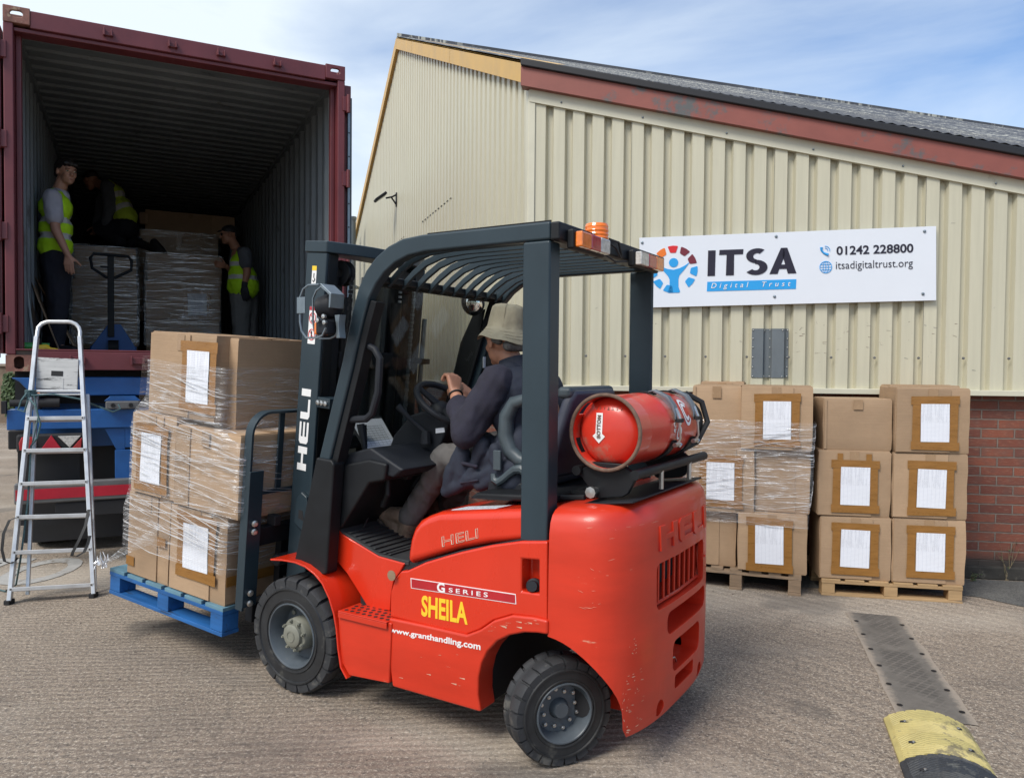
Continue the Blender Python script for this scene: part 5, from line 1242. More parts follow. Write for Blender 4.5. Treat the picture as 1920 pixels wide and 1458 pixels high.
fen = SP([(507, 1047), (530, 1048), (553, 1052), (572, 1060), (590, 1074), (605, 1092), (618, 1120), (627, 1150), (632, 1180), (635, 1215), (640, 1250), (651, 1271)], .012)
def sheet(pts, b0, b1, th=.010, nrm=1):
    mb = MB(); n = len(pts); inn = []
    for i, p in enumerate(pts):
        a = Vector(pts[max(0, i-1)]); b = Vector(pts[min(n-1, i+1)]); d = (b-a).normalized(); inn.append((p[0]-d.y*th*nrm, p[1]+d.x*th*nrm))
    rows = [[(p[0], b0, p[1]) for p in pts], [(p[0], b1, p[1]) for p in pts], [(p[0], b1, p[1]) for p in inn], [(p[0], b0, p[1]) for p in inn], [(p[0], b0, p[1]) for p in pts]]
    mb.grid(rows)
    for k in (0, n-1): mb.add([rows[j][k] for j in range(4)], [(0, 1, 2, 3)])
    return mb
fb(sheet(fen, .010, .24, .008, -1), 'fender', 'redpaint', bevel=.002); fb(sheet(fen, mir(.24), mir(.01), .008, -1), 'fender', 'redpaint', bevel=.002)
stf = SP([(633, 1147), (734, 1168), (729, 1281), (654, 1266), (640, 1240), (636, 1200)], .022)
for sgn_ in (0, 1):
    y0, y1 = (.022, .05) if not sgn_ else (mir(.05), mir(.022))
    fb(MB().prism(stf, y0, y1), 'step_face', 'redpaint2', bevel=.006)
s0, s1 = S(633, 1145, .012), S(725, 1168, .012); s2 = S(686, 1124, .14); s3 = S(734, 1136, .14)
zst = (s0[1]+s1[1])/2+.004; st0, st1 = s0[0]+.003, s1[0]
for sgn_ in (0, 1):
    y0, y1 = (.010, .15) if not sgn_ else (mir(.15), mir(.010))
    st = fb(MB().box(st0, st1, y0, y1, zst-.006, zst).box(st0, st1, y0 if not sgn_ else y1-.004, (y0+.004) if not sgn_ else y1, zst-.03, zst-.0065), 'step_plate', 'redpaint2', bevel=.002)
    mb = MB()
    for i in range(8):
        for j in range(4): mb.lathe([(0, .0001), (0, .0095)], (st0+.025+.034*i+(.012 if j % 2 else 0), y0+.028+.031*j, zst+.0012), (0, 0, 1), 12)
    fb(mb, 'step_holes', 'grime', st, smooth=False)
fb(MB().lathe([(0, .022), (.003, .022), (.004, 0)], (S(738, 1079, .03)[0]-.01, .030, S(738, 1079, .03)[1]), (0, -1, 0), 16), 'round_cap', 'card2')
# ---- overhead guard
outer = [(1.305, 2.043), (.98, 2.043), (.70, 2.044), (.60, 2.036), (.52, 2.010), (.45, 1.968), (.395, 1.915), (.350, 1.84), (.318, 1.75), (.290, 1.65), (.255, 1.52), (.103, 1.05), (-.045, .585)]
inner = [(1.305, 1.975), (.98, 1.975), (.72, 1.973), (.63, 1.962), (.56, 1.938), (.50, 1.90), (.455, 1.855), (.412, 1.79), (.382, 1.71), (.352, 1.62), (.318, 1.50), (.166, 1.03), (.018, .57)]
for b0, b1 in ((.060, .112), (mir(.112), mir(.060))):
    fb(MB().prism(outer+inner[::-1], b0, b1), 'guard_side_rail', 'guard', bevel=.010, seg=3)
    fb(MB().box(1.188, 1.306, b0+(-.002 if b0 < .5 else .0), b1+.03*(1 if b0 < .5 else 0)-(.03 if b0 > .5 else 0), .842, 1.974), 'rear_post', 'guard', bevel=.010, seg=3)
    if b0 > .5: fb(MB().prism([(outer[i][0]-.115, outer[i][1]-.012) for i in range(9, 13)]+[(outer[i][0]+.01, outer[i][1]) for i in range(12, 8, -1)]+[(.34, 1.82), (.28, 1.83)], mir(.118), mir(.108)), 'windscreen_side_frame', 'black', bevel=.004)
    # dark inner flange of the front pillar
    fb(MB().prism([(inner[i][0]+.002, inner[i][1]-.002) for i in range(7, 13)]+[(inner[i][0]+(.036 if b0 < .5 else .095), inner[i][1]-.010) for i in range(12, 6, -1)], b0+.012, b1+(.02 if b0 < .5 else 0)), 'pillar_flange', 'black', bevel=.004)
fb(MB().box(1.306, 1.345, .058, mir(.058), 1.972, 2.040), 'rear_cross_beam', 'black', bevel=.008, seg=3)
fb(MB().box(1.21, 1.304, .112, mir(.112), 1.985, 2.020), 'guard_rear_plate', 'guard', bevel=.004)
fb(MB().box(.372, .452, .112, mir(.112), 1.862, 1.895), 'front_cross_beam', 'black', bevel=.006)
for i in range(10):
    b = .165+.0945*i
    pa_ = [(1.22, 2.012), (.78, 2.012), (.66, 2.003), (.57, 1.975), (.50, 1.932), (.435, 1.878)]
    pts = pa_+[(x+.003, z-.030) for x, z in pa_[::-1]]
    fb(MB().prism(pts, b-.009, b+.009), 'roof_bar', 'guard', bevel=.003)
# top mesh sheet edge
fb(MB().box(.72, 1.30, .075, .080, 2.043, 2.050), 'top_seal', 'black')
# rear lights
for (b0, b1), order in (((.125, .375), ('lamporange', 'lampred', 'lampclear')), ((.69, .96), ('lampclear', 'lampred', 'lamporange'))):
    l_ = fb(MB().box(1.345, 1.375, b0-.012, b1+.012, 1.945, 2.018), 'rear_light', 'black', bevel=.008)
    wd_ = (b1-b0)/3
    for k in range(3): fb(MB().box(1.375, 1.405, b0+wd_*k+.0008, b0+wd_*(k+1)-.0008, 1.952, 2.010), 'lens', order[k], l_, bevel=.006, seg=3)
be = fb(MB().lathe([(0, .055), (.022, .055), (.025, .045)], (1.33, .40, 1.995), (0, 0, 1), 24), 'beacon', 'black')
fb(MB().lathe([(.022, .046), (.03, .050), (.036, .047), (.044, .050), (.052, .047), (.060, .050), (.068, .047), (.076, .049), (.088, .044), (.092, .0)], (1.33, .40, 1.995), (0, 0, 1), 28), 'beacon_lens', mat('beacon_orange', (.9, .19, .005), .18, coat=1, var=.05), be)
fb(MB().tube([(1.35, .47, 2.02), (1.37, .50, 2.0), (1.365, .56, 1.97), (1.355, .60, 1.965), (1.36, .55, 2.03), (1.36, .45, 2.03)], .005, 6).tube([(1.35, .44, 1.965), (1.36, .52, 1.945), (1.35, .66, 1.965)], .004, 6), 'light_cable', 'strap')
# ---- pillar feet, cowl, dashboard
ft = SP([(594, 857), (622, 862), (627, 870), (613, 1076), (604, 1078), (576, 1062), (552, 1053)], .05)
for b0, b1 in ((.045, .118), (mir(.118), mir(.045))): fb(MB().prism(ft, b0, b1), 'pillar_foot', 'black', bevel=.010, seg=3)
cow = SP([(600, 862), (640, 872), (700, 860), (733, 868), (728, 900), (700, 905), (672, 950), (650, 985), (628, 1000), (606, 1000)], .15)
fb(MB().prism(cow, .12, mir(.12)), 'front_cowl', 'black', bevel=.012)
dash = SP([(628, 857), (700, 838), (762, 880), (742, 895), (690, 880), (632, 872)], .16)
fb(MB().prism(dash, .14, mir(.14)), 'dashboard', 'plastic', bevel=.012, seg=3)
fb(MB().prism([(S(720, 862, .2)[0], S(720, 862, .2)[1]), (S(752, 870, .2)[0], S(752, 870, .2)[1]), (S(735, 905, .2)[0], S(735, 905, .2)[1]), (S(716, 903, .2)[0], S(716, 903, .2)[1])], .30, .34).tube([(.36, .25, 1.0), (.37, .24, .92), (.33, .25, .86)], .016, 8), 'pedal_bracket', 'black', bevel=.004)
# steering column, wheel, lever
colm = SP([(733, 848), (745, 815), (775, 778), (800, 770), (846, 785), (848, 795), (826, 850), (800, 905), (770, 920), (752, 900)], .50)
fb(MB().prism(colm, .47, .66), 'steering_column', 'plastic', bevel=.018, seg=3)
wc_ = Vector((.455, .56, 1.325)); wa_ = Vector((.62, .0, .86)).normalized(); wa_ = Vector((.60, -.05, .80)).normalized()
u = wa_.cross(Vector((0, 1, 0))).normalized(); v_ = wa_.cross(u); RWh = .155
mb = MB().tube([wc_+u*RWh*math.cos(t*PI/20)+v_*RWh*math.sin(t*PI/20) for t in range(40)], .0155, 10, True)
for t in (.5, 2.6, 4.7): mb.tube([wc_-wa_*.03, wc_+(u*math.cos(t)+v_*math.sin(t))*RWh], [.022, .012], 8)
mb.lathe([(-.11, .055), (-.05, .06), (-.02, .05), (-.005, .03), (0, 0)], wc_, wa_, 20)
fb(mb, 'steering_wheel', 'plastic')
lv0 = Vector((.43, .44, 1.19)); fb(MB().tube([lv0, lv0+Vector((-.08, -.03, .07)), lv0+Vector((-.13, -.05, .125))], [.012, .012, .017], 10).tube([lv0+Vector((.0, 0, -.05)), lv0+Vector((0, 0, .01))], [.028, .02], 10), 'direction_lever', 'plastic')
lm = S(818, 803, .46); quad('column_label', 'signwhite', [(817, 803), (833, 801), (834, 810), (817, 812)], .469, .001)
for dx, dz in ((0, 0),): fb(MB().tube([(S(687, 865, .25)[0], .25, S(687, 865, .25)[1]), (S(682, 830, .25)[0], .25, S(682, 830, .25)[1]), (S(676, 795, .25)[0], .25, S(676, 795, .25)[1])], [.012, .014, .02], 8).tube([(.16, .32, 1.08), (.14, .32, 1.22)], [.01, .02], 8), 'hydraulic_levers', 'plastic')
fb(MB().lathe([(-.01, .014), (.012, .014), (.016, 0)], (S(697, 848, .2)[0], .2, S(697, 848, .2)[1]), (0, 0, 1), 12), 'red_knob', 'orange')
fb(MB().tube([(.14, .17, .93), (.16, .16, .90), (.13, .165, .86)], [.010, .016, .02], 8), 'white_lever_knob', 'signwhite')
r = random.Random(11); mb = MB()
for i in range(7):
    a = .06+.022*i; mb.tube([(a, .16+.01*i, 1.04), (a+r.uniform(-.02, .03), .14, .93), (a+r.uniform(-.03, .03), .17+.02*i, .80), (a+.02, .2, .68)], .006, 6)
fb(mb, 'cowl_hoses', 'strap')
# grab handle on the near pillar
gh = [S(x, y, .09) for x, y in ((676, 642), (700, 655), (709, 672), (706, 735), (695, 775), (684, 785), (650, 787))]
fb(MB().tube([(a, .10, z) for a, z in gh], .0165, 10), 'grab_handle', 'plastic')
fb(MB().box(S(672, 628, .09)[0]-.01, S(672, 628, .09)[0]+.035, .075, .12, S(672, 628, .09)[1]-.025, S(672, 628, .09)[1]+.025), 'handle_band', 'plastic', bevel=.004)
# windscreen
w0, w1 = (.395, 1.865), (.13, 1.08)
mb = MB().add([(w0[0], .115, w0[1]), (w0[0], mir(.115), w0[1]), (w1[0], mir(.115), w1[1]), (w1[0], .115, w1[1]), (w0[0]-.005, .115, w0[1]), (w0[0]-.005, mir(.115), w0[1]), (w1[0]-.005, mir(.115), w1[1]), (w1[0]-.005, .115, w1[1])], [(0, 1, 2, 3), (4, 5, 6, 7), (0, 1, 5, 4), (2, 3, 7, 6), (0, 4, 7, 3), (1, 5, 6, 2)])
fb(mb, 'windscreen', 'glass', smooth=False)
mb = MB()
for (p, q_) in (((w0[0], .115, w0[1]), (w0[0], mir(.115), w0[1])), ((w1[0], .115, w1[1]), (w1[0], mir(.115), w1[1])), ((w0[0], mir(.13), w0[1]), (w1[0], mir(.13), w1[1]))): mb.tube([p, q_], .014, 4)
fb(mb, 'windscreen_frame', 'black')
# mirror and far indicator
mc = Vector((.335, .955, 1.848))
mo_ = fb(MB().ball(mc, (.045, .085, .07), 20, 12), 'round_mirror', 'black')
fb(MB().ball(mc+Vector((.012, -.004, 0)), (.045, .078, .063), 24, 14), 'mirror_glass', 'mirror', mo_)
mb = MB().box(.30, .34, 1.13, 1.22, 1.68, 1.76).tube([(.32, 1.18, 1.68), (.32, 1.15, 1.60), (.32, 1.18, 1.52), (.32, 1.24, 1.52), (.32, 1.24, 1.66)], .006, 6)
ff = fb(mb, 'front_work_light', 'greyplastic'); fb(MB().box(.34, .36, 1.17, 1.21, 1.60, 1.68), 'indicator_lens', 'lamporange', ff, bevel=.008)
fb(MB().box(.335, .337, 1.055, 1.088, 1.50, 1.56, ), 'pillar_label', 'signwhite', smooth=False)
# near work light with its cage
lc_ = S(625, 575, .02); L0 = Vector((lc_[0]+.012, -.01, lc_[1])); wl = fb(MB().lathe([(-.05, .02), (-.046, .050), (-.03, .044), (-.026, .052), (-.014, .045), (-.01, .054), (.002, .046), (.006, .055), (.018, .048), (.022, .055), (.034, .050), (.044, .036), (.048, .0)], L0, (1, 0, .12), 20), 'work_light', 'plastic')
fb(MB().box(L0.x-.03, L0.x+.04, -.07, .03, L0.z-.125, L0.z-.062), 'indicator', 'plastic', wl, bevel=.01, seg=3); fb(MB().box(L0.x-.050, L0.x-.028, -.06, .02, L0.z-.125, L0.z-.07), 'indicator_lens', 'lamporange', wl, bevel=.008)
x0, x1, zt_, zb_ = L0.x-.095, L0.x+.060, L0.z+.085, L0.z-.140
mb = MB()
for y in (-.095, -.02): mb.tube([(x1, y, zb_+.04), (x1-.02, y, zb_+.01), (x1-.05, y, zb_), (x0+.04, y, zb_), (x0+.01, y, zb_+.03), (x0, y, zb_+.07), (x0, y, zt_-.05), (x0+.02, y, zt_-.015), (x0+.05, y, zt_), (x1-.04, y, zt_)], .0045, 6)
fb(mb, 'light_cage', 'zinc')
fb(MB().prism([(x1-.06, zt_+.004), (x1-.035, zt_+.004), (x1+.025, zt_-.04), (x1+.018, zt_-.10), (x1+.010, zt_-.10), (x1+.012, zt_-.045)], -.09, -.01).box(x0-.012, x0+.038, -.103, -.098, L0.z-.035, L0.z+.035).prism([(x1-.015, zb_+.10), (x1+.015, zb_+.10), (x1+.008, zb_+.06), (x1+.015, zb_), (x1-.005, zb_), (x1-.005, zb_+.05)], -.03, .01), 'light_bracket', 'zinc', bevel=.002)
mb = MB()
for dx, dz in ((-.02, -.065), (.02, -.075), (.015, -.05)): mb.lathe([(0, .010), (.012, .010), (.014, 0)], (L0.x+dx+.02, -.075, L0.z+dz), (0, -1, 0), 8)
fb(mb, 'light_bolts', 'steel')
# ---- seat
sb = fb(MB().box(.80, 1.14, .40, .84, 1.0, 1.10), 'seat_cushion', 'seatvinyl', bevel=.04, seg=4)
mb = MB(); rws = []
for i in range(9):
    f = i/8; z = 1.04+.37*f; a = 1.12+.10*f; hw = (.235 if f < .5 else .235-.03*(f-.5)*2)*(1 if f < .93 else .93)
    rws.append([(a-.05+.03*(abs(c)**2), BC+hw*c, z) for c in (-1, -.85, -.5, 0, .5, .85, 1)]+[(a+.05-.02*(abs(c)**3), BC+hw*c, z) for c in (1, .85, .5, 0, -.5, -.85, -1)])
mb.grid([r_+[r_[0]] for r_ in rws]); mb.add(rws[0], [tuple(range(14))]); mb.add(rws[-1], [tuple(range(14))])
fb(mb, 'seat_back', 'seatvinyl', bevel=.02, seg=3)
fb(MB().box(1.165, 1.235, BC-.215, BC+.215, 1.375, 1.425), 'seat_back_cap', 'greyplastic', bevel=.02, seg=3)
fb(MB().lathe([(-.006, .009), (0, .009)], (1.237, BC-.12, 1.40), (1, 0, 0), 10).lathe([(-.006, .009), (0, .009)], (1.237, BC+.12, 1.40), (1, 0, 0), 10), 'cap_screws', 'grime')
# side bolster loop (hip restraint)
lp = [S(x, y, .33) for x, y in ((985, 748), (962, 755), (948, 780), (946, 815), (955, 845), (972, 862), (990, 868))]
fb(MB().tube([(a, .34, z) for a, z in lp], [.024, .030, .034, .036, .034, .03, .026], 12), 'hip_restraint', 'greyplastic')
fb(MB().box(.84, 1.20, .34, .84, .945, 1.0).box(.86, 1.12, .32, .36, .955, 1.02), 'seat_base', 'plastic', bevel=.012)
fb(MB().tube([(.90, .31, 1.05), (.905, .31, 1.025), (.925, .31, 1.015), (.95, .31, 1.03), (.98, .31, 1.055), (1.01, .31, 1.075), (1.04, .31, 1.08), (1.065, .31, 1.065), (1.075, .31, 1.035)], [.014, .018, .019, .018, .018, .02, .022, .022, .018], 10), 'armrest_bracket', 'greyplastic')
bk = S(932, 863, .30); fb(MB().box(bk[0]-.012, bk[0]+.026, .285, .30, bk[1]-.04, bk[1]+.045, Matrix.Translation((0, 0, 0))), 'belt_buckle', 'greyplastic', bevel=.004)
# ---- gas bottle cradle on the counterweight
fb(MB().prism([(1.40, .985), (1.60, 1.012), (1.60, 1.020), (1.40, .993)], .17, .95), 'cradle_plate', 'plastic', bevel=.002)
for b in (.235, .86): fb(MB().prism([(1.335, 1.115), (1.365, 1.115), (1.41, 1.145), (1.53, 1.145), (1.575, 1.115), (1.60, 1.115), (1.555, 1.035), (1.535, 1.022), (1.44, 1.008), (1.42, 1.015)], b-.012, b+.012), 'cradle_saddle', 'black', bevel=.004)
for a, z in ((1.352, 1.110), (1.592, 1.110)): fb(MB().cyl((a, .20, z), (a, 1.0, z), .019, 12), 'cradle_tube', 'black')
fb(MB().lathe([(-.02, .016), (.02, .016), (.022, .022), (.04, .022), (.042, 0)], (1.425, .215, 1.035), (0, -1, 0), 8).cyl((1.60, .45, 1.03), (1.60, .45, 1.11), .010, 8).cyl((1.60, .78, 1.03), (1.60, .78, 1.11), .010, 8), 'cradle_bolts', 'steel')
fb(MB().box(1.28, 1.42, .30, .33, 1.0, 1.015).tube([(1.15, .24, .985), (1.28, .26, .99), (1.36, .26, .998)], .012, 8), 'gas_hose', 'grime')
# ---- wheels
def wheel(c, Rr, Wd, face, steer=0., name='front_wheel', nl=20, nb=8):
    """c: centre of the outer face; face=-1: outer side faces -b"""
    o = empty(name, c, (0, 0, steer)); o.parent = fk
    s_ = -face                                   # tyre extends from the outer face inwards (towards s_)
    k = Rr/.27
    prof = [(.03, .53*Rr), (.012, .555*Rr), (.004, .575*Rr), (.004, .60*Rr), (.0, .605*Rr), (-.001, .63*Rr), (.004, .64*Rr), (.004, .79*Rr), (-.002, .80*Rr), (-.002, .825*Rr), (.006, .84*Rr), (.012, .93*Rr), (.02, .945*Rr), (Wd-.02, .945*Rr), (Wd-.002, .85*Rr), (Wd+.004, .75*Rr), (Wd-.01, .6*Rr)]
    ty = MB().lathe([(t*s_, r_) for t, r_ in prof], (0, 0, 0), (0, 1, 0), 56)
    t_ = ty.build('tyre', [M['rubber'], M['rubberside']], o, ang=25)
    for p in t_.data.polygons:
        cc = p.center; rr_ = math.hypot(cc.x, cc.z)
        p.material_index = 1 if rr_ < .86*Rr else 0
    mb = MB()
    for i in range(nl):                          # lugs: two staggered rows, rounded onto the shoulder
        for row in (0, 1):
            a0 = 2*PI*(i+.5*row)/nl; wdt = 2*PI/nl*.90; rws = []
            y0, y1 = (.000, Wd*.60) if row == 0 else (Wd*.64, Wd)
            for f in (0, .05, .34, .66, .95, 1):
                a = a0+wdt*(f-.5); rw = []
                skew = (.10 if row == 0 else -.10)
                for (yy, rr_) in ((y0+(.004 if row == 0 else 0), .83*Rr if row == 0 else .92*Rr), (y0+.004, .965*Rr), (y0+.018, Rr), (y1-.02, Rr), (y1, .93*Rr if row == 0 else .9*Rr)):
                    k2 = 1 if f not in (0, 1) else .93
                    ang_ = a+skew*(yy-y0)/Wd*.8; rw.append(((rr_*k2)*math.cos(ang_), yy*s_, (rr_*k2)*math.sin(ang_)))
                rws.append(rw)
            mb.grid(rws)
    mb.build('tread', M['rubber'], t_, ang=50)
    mb = MB()
    mb.lathe([(t*s_, r_) for t, r_ in ((.022, .555*Rr), (.004, .56*Rr), (.002, .545*Rr), (.012, .525*Rr), (.05*k, .50*Rr), (.085*k, .46*Rr), (.088*k, .30*Rr), (.088*k, .18*Rr), (.085*k, .0))], (0, 0, 0), (0, 1, 0), 40)
    mb.tube([(.552*Rr*math.cos(t*PI/24), .004*s_, .552*Rr*math.sin(t*PI/24)) for t in range(48)], .0045, 6, True)
    rm_ = mb.build('rim', M['rim'], o)
    mb = MB()
    return o, rm_, s_, k
for far in (0, 1):
    c = (0.0, .0, .264) if not far else (0.0, mir(0), .264); face = -1 if not far else 1
    o, rm_, s_, k = wheel(c, .264, .17, face)
    MB().lathe([(.09*s_, .078), (.030*s_, .076), (.022*s_, .070), (.02*s_, .054), (.004*s_, .052), (-.002*s_, .042), (-.002*s_, .0)], (0, 0, 0), (0, 1, 0), 28).lathe([(-.0045*s_, .026), (-.0045*s_, .020), (-.002*s_, .020)], (0, 0, 0), (0, 1, 0), 20).build('hub', M['hub'], o)
    mb = MB()
    for i in range(8):
        a = 2*PI*(i+.3)/8; mb.lathe([(.03*s_, .008), (.010*s_, .008), (.010*s_, .005), (.004*s_, .005), (.004*s_, 0)], (.066*math.cos(a), 0, .066*math.sin(a)), (0, 1, 0), 6)
    for i in range(6):
        a = 2*PI*(i+.15)/6; mb.lathe([(.09*s_, .010), (.075*s_, .010), (.073*s_, 0)], (.102*math.cos(a), 0, .102*math.sin(a)), (0, 1, 0), 8)
    mb.build('wheel_nuts', M['hub'], o)
ST = R_(54)
rw_ = gnd(1060, 1338, .203); rwl = FR.inverted() @ rw_
for far in (0, 1):
    c = (rwl.x, rwl.y, .203) if not far else (rwl.x-.03, mir(.16), .203); face = -1 if not far else 1
    o, rm_, s_, k = wheel(c, .203, .14, face, ST if not far else R_(40), 'rear_wheel', 22)
    MB().lathe([(.07*s_, .040), (.038*s_, .033), (.030*s_, .028), (.030*s_, 0)], (0, 0, 0), (0, 1, 0), 20).lathe([(.072*s_, .094), (.062*s_, .092), (.060*s_, .04)], (0, 0, 0), (0, 1, 0), 30).build('hub', M['rim'], o)
    mb = MB()
    for i in range(12):
        a = 2*PI*(i+.4)/12; rr_ = .078 if i % 2 else .066
        mb.lathe([(.062*s_, .0075), (.050*s_, .0075), (.050*s_, .004), (.045*s_, .004), (.045*s_, 0)], (rr_*math.cos(a), 0, rr_*math.sin(a)), (0, 1, 0), 6)
    mb.build('wheel_nuts', M['steel'], o)
# ---- mast (leans back about five degrees)
MT = R_(5.2)
MM = Matrix.Translation((-.285, 0, .34)) @ Matrix.Rotation(MT, 4, 'Y')      # local x forward-back, z up the mast
def mm(mb, nm, mt, bev=0, **k):
    o = mb.build(nm, M[mt] if isinstance(mt, str) else mt, fk, bevel=bev, **k); o.matrix_parent_inverse = Matrix(); o.matrix_local = MM; return o
MH = 1.72
NB, FB_ = .215, mir(.215)
def chan(b0, sg):          # C channel: web outside, flanges inward
    return MB().box(0.0, .135, b0, b0+.014*sg, 0, MH).box(.0, .016, b0+.0142*sg, b0+.075*sg, 0, MH).box(.119, .135, b0+.0142*sg, b0+.075*sg, 0, MH)
mm(MB().box(.0, .135, NB, NB+.018, -.12, MH), 'outer_mast_rail', 'guard', .006); mm(MB().box(.119, .135, NB+.0185, NB+.08, -.12, MH).box(.0, .014, NB+.0185, NB+.08, -.12, MH), 'mast_flange', 'black', .003)
mm(MB().box(.0, .135, FB_-.018, FB_, -.12, MH), 'outer_mast_rail', 'guard', .006); mm(MB().box(.119, .135, FB_-.08, FB_-.0185, -.12, MH).box(.0, .014, FB_-.08, FB_-.0185, -.12, MH), 'mast_flange', 'black', .003)
for b in (NB+.085, FB_-.145): mm(MB().box(.005, .11, b, b+.06, -.08, MH-.06), 'inner_mast_rail', 'grime', .004)
mm(MB().prism([(-.012, NB-.006), (.135, NB-.006), (.20, NB+.10), (.24, NB+.22), (.24, FB_-.22), (.20, FB_-.10), (.135, FB_+.006), (-.012, FB_+.006)], MH-.0, MH+.055, 'z'), 'mast_top_beam', 'guard', .006)
mm(MB().box(.03, .12, NB+.15, FB_-.15, MH-.55, MH-.47).box(.03, .12, NB+.1, FB_-.1, .1, .22).box(.05, .12, NB+.08, FB_-.08, .75, .82), 'mast_cross_member', 'grime', .006)
for b in (NB+.135, FB_-.135):
    mm(MB().lathe([(-.022, .02), (-.022, .062), (-.012, .062), (-.006, .05), (.006, .05), (.012, .062), (.022, .062), (.022, .02)], (.115, b, MH-.085), (0, 1, 0), 28), 'chain_pulley', 'black')
    mb = MB()
    for i in range(62):
        z = .35+i*.0205
        mb.box(.168, .182, b-.010+(.004 if i % 2 else 0), b+.010-(.004 if i % 2 else 0), z, z+.018)
    mm(mb, 'lift_chain', 'black' if b < BC else 'zinc')
    mm(MB().cyl((.10, b+(.05 if b < BC else -.05), -.05), (.10, b+(.05 if b < BC else -.05), MH-.2), .030, 14), 'lift_cylinder', 'black')
mm(MB().box(.0, .05, .60, .93, -.05, MH-.08).box(.05, .11, .66, .70, -.05, MH-.1).box(.05, .11, .86, .90, -.05, MH-.1), 'mast_guard_panel', 'smoke', .004)
mb = MB()
for i in range(52): mb.box(.114, .124, .775, .793, .3+i*.025, .3+i*.025+.012)
mm(mb, 'mast_chain', 'alu')
# smoked plastic sheet and hoses behind the mast centre
mm(MB().tube([(.17, FB_-.02, 1.45), (.17, FB_-.02, 1.0), (.17, FB_+.01, .93), (.18, FB_+.05, .85), (.18, FB_+.05, .55), (.17, FB_, .45)], [.014, .014, .014, .011, .011, .011], 8), 'hydraulic_hose', 'zinc')
mm(MB().box(.10, .20, FB_-.04, FB_+.06, .70, .74).box(.12, .2, FB_-.05, FB_+.02, 1.2, 1.23), 'hose_clamp', 'black', .004)
mm(MB().box(.136, .22, NB+.0, NB+.10, .98, 1.03), 'mast_side_bracket', 'guard', .003)
mb = MB()
for x in (.15, .175, .20): mb.lathe([(0, .012), (.012, .012), (.015, 0)], (x, NB, 1.005), (0, -1, 0), 8)
mm(mb, 'bracket_bolts', 'steel')
mm(MB().prism([(.05, .40), (.06, .52), (.09, .56), (.13, .54), (.17, .40), (.17, .34)], NB-.022, NB-.001), 'tilt_anchor_plate', 'guard', .006)
mm(MB().prism([(.085, .47), (.11, .47), (.125, .42), (.085, .43)], NB-.0235, NB-.0225), 'anchor_slot', 'grime')
# white lettering running up the mast
mb = MB(); l0, l1 = .66, 1.06; sc_ = (l1-l0)/3.2
fnm = lambda u, v, e: Vector((.030+.062*(1-v)+.0, NB-.0010-e, l0+sc_*u))
blockletters(mb, fnm, .0008); mm(mb, 'mast_lettering', 'white', smooth=False)
def mplate(nm, mt, x0, x1, z0, z1, e=.001): return mm(MB().box(x0, x1, NB-e, NB+.0005, z0, z1), nm, mt, smooth=False)
mplate('hook_label', 'white', .045, .075, MH-.155, MH-.065); mplate('hook_label_band', 'yellow', .0451, .0749, MH-.087, MH-.0651, .0018)
mm(MB().tube([(.060, NB-.002, MH-.100), (.060, NB-.002, MH-.12), (.068, NB-.002, MH-.130), (.060, NB-.002, MH-.142), (.053, NB-.002, MH-.134)], .0022, 5), 'hook_symbol', 'grime')
mplate('warning_label', 'white', .045, .095, 1.28, 1.46); mplate('warning_label_band', 'reddeep', .0455, .0945, 1.442, 1.4595, .0018)
for zc in (1.405, 1.325):
    mm(MB().tube([(.070+.020*math.cos(t*PI/12), NB-.002, zc+.026*math.sin(t*PI/12)) for t in range(24)], .002, 4, True).tube([(.056, NB-.002, zc+.018), (.084, NB-.002, zc-.018)], .002, 4), 'prohibition_symbol', 'redv')
    mm(MB().ball((.069, NB-.002, zc+.014), (.004, .001, .005), 8, 6).tube([(.069, NB-.002, zc+.010), (.070, NB-.002, zc-.006), (.064, NB-.002, zc-.018)], .003, 5).tube([(.070, NB-.002, zc-.004), (.078, NB-.002, zc-.016)], .0025, 5), 'figure_symbol', 'grime')
# warning label on the far rail
mm(MB().box(.1355, .137, FB_-.075, FB_-.025, .62, .80), 'far_label', 'signwhite', smooth=False); mm(MB().box(.137, .1378, FB_-.074, FB_-.026, .775, .798), 'far_label_band', 'reddeep', smooth=False)
# carriage, load backrest and forks
def mc2(mb, nm, mt, bev=.004, **k): return mm(mb, nm, mt, bev, **k)
X0 = -.075
mc2(MB().box(-.10, -.05, .06, mir(.06), .28, .37).box(-.10, -.05, .06, mir(.06), -.10, .0), 'carriage_bar', 'black')
mc2(MB().box(-.05, .0, .28, .31, -.10, .37).box(-.05, .0, mir(.31), mir(.28), -.10, .37).box(-.045, .12, NB+.02, NB+.06, .0, .10), 'carriage_plate', 'black')
mc2(MB().cyl((-.02, .16, .2), (-.02, .26, .2), .03, 12).box(-.09, -.03, .15, .19, .37, .42).box(-.085, -.02, .30, .34, .37, .44), 'carriage_roller', 'grime')
bb = .0; bf = mir(.0); zt2 = .93
mb = MB()
bt = [(-.088, bb, -.02), (-.088, bb, zt2-.10)]+[(-.088, bb+.10-.10*math.cos(R_(t)), zt2-.10+.10*math.sin(R_(t))) for t in range(15, 91, 15)]
bt2 = [(x, mir(y), z) for x, y, z in bt[::-1]]
def flat(path, wx, wt_):   # flat bar following a path in the b-z plane, width wx along x
    m_ = MB(); rows = []
    n = len(path)
    for i, p in enumerate(path):
        a = Vector(path[max(0, i-1)]); b = Vector(path[min(n-1, i+1)]); d = (b-a).normalized(); nn = Vector((0, -d.z, d.y)); p = Vector(p)
        rows.append([p, p+Vector((wx, 0, 0)), p+Vector((wx, 0, 0))+nn*wt_, p+nn*wt_, p])
    m_.grid(rows); m_.add(rows[0][:4], [(0, 1, 2, 3)]); m_.add(rows[-1][:4], [(0, 1, 2, 3)]); return m_
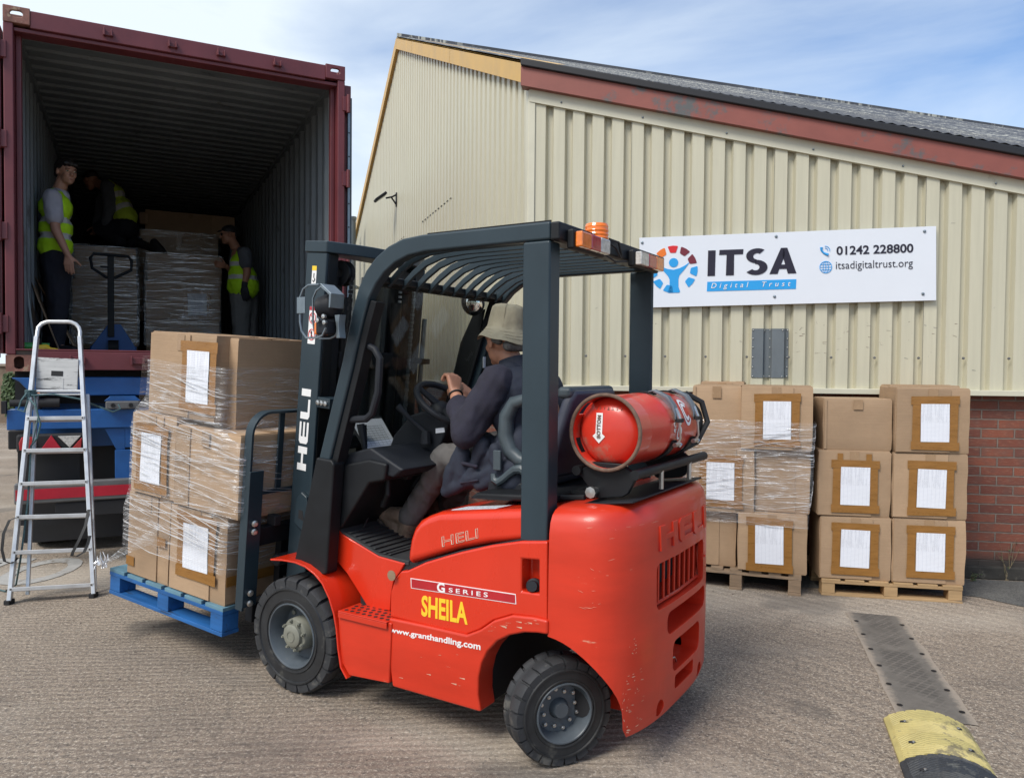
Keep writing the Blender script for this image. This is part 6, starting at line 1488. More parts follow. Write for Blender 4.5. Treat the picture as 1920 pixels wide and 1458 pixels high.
mc2(flat(bt+bt2, .050, .013), 'load_backrest', 'guard', .002)
mc2(MB().box(-.036, -.024, bb-.022, bb+.06, .0, .66), 'backrest_upright', 'guard', .003); mc2(MB().box(-.036, -.024, mir(.06), mir(-.022), .0, .66), 'backrest_upright', 'guard', .003)
for b in (.19, .39, BC, .79, .99): mc2(MB().box(-.078, -.066, b-.016, b+.016, .55, zt2-.004), 'backrest_bar', 'guard', .002)
mc2(MB().box(-.080, -.064, .02, mir(.02), .53, .549), 'backrest_cross_bar', 'guard', .002)
mb = MB()
for z in (.02, .07, .37, .41): mb.lathe([(0, .016), (.012, .016), (.014, .010), (.022, .009), (.022, 0)], (-.024, .018, z), (1, -.35, 0), 8)
for o_ in loose(mb, 'backrest_bolt', M['steel'], fk): o_.matrix_parent_inverse = Matrix(); o_.matrix_local = MM
for b in (.26, .82): mc2(MB().prism([(-.10, .35), (-.14, .35), (-.14, -.085), (-1.0, -.108), (-1.04, -.118), (-1.04, -.124), (-.14, -.128), (-.10, -.115)], b, b+.10), 'fork', 'black', .004)
# ---------------------------------------------------------------- gas bottle strapped on the counterweight
gb = empty('gas_bottle', tuple(FR @ Vector((1.472, .19, 1.262))), (0, 0, -FYAW), 'red scratched gas bottle lying on its side in the cradle behind the seat', 'gas bottle')
def gbb(mb, nm, mt, **k): return mb.build(nm, M[mt], gb, **k)
RB = .148
prof = [(.018, .0), (.020, .04), (.027, .08), (.042, .110), (.066, .130), (.095, .137), (.13, .139), (.30, .140), (.31, .142), (.33, .142), (.34, .140), (.62, .140), (.68, .134), (.72, .118), (.75, .09), (.765, .05), (.77, .0)]
gbb(MB().lathe(prof, (0, 0, 0), (0, 1, 0), 48), 'cylinder_body', 'cylred')
ft_ = gbb(MB().lathe([(.14, .1385), (.10, .1400), (.05, .1415), (.012, .143), (.010, .137), (.05, .135), (.10, .133), (.13, .132)], (0, 0, 0), (0, 1, 0), 48, True), 'foot_ring', 'cylred')
cuts = []
for a0 in (140, 205, 262):
    pts = [(x, z) for x, z in [(.20*math.cos(R_(a0-13)), .20*math.sin(R_(a0-13))), (.20*math.cos(R_(a0+13)), .20*math.sin(R_(a0+13))), (.10*math.cos(R_(a0+13)), .10*math.sin(R_(a0+13))), (.10*math.cos(R_(a0-13)), .10*math.sin(R_(a0-13)))]]
    c_ = MB().prism(pts, .03, .075).build('cut', M['cylred'], None, smooth=False); c_.matrix_world = gb.matrix_basis; cuts.append(c_)
bpy.context.view_layer.update(); boolean(ft_, cuts)
gbb(MB().tube([(.1415*math.cos(t*PI/24), .008, .1415*math.sin(t*PI/24)) for t in range(48)], .0075, 8, True), 'worn_rim', 'cylrim')
gbb(MB().lathe([(.70, .10), (.78, .105), (.83, .108), (.835, .100), (.78, .095), (.70, .09)], (0, 0, 0), (0, 1, 0), 32), 'collar', 'strap')
gbb(MB().tube([(.05, .72, -.12), (.09, .80, -.09), (.125, .84, 0), (.10, .83, .09), (.04, .78, .13)], .014, 8).cyl((0, .76, 0), (0, .84, 0), .02, 10), 'valve_guard', 'strap')
# markings
dm = lambda x, z: .0185+(lambda r: (r*.05 if r < .04 else .002+(r-.04)*.175 if r < .08 else .009+(r-.08)*.50))(math.hypot(x, z))
def plate_end(pts, mt, nm, e):
    A = [Vector((x, dm(x, z)-e, z)) for x, z in pts]; n = len(A); c_ = sum(A, Vector())/n; c_.y = dm(c_.x, c_.z)-e
    return gbb(MB().add(A+[c_], [(i, (i+1) % n, n) for i in range(n)]), nm, mt, smooth=False)
ax0, az0 = -.030, .012
plate_end([(ax0-.014, az0+.060), (ax0+.014, az0+.060), (ax0+.014, az0-.028), (ax0+.027, az0-.028), (ax0, az0-.055), (ax0-.027, az0-.028), (ax0-.014, az0-.028)], 'white', 'arrow_decal', .004)
me = text_mesh('BOTTOM', .021, .0006, bold=.0004, space=1.02)
for v in me.vertices: v.co = Vector((ax0+.0075-v.co.y, dm(ax0, az0-.036+v.co.x)-.0055-v.co.z, az0-.036+v.co.x))
me.materials.clear(); me.materials.append(M['cylrim']); mkobj('arrow_lettering', me, gb, smooth=False)
def cylmap(ang0, y0, r_=.1412):                     # flat (u along axis, v round the bottle) -> side surface facing the rear
    def f(u, v, e=0.): a = ang0+v/.14; return Vector(((r_+e)*math.cos(a), y0+u, (r_+e)*math.sin(a)))
    return f
cm = cylmap(R_(22), 0)
for s_, y_, sz, dv in (('O', .425, .075, -.045), ('L', .43, .065, .022), ('A', .43, .06, .075), ('R', .355, .03, -.055), ('O', .355, .03, -.028)):
    me = text_mesh(s_, sz, .0005, bold=.001)
    for v in me.vertices: v.co = cm(y_+v.co.y*-1.0+.03, dv-v.co.x*1.0+.0, v.co.z)
    me.materials.clear(); me.materials.append(M['white']); mkobj('bottle_lettering', me, gb, smooth=False)
mb = MB()
for r0, r1, a0, a1 in ((.062, .048, 35, 325), (.040, .024, 40, 320)):
    for k in range(18):
        t0_, t1_ = R_(a0+(a1-a0)*k/18), R_(a0+(a1-a0)*(k+1)/18)
        mb.add([cm(.535+r*math.cos(t+1.57*0)*-.72*-1, .01+r*math.sin(t), .0008) for r, t in ((r0, t0_), (r0, t1_), (r1, t1_), (r1, t0_))], [(0, 1, 2, 3)])
gbb(mb, 'bottle_emblem', 'white', smooth=False)
mb = MB(); r = random.Random(3)
for i, ch in enumerate('95-26-T'): 
    x = -.052+.017*i; mb.box(x, x+.009, dm(x, .088)-.003, dm(x, .088)-.002, .083+r.uniform(0, .003), .0845+r.uniform(0, .003)).box(x+.004, x+.0055, dm(x, .088)-.003, dm(x, .088)-.002, .084, .096)
gbb(mb, 'stamp_marks', 'cylrim', smooth=False)
# two clamp straps with over-centre catches belong to the truck
for b in (.40, .625):
    yb = .19+b-.02
    o = fb(MB().tube([(1.472+.1475*math.cos(R_(t)), yb, 1.262+.1475*math.sin(R_(t))) for t in range(95, 345, 8)][::1], .004, 4, sx=5.5, up=(1, 0, 0)), 'bottle_strap', 'strap')
    bpy.data.objects.remove(o)
    mb = MB(); rws = []
    for t in list(range(70, 330, 8)):
        a = R_(t); rws.append([(1.472+r_*math.cos(a), yb+dy, 1.262+r_*math.sin(a)) for dy, r_ in ((-.022, .1425), (-.022, .147), (.022, .147), (.022, .1425), (-.022, .1425))])
    for t in (): pass
    mb.grid(rws)
    rws = []
    for t in range(-50, -14, 6):
        a = R_(t); rws.append([(1.472+r_*math.cos(a), yb+dy, 1.262+r_*math.sin(a)) for dy, r_ in ((-.022, .1425), (-.022, .150), (.022, .150), (.022, .1425), (-.022, .1425))])
    mb.grid(rws); o = fb(mb, 'bottle_strap', 'strap')
    pa2 = [(1.472+(.150+dr)*math.cos(R_(t)), 1.262+(.150+dr)*math.sin(R_(t))) for t, dr in ((80, .0), (72, .014), (50, .020), (34, .016), (22, .008), (14, .002))]
    pin = [(1.472+(.150+dr)*math.cos(R_(t)), 1.262+(.150+dr)*math.sin(R_(t))) for t, dr in ((14, -.003), (22, .001), (34, .004), (50, .006), (72, .004), (80, -.004))]
    MB().prism(pa2+pin, yb-.020, yb+.020).build('catch_lever', M['zinc'], o, bevel=.003)
    hk = lambda t, dr: (1.472+(.150+dr)*math.cos(R_(t)), yb, 1.262+(.150+dr)*math.sin(R_(t)))
    mb = MB().tube([hk(30, .01), hk(12, .012), hk(6, .008)], .009, 8).tube([hk(8, .008), hk(-14, .016), hk(-24, .012)], .005, 8).cyl((hk(-24, .012)[0], yb-.03, hk(-24, .012)[2]), (hk(-24, .012)[0], yb+.03, hk(-24, .012)[2]), .009, 10)
    mb.tube([(hk(-24, 0)[0], yb+.024, hk(-24, .0)[2]), (hk(-26, .02)[0], yb+.03, hk(-26, .02)[2])], .012, 8); mb.build('catch_bolt', M['steel'], o)
    MB().box(hk(14, 0)[0]-.004, hk(14, 0)[0]+.022, yb-.012, yb+.024, hk(14, 0)[2]-.012, hk(14, 0)[2]+.004).build('catch_clip', M['grime'], o, bevel=.002)

# clipboard on the dashboard
cb0 = Vector(FR @ Vector((S(697, 838, .42)[0], .30, S(697, 838, .42)[1]+.005)))
cbm = FR @ Matrix.Translation((.185, .30, 1.095)) @ Matrix.Rotation(R_(-38), 4, 'Y')
cbd = empty('clipboard', (0, 0, 0), label='clipboard with printed sheet propped on the dashboard beside the steering column', cat='clipboard'); cbd.matrix_world = cbm
MB().box(-.008, -.003, .0, .24, 0, .20).build('board', M['plastic'], cbd, bevel=.002)
MB().box(-.0025, -.0015, .012, .232, .004, .185).build('printed_sheet', M['plainpaper'], cbd, smooth=False)
mb = MB()
for i in range(9): mb.box(-.0012, -.0008, .03, .20, .03+.014*i, .0312+.014*i)
for i in range(7): mb.box(-.0011, -.0007, .03+.0283*i, .0308+.0283*i, .03, .143)
mb.build('sheet_print', M['greyplastic'], cbd, smooth=False)
MB().tube([(.004, .015, .03), (.012, .012, .08), (.002, .014, .12)], .003, 6).build('clip', M['steel'], cbd)

# ---------------------------------------------------------------- people
def cap(mb, p0, r0, p1, r1, n=12):
    p0, p1 = Vector(p0), Vector(p1); d = p1-p0; L_ = d.length
    if L_ < 1e-6: d = Vector((0, 0, 1))
    d = d.normalized(); u = d.orthogonal().normalized(); v = d.cross(u); rows = []
    for k in range(5): t = PI/2*k/4; rows.append((p0-d*r0*math.cos(t), r0*math.sin(t)))
    for k in range(5): t = PI/2*k/4; rows.append((p1+d*r1*math.sin(t), r1*math.cos(t)))
    R2 = [[c+(u*math.cos(2*PI*j/n)+v*math.sin(2*PI*j/n))*max(rr, 1e-4) for j in range(n)] for c, rr in rows]
    o = len(mb.v); mb.v += [tuple(p) for r_ in R2 for p in r_]
    for i in range(len(R2)-1):
        for j in range(n): mb.f.append((o+i*n+j, o+(i+1)*n+j, o+(i+1)*n+(j+1) % n, o+i*n+(j+1) % n)); mb.m.append(0)
    mb.f.append(tuple(o+j for j in range(n))); mb.m.append(0); mb.f.append(tuple(o+(len(R2)-1)*n+n-1-j for j in range(n))); mb.m.append(0)
    return mb
def ell(mb, c, r, Mx=None): return mb.ball(c, r, 20, 14, Mx)
def fuse(mb, name, mats, parent, voxel=.007, smooth=3, assign=None, wr=0., wsc=14., seed=0):
    me = bpy.data.meshes.new(name); me.from_pydata(mb.v, [], mb.f); me.update()
    bm = bmesh.new(); bm.from_mesh(me); bmesh.ops.remove_doubles(bm, verts=bm.verts, dist=1e-5); bmesh.ops.recalc_face_normals(bm, faces=bm.faces); bm.to_mesh(me); bm.free()
    o = bpy.data.objects.new(name, me); C.objects.link(o)
    m = o.modifiers.new('r', 'REMESH'); m.mode = 'VOXEL'; m.voxel_size = voxel; m.use_smooth_shade = True
    if smooth: s_ = o.modifiers.new('s', 'SMOOTH'); s_.iterations = smooth; s_.factor = .5
    nm = evalmesh(o); o.modifiers.clear(); o.data = nm; nm.materials.clear()
    for x in (mats if isinstance(mats, (list, tuple)) else [mats]): nm.materials.append(x)
    if wr:                                   # cloth folds: stretched noise along the surface
        ns = [v.normal.copy() for v in nm.vertices]
        for v, n_ in zip(nm.vertices, ns):
            c = v.co; q = Vector((c.x*wsc+seed, c.y*wsc, c.z*wsc*.8+c.x*wsc*.5)); a = mnoise.noise(q); b = mnoise.noise(q*2.1)
            v.co = c+n_*wr*((1-abs(a)*2.4)*.8+b*.5)
    for p in nm.polygons:
        p.use_smooth = True; p.material_index = assign(p.center) if assign else 0
    o.parent = parent; return o
def head(mb, c, f, up=(0, 0, 1), s=1.):
    c, f, up = Vector(c), Vector(f).normalized(), Vector(up); sd = up.cross(f).normalized(); up = f.cross(sd).normalized()
    R3 = Matrix((f, sd, up)).transposed(); P = lambda x, y, z: c+(f*x+sd*y+up*z)*s
    ell(mb, P(-.008, 0, .025), (.098*s, .076*s, .092*s), R3); ell(mb, P(.022, 0, -.045), (.066*s, .058*s, .068*s), R3); ell(mb, P(.062, 0, -.088), (.026*s, .028*s, .020*s), R3)
    cap(mb, P(.082, 0, .018), .010*s, P(.102, 0, -.022), .014*s); ell(mb, P(.092, 0, -.028), (.016*s, .019*s, .009*s), R3)
    cap(mb, P(.080, -.035, .030), .011*s, P(.080, .035, .030), .011*s)
    for y in (-1, 1):
        ell(mb, P(-.004, .080*y, -.008), (.018*s, .009*s, .032*s), R3); ell(mb, P(.055, .038*y, -.025), (.024*s, .020*s, .022*s), R3)
    cap(mb, P(.082, -.018, -.058), .0075*s, P(.082, .018, -.058), .0075*s); cap(mb, P(.080, -.014, -.068), .008*s, P(.080, .014, -.068), .008*s)
    return P, R3
def face_bits(P, R3, parent, s=1., glasses=False, smile=True):
    if glasses:
        mb = MB()
        for y in (-1, 1): mb.ball(P(.088, .032*y, .006), (.010*s, .028*s, .020*s), 12, 8, R3); mb.tube([P(.085, .058*y, .012), P(.0, .084*y, .012)], .003*s, 6)
        mb.tube([P(.096, -.01, .010), P(.096, .01, .010)], .003*s, 6); mb.build('sunglasses', M['grime'], parent)
    else:
        mb = MB()
        for y in (-1, 1): mb.ball(P(.080, .031*y, .006), (.009*s, .013*s, .007*s), 10, 8, R3)
        e = mb.build('eyes', M['cladtrim'], parent)
        mb = MB()
        for y in (-1, 1): mb.ball(P(.0865, .033*y, .006), (.004*s, .006*s, .006*s), 8, 6, R3); mb.tube([P(.088, .018*y, .024), P(.088, .034*y, .029), P(.078, .050*y, .024)], .0035*s, 6)
        mb.build('eyebrows', M['hair'], parent)
    mb = MB().tube([P(.078, -.024, -.056), P(.088, -.010, -.062), P(.090, 0, -.063), P(.088, .010, -.062), P(.078, .024, -.056)], [.002*s, .004*s, .0045*s, .004*s, .002*s], 6)
    mb.build('mouth', mat('lips', (.33, .11, .09), .5) if 'lips' not in M else M['lips'], parent)
M['lips'] = mat('lips', (.33, .11, .09), .5)
def hand(mb, w_, d, n, th, s=1., curl=(.5, .5, .55, .6), spread=.06, thumb=.5):
    """w_ wrist, d finger direction, n palm normal (curl side), th thumb side"""
    w_, d, n, th = Vector(w_), Vector(d).normalized(), Vector(n).normalized(), Vector(th).normalized()
    n = (n-d*n.dot(d)).normalized(); th = d.cross(n)*(1 if d.cross(n).dot(th) > 0 else -1)
    for k, y in enumerate((.032, .011, -.010, -.030)): cap(mb, w_+th*y*.45*s+d*.008*s, .017*s, w_+d*(.082-.004*abs(k-1))*s+th*y*s, .0125*s)
    for k, (y, L_) in enumerate(((.033, .074), (.0115, .082), (-.0105, .076), (-.031, .060))):
        p = w_+d*(.086-.004*abs(k-1))*s+th*y*s; a = curl[k]; dd = (d+th*spread*(1.5-k)*.5).normalized(); rr = .0098*s
        for seg, f in enumerate((.44, .31, .25)):
            a_ = a*(1 if seg == 0 else 1.0); ax = dd.cross(n).normalized() if dd.cross(n).length > .1 else th
            dd = (Matrix.Rotation(a_, 3, d.cross(n).normalized()) @ dd).normalized()
            q = p+dd*L_*f*s; cap(mb, p, rr, q, rr*.93, 8); p = q; rr *= .93
    p = w_+th*.026*s+d*.02*s+n*.006*s; dd = (d*.62+th*.75+n*.25*thumb).normalized()
    for f, rr in ((.038, .0145), (.032, .0115), (.026, .0105)):
        q = p+dd*f*s; cap(mb, p, rr*s, q, rr*.9*s, 8); p = q; dd = (dd+d*.35+n*.5*thumb).normalized()
    return mb

# --- the driver
dv = empty('person', (FO[0], FO[1], 0), (0, 0, -FYAW), 'driver in khaki bucket hat and navy body warmer sitting in the fork truck', 'person')
hc = Vector((.775, .575, 1.625)); nk = Vector((.815, .585, 1.50)); hipc = Vector((.985, BC, 1.13)); sh = [Vector((.865, .385, 1.435)), Vector((.845, .79, 1.435))]
wrn = Vector((*[S(853, 734, .44)[0]], .44, S(853, 734, .44)[1])); wrn = Vector((S(853, 736, .42)[0], .42, S(853, 736, .42)[1]))
eln = Vector((S(874, 806, .30)[0], .30, S(874, 806, .30)[1]))
kn_ = Vector((S(836, 858, .45)[0], .45, S(836, 858, .45)[1])); an = Vector((S(770, 968, .42)[0], .42, S(770, 968, .42)[1]))
mb = MB(); P, R3 = head(mb, hc, (-.93, .34, -.12), s=1.0)
cap(mb, hc+Vector((.025, 0, -.06)), .055, nk+Vector((.02, 0, -.03)), .06)
cap(mb, (.90, BC, 1.40), .12, (.97, BC, 1.16), .13); cap(mb, sh[0], .05, sh[1], .05)
cap(mb, sh[0], .05, eln, .042); cap(mb, eln, .042, wrn, .027)
hd = Vector((-.35, .10, .75)); hand(mb, wrn, Vector((-.30, .30, .80)), Vector((-.80, .10, -.55)), Vector((-.2, 1, 0)), 1.0, (.75, .8, .85, .9), .05, 1.)
elf, wrf = Vector((.66, .88, 1.22)), Vector((.50, .72, 1.36)); cap(mb, sh[1], .05, elf, .042); cap(mb, elf, .042, wrf, .027)
hand(mb, wrf, (-.5, -.5, .5), (-.6, .1, -.6), (0, -1, 0), 1.0, (.8, .8, .8, .8))
for k_, a_, b_ in ((kn_, an, .47), (Vector((.60, .74, 1.12)), Vector((.33, .76, .80)), .72)): cap(mb, (.97, b_, 1.09), .06, k_, .048); cap(mb, k_, .045, a_, .036); cap(mb, a_, .04, a_+Vector((-.02, 0, -.05)), .04)
fuse(mb, 'body', M['skin2'], dv, .0055, 2)
mb = MB()
for y in (-1, 1): cap(mb, P(-.05, .066*y, -.01), .018, P(-.02, .074*y, .0), .012)
cap(mb, P(-.085, -.04, -.035), .026, P(-.085, .04, -.035), .026); fuse(mb, 'hair', M['hairgrey'], dv, .005, 2)
# hat: stitched crown and wavy brim
mb = MB(); rws = []; n_ = 48
hprof = [(.0, .158), (.035, .157), (.066, .150), (.080, .138), (.086, .110), (.091, .070), (.094, .045), (.098, .040), (.112, .022), (.126, .004), (.138, -.012), (.139, -.015), (.125, -.002), (.108, .014), (.092, .028)]
ax = Matrix.Rotation(R_(7), 3, 'Y')
for r_, z in hprof:
    row = []
    for j in range(n_+1):
        a = 2*PI*j/n_; wv = (.010*math.sin(3*a+.5)+.006*math.sin(5*a))*(max(0, r_-.09)/.05); dent = -.010*mnoise.noise(Vector((math.cos(a)*2, math.sin(a)*2, z*22)))*(1 if r_ < .1 else .3)
        row.append(hc+Vector((.012, -.002, .020))+ax @ Vector(((r_+dent)*.95*math.cos(a), (r_+dent)*.90*math.sin(a), z*.96+wv)))
    rws.append(row)
mb.grid(rws); mb.build('bucket_hat', M['hat'], dv, ang=60)
mb = MB()
for z, r_ in ((.040, .0955), (.026, .109), (.012, .1195), (.0, .1285)): mb.tube([hc+Vector((.012, -.002, .0205))+ax @ Vector((r_*.95*math.cos(2*PI*j/40), r_*.90*math.sin(2*PI*j/40), z*.96+(.006*math.sin(3*2*PI*j/40+.5)+.004*math.sin(5*2*PI*j/40))*(max(0, r_-.09)/.05))) for j in range(40)], .0012, 4, True)
for a in (0, 90, 180, 270): mb.tube([hc+Vector((.012, -.002, .0205))+ax @ Vector(((r_+.0005)*.95*math.cos(R_(a+20)), (r_+.0005)*.90*math.sin(R_(a+20)), z*.96)) for r_, z in hprof[1:7]], .0014, 4)
mb.build('hat_stitching', M['hat'], dv)
# sleeves, body warmer, collar
mb = MB(); cap(mb, sh[0], .078, eln+Vector((.0, 0, -.01)), .070); cap(mb, eln+Vector((0, 0, -.01)), .070, eln.lerp(wrn, .55), .052); cap(mb, eln.lerp(wrn, .5), .056, eln.lerp(wrn, .60), .054)
cap(mb, sh[1], .078, elf, .065); cap(mb, elf, .065, elf.lerp(wrf, .75), .045)
fuse(mb, 'fleece_sleeves', M['navyfleece'], dv, .008, 3, wr=.009, wsc=11)
mb = MB(); cap(mb, (.895, .47, 1.40), .105, (.90, .71, 1.40), .105); cap(mb, (.915, .48, 1.30), .125, (.915, .70, 1.30), .125); cap(mb, (.955, .47, 1.16), .135, (.955, .71, 1.16), .135); cap(mb, (.965, .43, 1.04), .12, (.965, .74, 1.04), .12)
cap(mb, (.885, .43, 1.445), .058, (.885, .75, 1.445), .058); cap(mb, (.84, .55, 1.47), .07, (.85, .63, 1.47), .07)
# skirt of the body warmer hanging over the near thigh
cap(mb, (.86, .40, 1.10), .07, (S(855, 905, .36)[0], .37, S(855, 905, .36)[1]), .030); cap(mb, (.92, .37, 1.05), .06, (S(900, 910, .34)[0], .34, S(900, 910, .34)[1]), .025); cap(mb, (S(856, 905, .36)[0], .38, S(856, 905, .36)[1]), .03, (S(905, 900, .34)[0], .35, S(905, 900, .34)[1]), .03)
cap(mb, (.80, .40, 1.16), .055, (.82, .39, 1.02), .05)
J1 = lambda x, y, b=.34: (S(x, y, b)[0], b, S(x, y, b)[1])
for a_, b_ in (((882, 800), (845, 895)), ((850, 880), (838, 922)), ((838, 922), (880, 900)), ((870, 850), (862, 905)), ((905, 830), (885, 895)), ((880, 900), (930, 880)), ((930, 840), (935, 880))): cap(mb, J1(*a_), .030, J1(*b_), .024)
fuse(mb, 'body_warmer', M['navy'], dv, .008, 3, wr=.010, wsc=7, seed=3)
mb = MB(); rws = []
for z, r_ in ((1.478, .082), (1.50, .078), (1.530, .070), (1.545, .068), (1.543, .062), (1.50, .06)): rws.append([Vector((.835+(1.51-z)*.3+r_*1.05*math.cos(2*PI*j/28), .585+r_*math.sin(2*PI*j/28), z-.02*math.cos(2*PI*j/28)*-1)) for j in range(29)])
mb.grid(rws); mb.build('collar', M['navy'], dv)
mb = MB(); 
cap(mb, J1(868, 868, .31), .008, J1(893, 874, .31), .008); cap(mb, J1(864, 905, .31), .005, J1(895, 900, .31), .005)
mb.build('pocket_flap', M['navyfleece'], dv)
# trousers and boot
mb = MB(); 
for k_, a_, b_ in ((kn_, an, .47), (Vector((.60, .74, 1.12)), Vector((.33, .76, .80)), .72)):
    cap(mb, (.96, b_, 1.08), .095, k_, .066); cap(mb, k_, .066, a_.lerp(k_, .15), .050); cap(mb, a_.lerp(k_, .3), .053, a_, .055)
fuse(mb, 'trousers', M['greytrouser'], dv, .008, 2, wr=.008, wsc=15, seed=8)
for a_, nm in ((an, 0), (Vector((.33, .76, .80)), 1)):
    he = Vector((S(757, 1008, .42)[0], a_.y, S(757, 1008, .42)[1])); to = Vector((S(727, 962, .42)[0], a_.y-.01, S(727, 962, .42)[1]))
    if nm: he = a_+Vector((.0, 0, -.07)); to = a_+Vector((-.18, 0, -.06))
    mb = MB(); cap(mb, a_+Vector((.0, 0, -.01)), .050, he, .040); cap(mb, he, .038, to, .036); cap(mb, a_.lerp(to, .35), .042, to, .036); cap(mb, to+Vector((0, .012, 0)), .034, to-Vector((0, .012, 0)), .034)
    bt_ = fuse(mb, 'boot', M['boot'], dv, .006, 3, wr=.002, wsc=40)
    dr = (to-he).normalized(); dn = Vector((-dr.z, 0, dr.x)); dn = dn if dn.z < 0 or dn.x < 0 else -dn
    dn = Vector((dr.z, 0, -dr.x)); dn = dn*(1 if (a_-he).dot(dn) < 0 else -1)
    mb = MB()
    for i in range(9):
        p = he.lerp(to, i/8)+dn*.034; cap(mb, p-Vector((0, .030, 0)), .011, p+Vector((0, .030, 0)), .011, 8)
    fuse(mb, 'boot_sole', M['sole'], bt_, .005, 1)
    mb = MB()
    for i in range(5):
        p = a_.lerp(to, .25+.11*i)-dn*.038; mb.tube([p-Vector((0, .025, 0)), p-dn*.008, p+Vector((0, .025, 0))+dr*.012], .003, 5)
    mb.build('boot_laces', M['strap'], bt_)
fa = (wrn-eln).normalized(); mb = MB(); u = fa.orthogonal().normalized(); v_ = fa.cross(u); c_ = wrn-fa*.018
mb.tube([c_+(u*math.cos(t*PI/10)+v_*math.sin(t*PI/10))*.031 for t in range(20)], .0045, 6, True); mb.build('wristband', M['strap'], dv)

# --- three workers in the container
def worker(px, Y, feet_z, label, name='person'):
    X = (px-960)/FPX*Y; o = empty('person', (X, Y, feet_z), label=label, cat='person'); sc = FPX/Y
    yh = 690+ROLL*(px-960)
    return o, (lambda x, y, d=0.: Vector((((x-960)/FPX*(Y+d))-X, d, EYE+(yh-y)/FPX*(Y+d)-feet_z)))
def vest(parent, pts, mt='hivis', bands=(), vert=None, wr=.007, opening=True, nrm=None):
    mb = MB()
    for p in pts: cap(mb, *p)
    def asg(c):
        for f in bands:
            if f(c): return 1
        return 0
    return fuse(mb, 'hi_vis_vest', [M[mt], M['silver']], parent, .010, 3, asg, wr, 10, 5)
p1, w1 = worker(112, 7.0, CL.z+FZ, 'young man in bright yellow hi-vis vest standing at the left inside the container')
hc = w1(127, 326); mb = MB(); P, R3 = head(mb, hc, (.80, -.52, -.10), s=1.0)
cap(mb, hc+Vector((-.03, 0, -.06)), .052, w1(112, 362), .058)
shn, shf = w1(100, 372, -.19), w1(112, 368, .17); eb = w1(106, 432, -.23); wr_ = w1(129, 480, -.22)
cap(mb, w1(107, 385), .115, w1(106, 470), .11); cap(mb, shn, .05, shf, .05); cap(mb, shn, .052, eb, .040); cap(mb, eb, .041, wr_, .026)
hand(mb, wr_, (.06, 0, -1), (-.25, 1, 0), (1, .2, 0), 1.0, (.12, .14, .18, .22), .01, .9); 
cap(mb, shf, .05, w1(118, 430, .25), .04); cap(mb, w1(118, 430, .25), .04, w1(108, 468, .2), .028); hand(mb, w1(108, 468, .2), (.2, 0, -1), (0, -1, 0), (1, 0, 0), 1., (.4, .4, .4, .4))
kn1, kn2 = w1(110, 575, -.09), w1(102, 575, .10); f1, f2 = w1(106, 650, -.09), w1(96, 650, .11)
for h_, k_, f in ((w1(107, 490, -.08), kn1, f1), (w1(104, 490, .09), kn2, f2)): cap(mb, h_, .085, k_, .058); cap(mb, k_, .056, f, .036); cap(mb, f, .035, f+Vector((.15, -.03, -.03)), .03)
fuse(mb, 'body', M['skin'], p1, .0065, 2); face_bits(P, R3, p1)
mb = MB(); ell(mb, P(-.022, 0, .048), (.098, .085, .082), R3); cap(mb, P(-.07, -.03, -.02), .038, P(-.07, .03, -.02), .038); cap(mb, P(.07, -.045, .075), .026, P(.078, .04, .068), .022)
for y in (-1, 1): cap(mb, P(-.02, .075*y, .02), .018, P(-.03, .074*y, -.01), .014)
fuse(mb, 'hair', M['hair'], p1, .006, 2, wr=.004, wsc=45)
mb = MB(); cap(mb, shn, .075, shn.lerp(eb, .62), .072); cap(mb, shf, .075, shf.lerp(w1(118, 430, .25), .6), .068); cap(mb, shn, .07, shf, .07); cap(mb, w1(112, 372), .09, w1(108, 400), .12)
fuse(mb, 't_shirt', M['tshirt'], p1, .009, 3, wr=.006, wsc=12)
vest(p1, [(w1(104, 374, -.11), .082, w1(110, 372, .12), .080), (w1(106, 392, -.08), .135, w1(108, 392, .08), .125), (w1(106, 430, -.07), .135, w1(106, 430, .08), .135), (w1(105, 462, -.07), .142, w1(105, 462, .08), .142)], 'hivis',
    [lambda c: abs(c.z-w1(100, 448).z-.0*c.x) < .028, lambda c: abs(c.z-w1(100, 419).z) < .026])
mb = MB(); 
for h_, k_, f in ((w1(107, 486, -.08), kn1, f1), (w1(104, 486, .09), kn2, f2)): cap(mb, h_, .125, k_, .088); cap(mb, k_, .085, f+Vector((0, 0, .03)), .070)
fuse(mb, 'trousers', M['darktrouser'], p1, .010, 3, wr=.007, wsc=11)
for f in (f1, f2): mb = MB(); cap(mb, f+Vector((-.03, 0, -.02)), .045, f+Vector((.17, -.03, -.03)), .04); fuse(mb, 'shoe', M['shoe'], p1, .008, 2)

p3, w3 = worker(455, 9.5, CL.z+FZ, 'man in sunglasses and cap with hi-vis vest standing at the right of the wrapped stack')
hc = w3(429, 442); mb = MB(); P, R3 = head(mb, hc, (-.86, -.48, -.12), s=1.0)
cap(mb, hc+Vector((.03, 0, -.06)), .055, w3(441, 464), .06); shn, shf = w3(459, 476, -.19), w3(444, 474, .17); eb = w3(463, 512, -.23); wr_ = w3(458, 536, -.24)
cap(mb, w3(452, 482), .12, w3(456, 540), .12); cap(mb, shn, .055, shf, .055); cap(mb, shn, .058, eb, .045); cap(mb, eb, .045, wr_, .03); cap(mb, shf, .05, w3(436, 510, .2), .04); cap(mb, w3(436, 510, .2), .04, w3(424, 500, .1), .03)
hand(mb, w3(424, 500, .1), (-1, 0, .2), (0, -1, 0), (0, 0, 1), 1., (.5, .5, .5, .5)); hand(mb, wr_, (.1, 0, -1), (.1, 1, 0), (-1, 0, 0), 1.05, (.35, .4, .45, .5))
kn1, kn2 = w3(452, 620, -.08), w3(466, 620, .10); f1, f2 = w3(454, 664, -.08), w3(468, 662, .11)
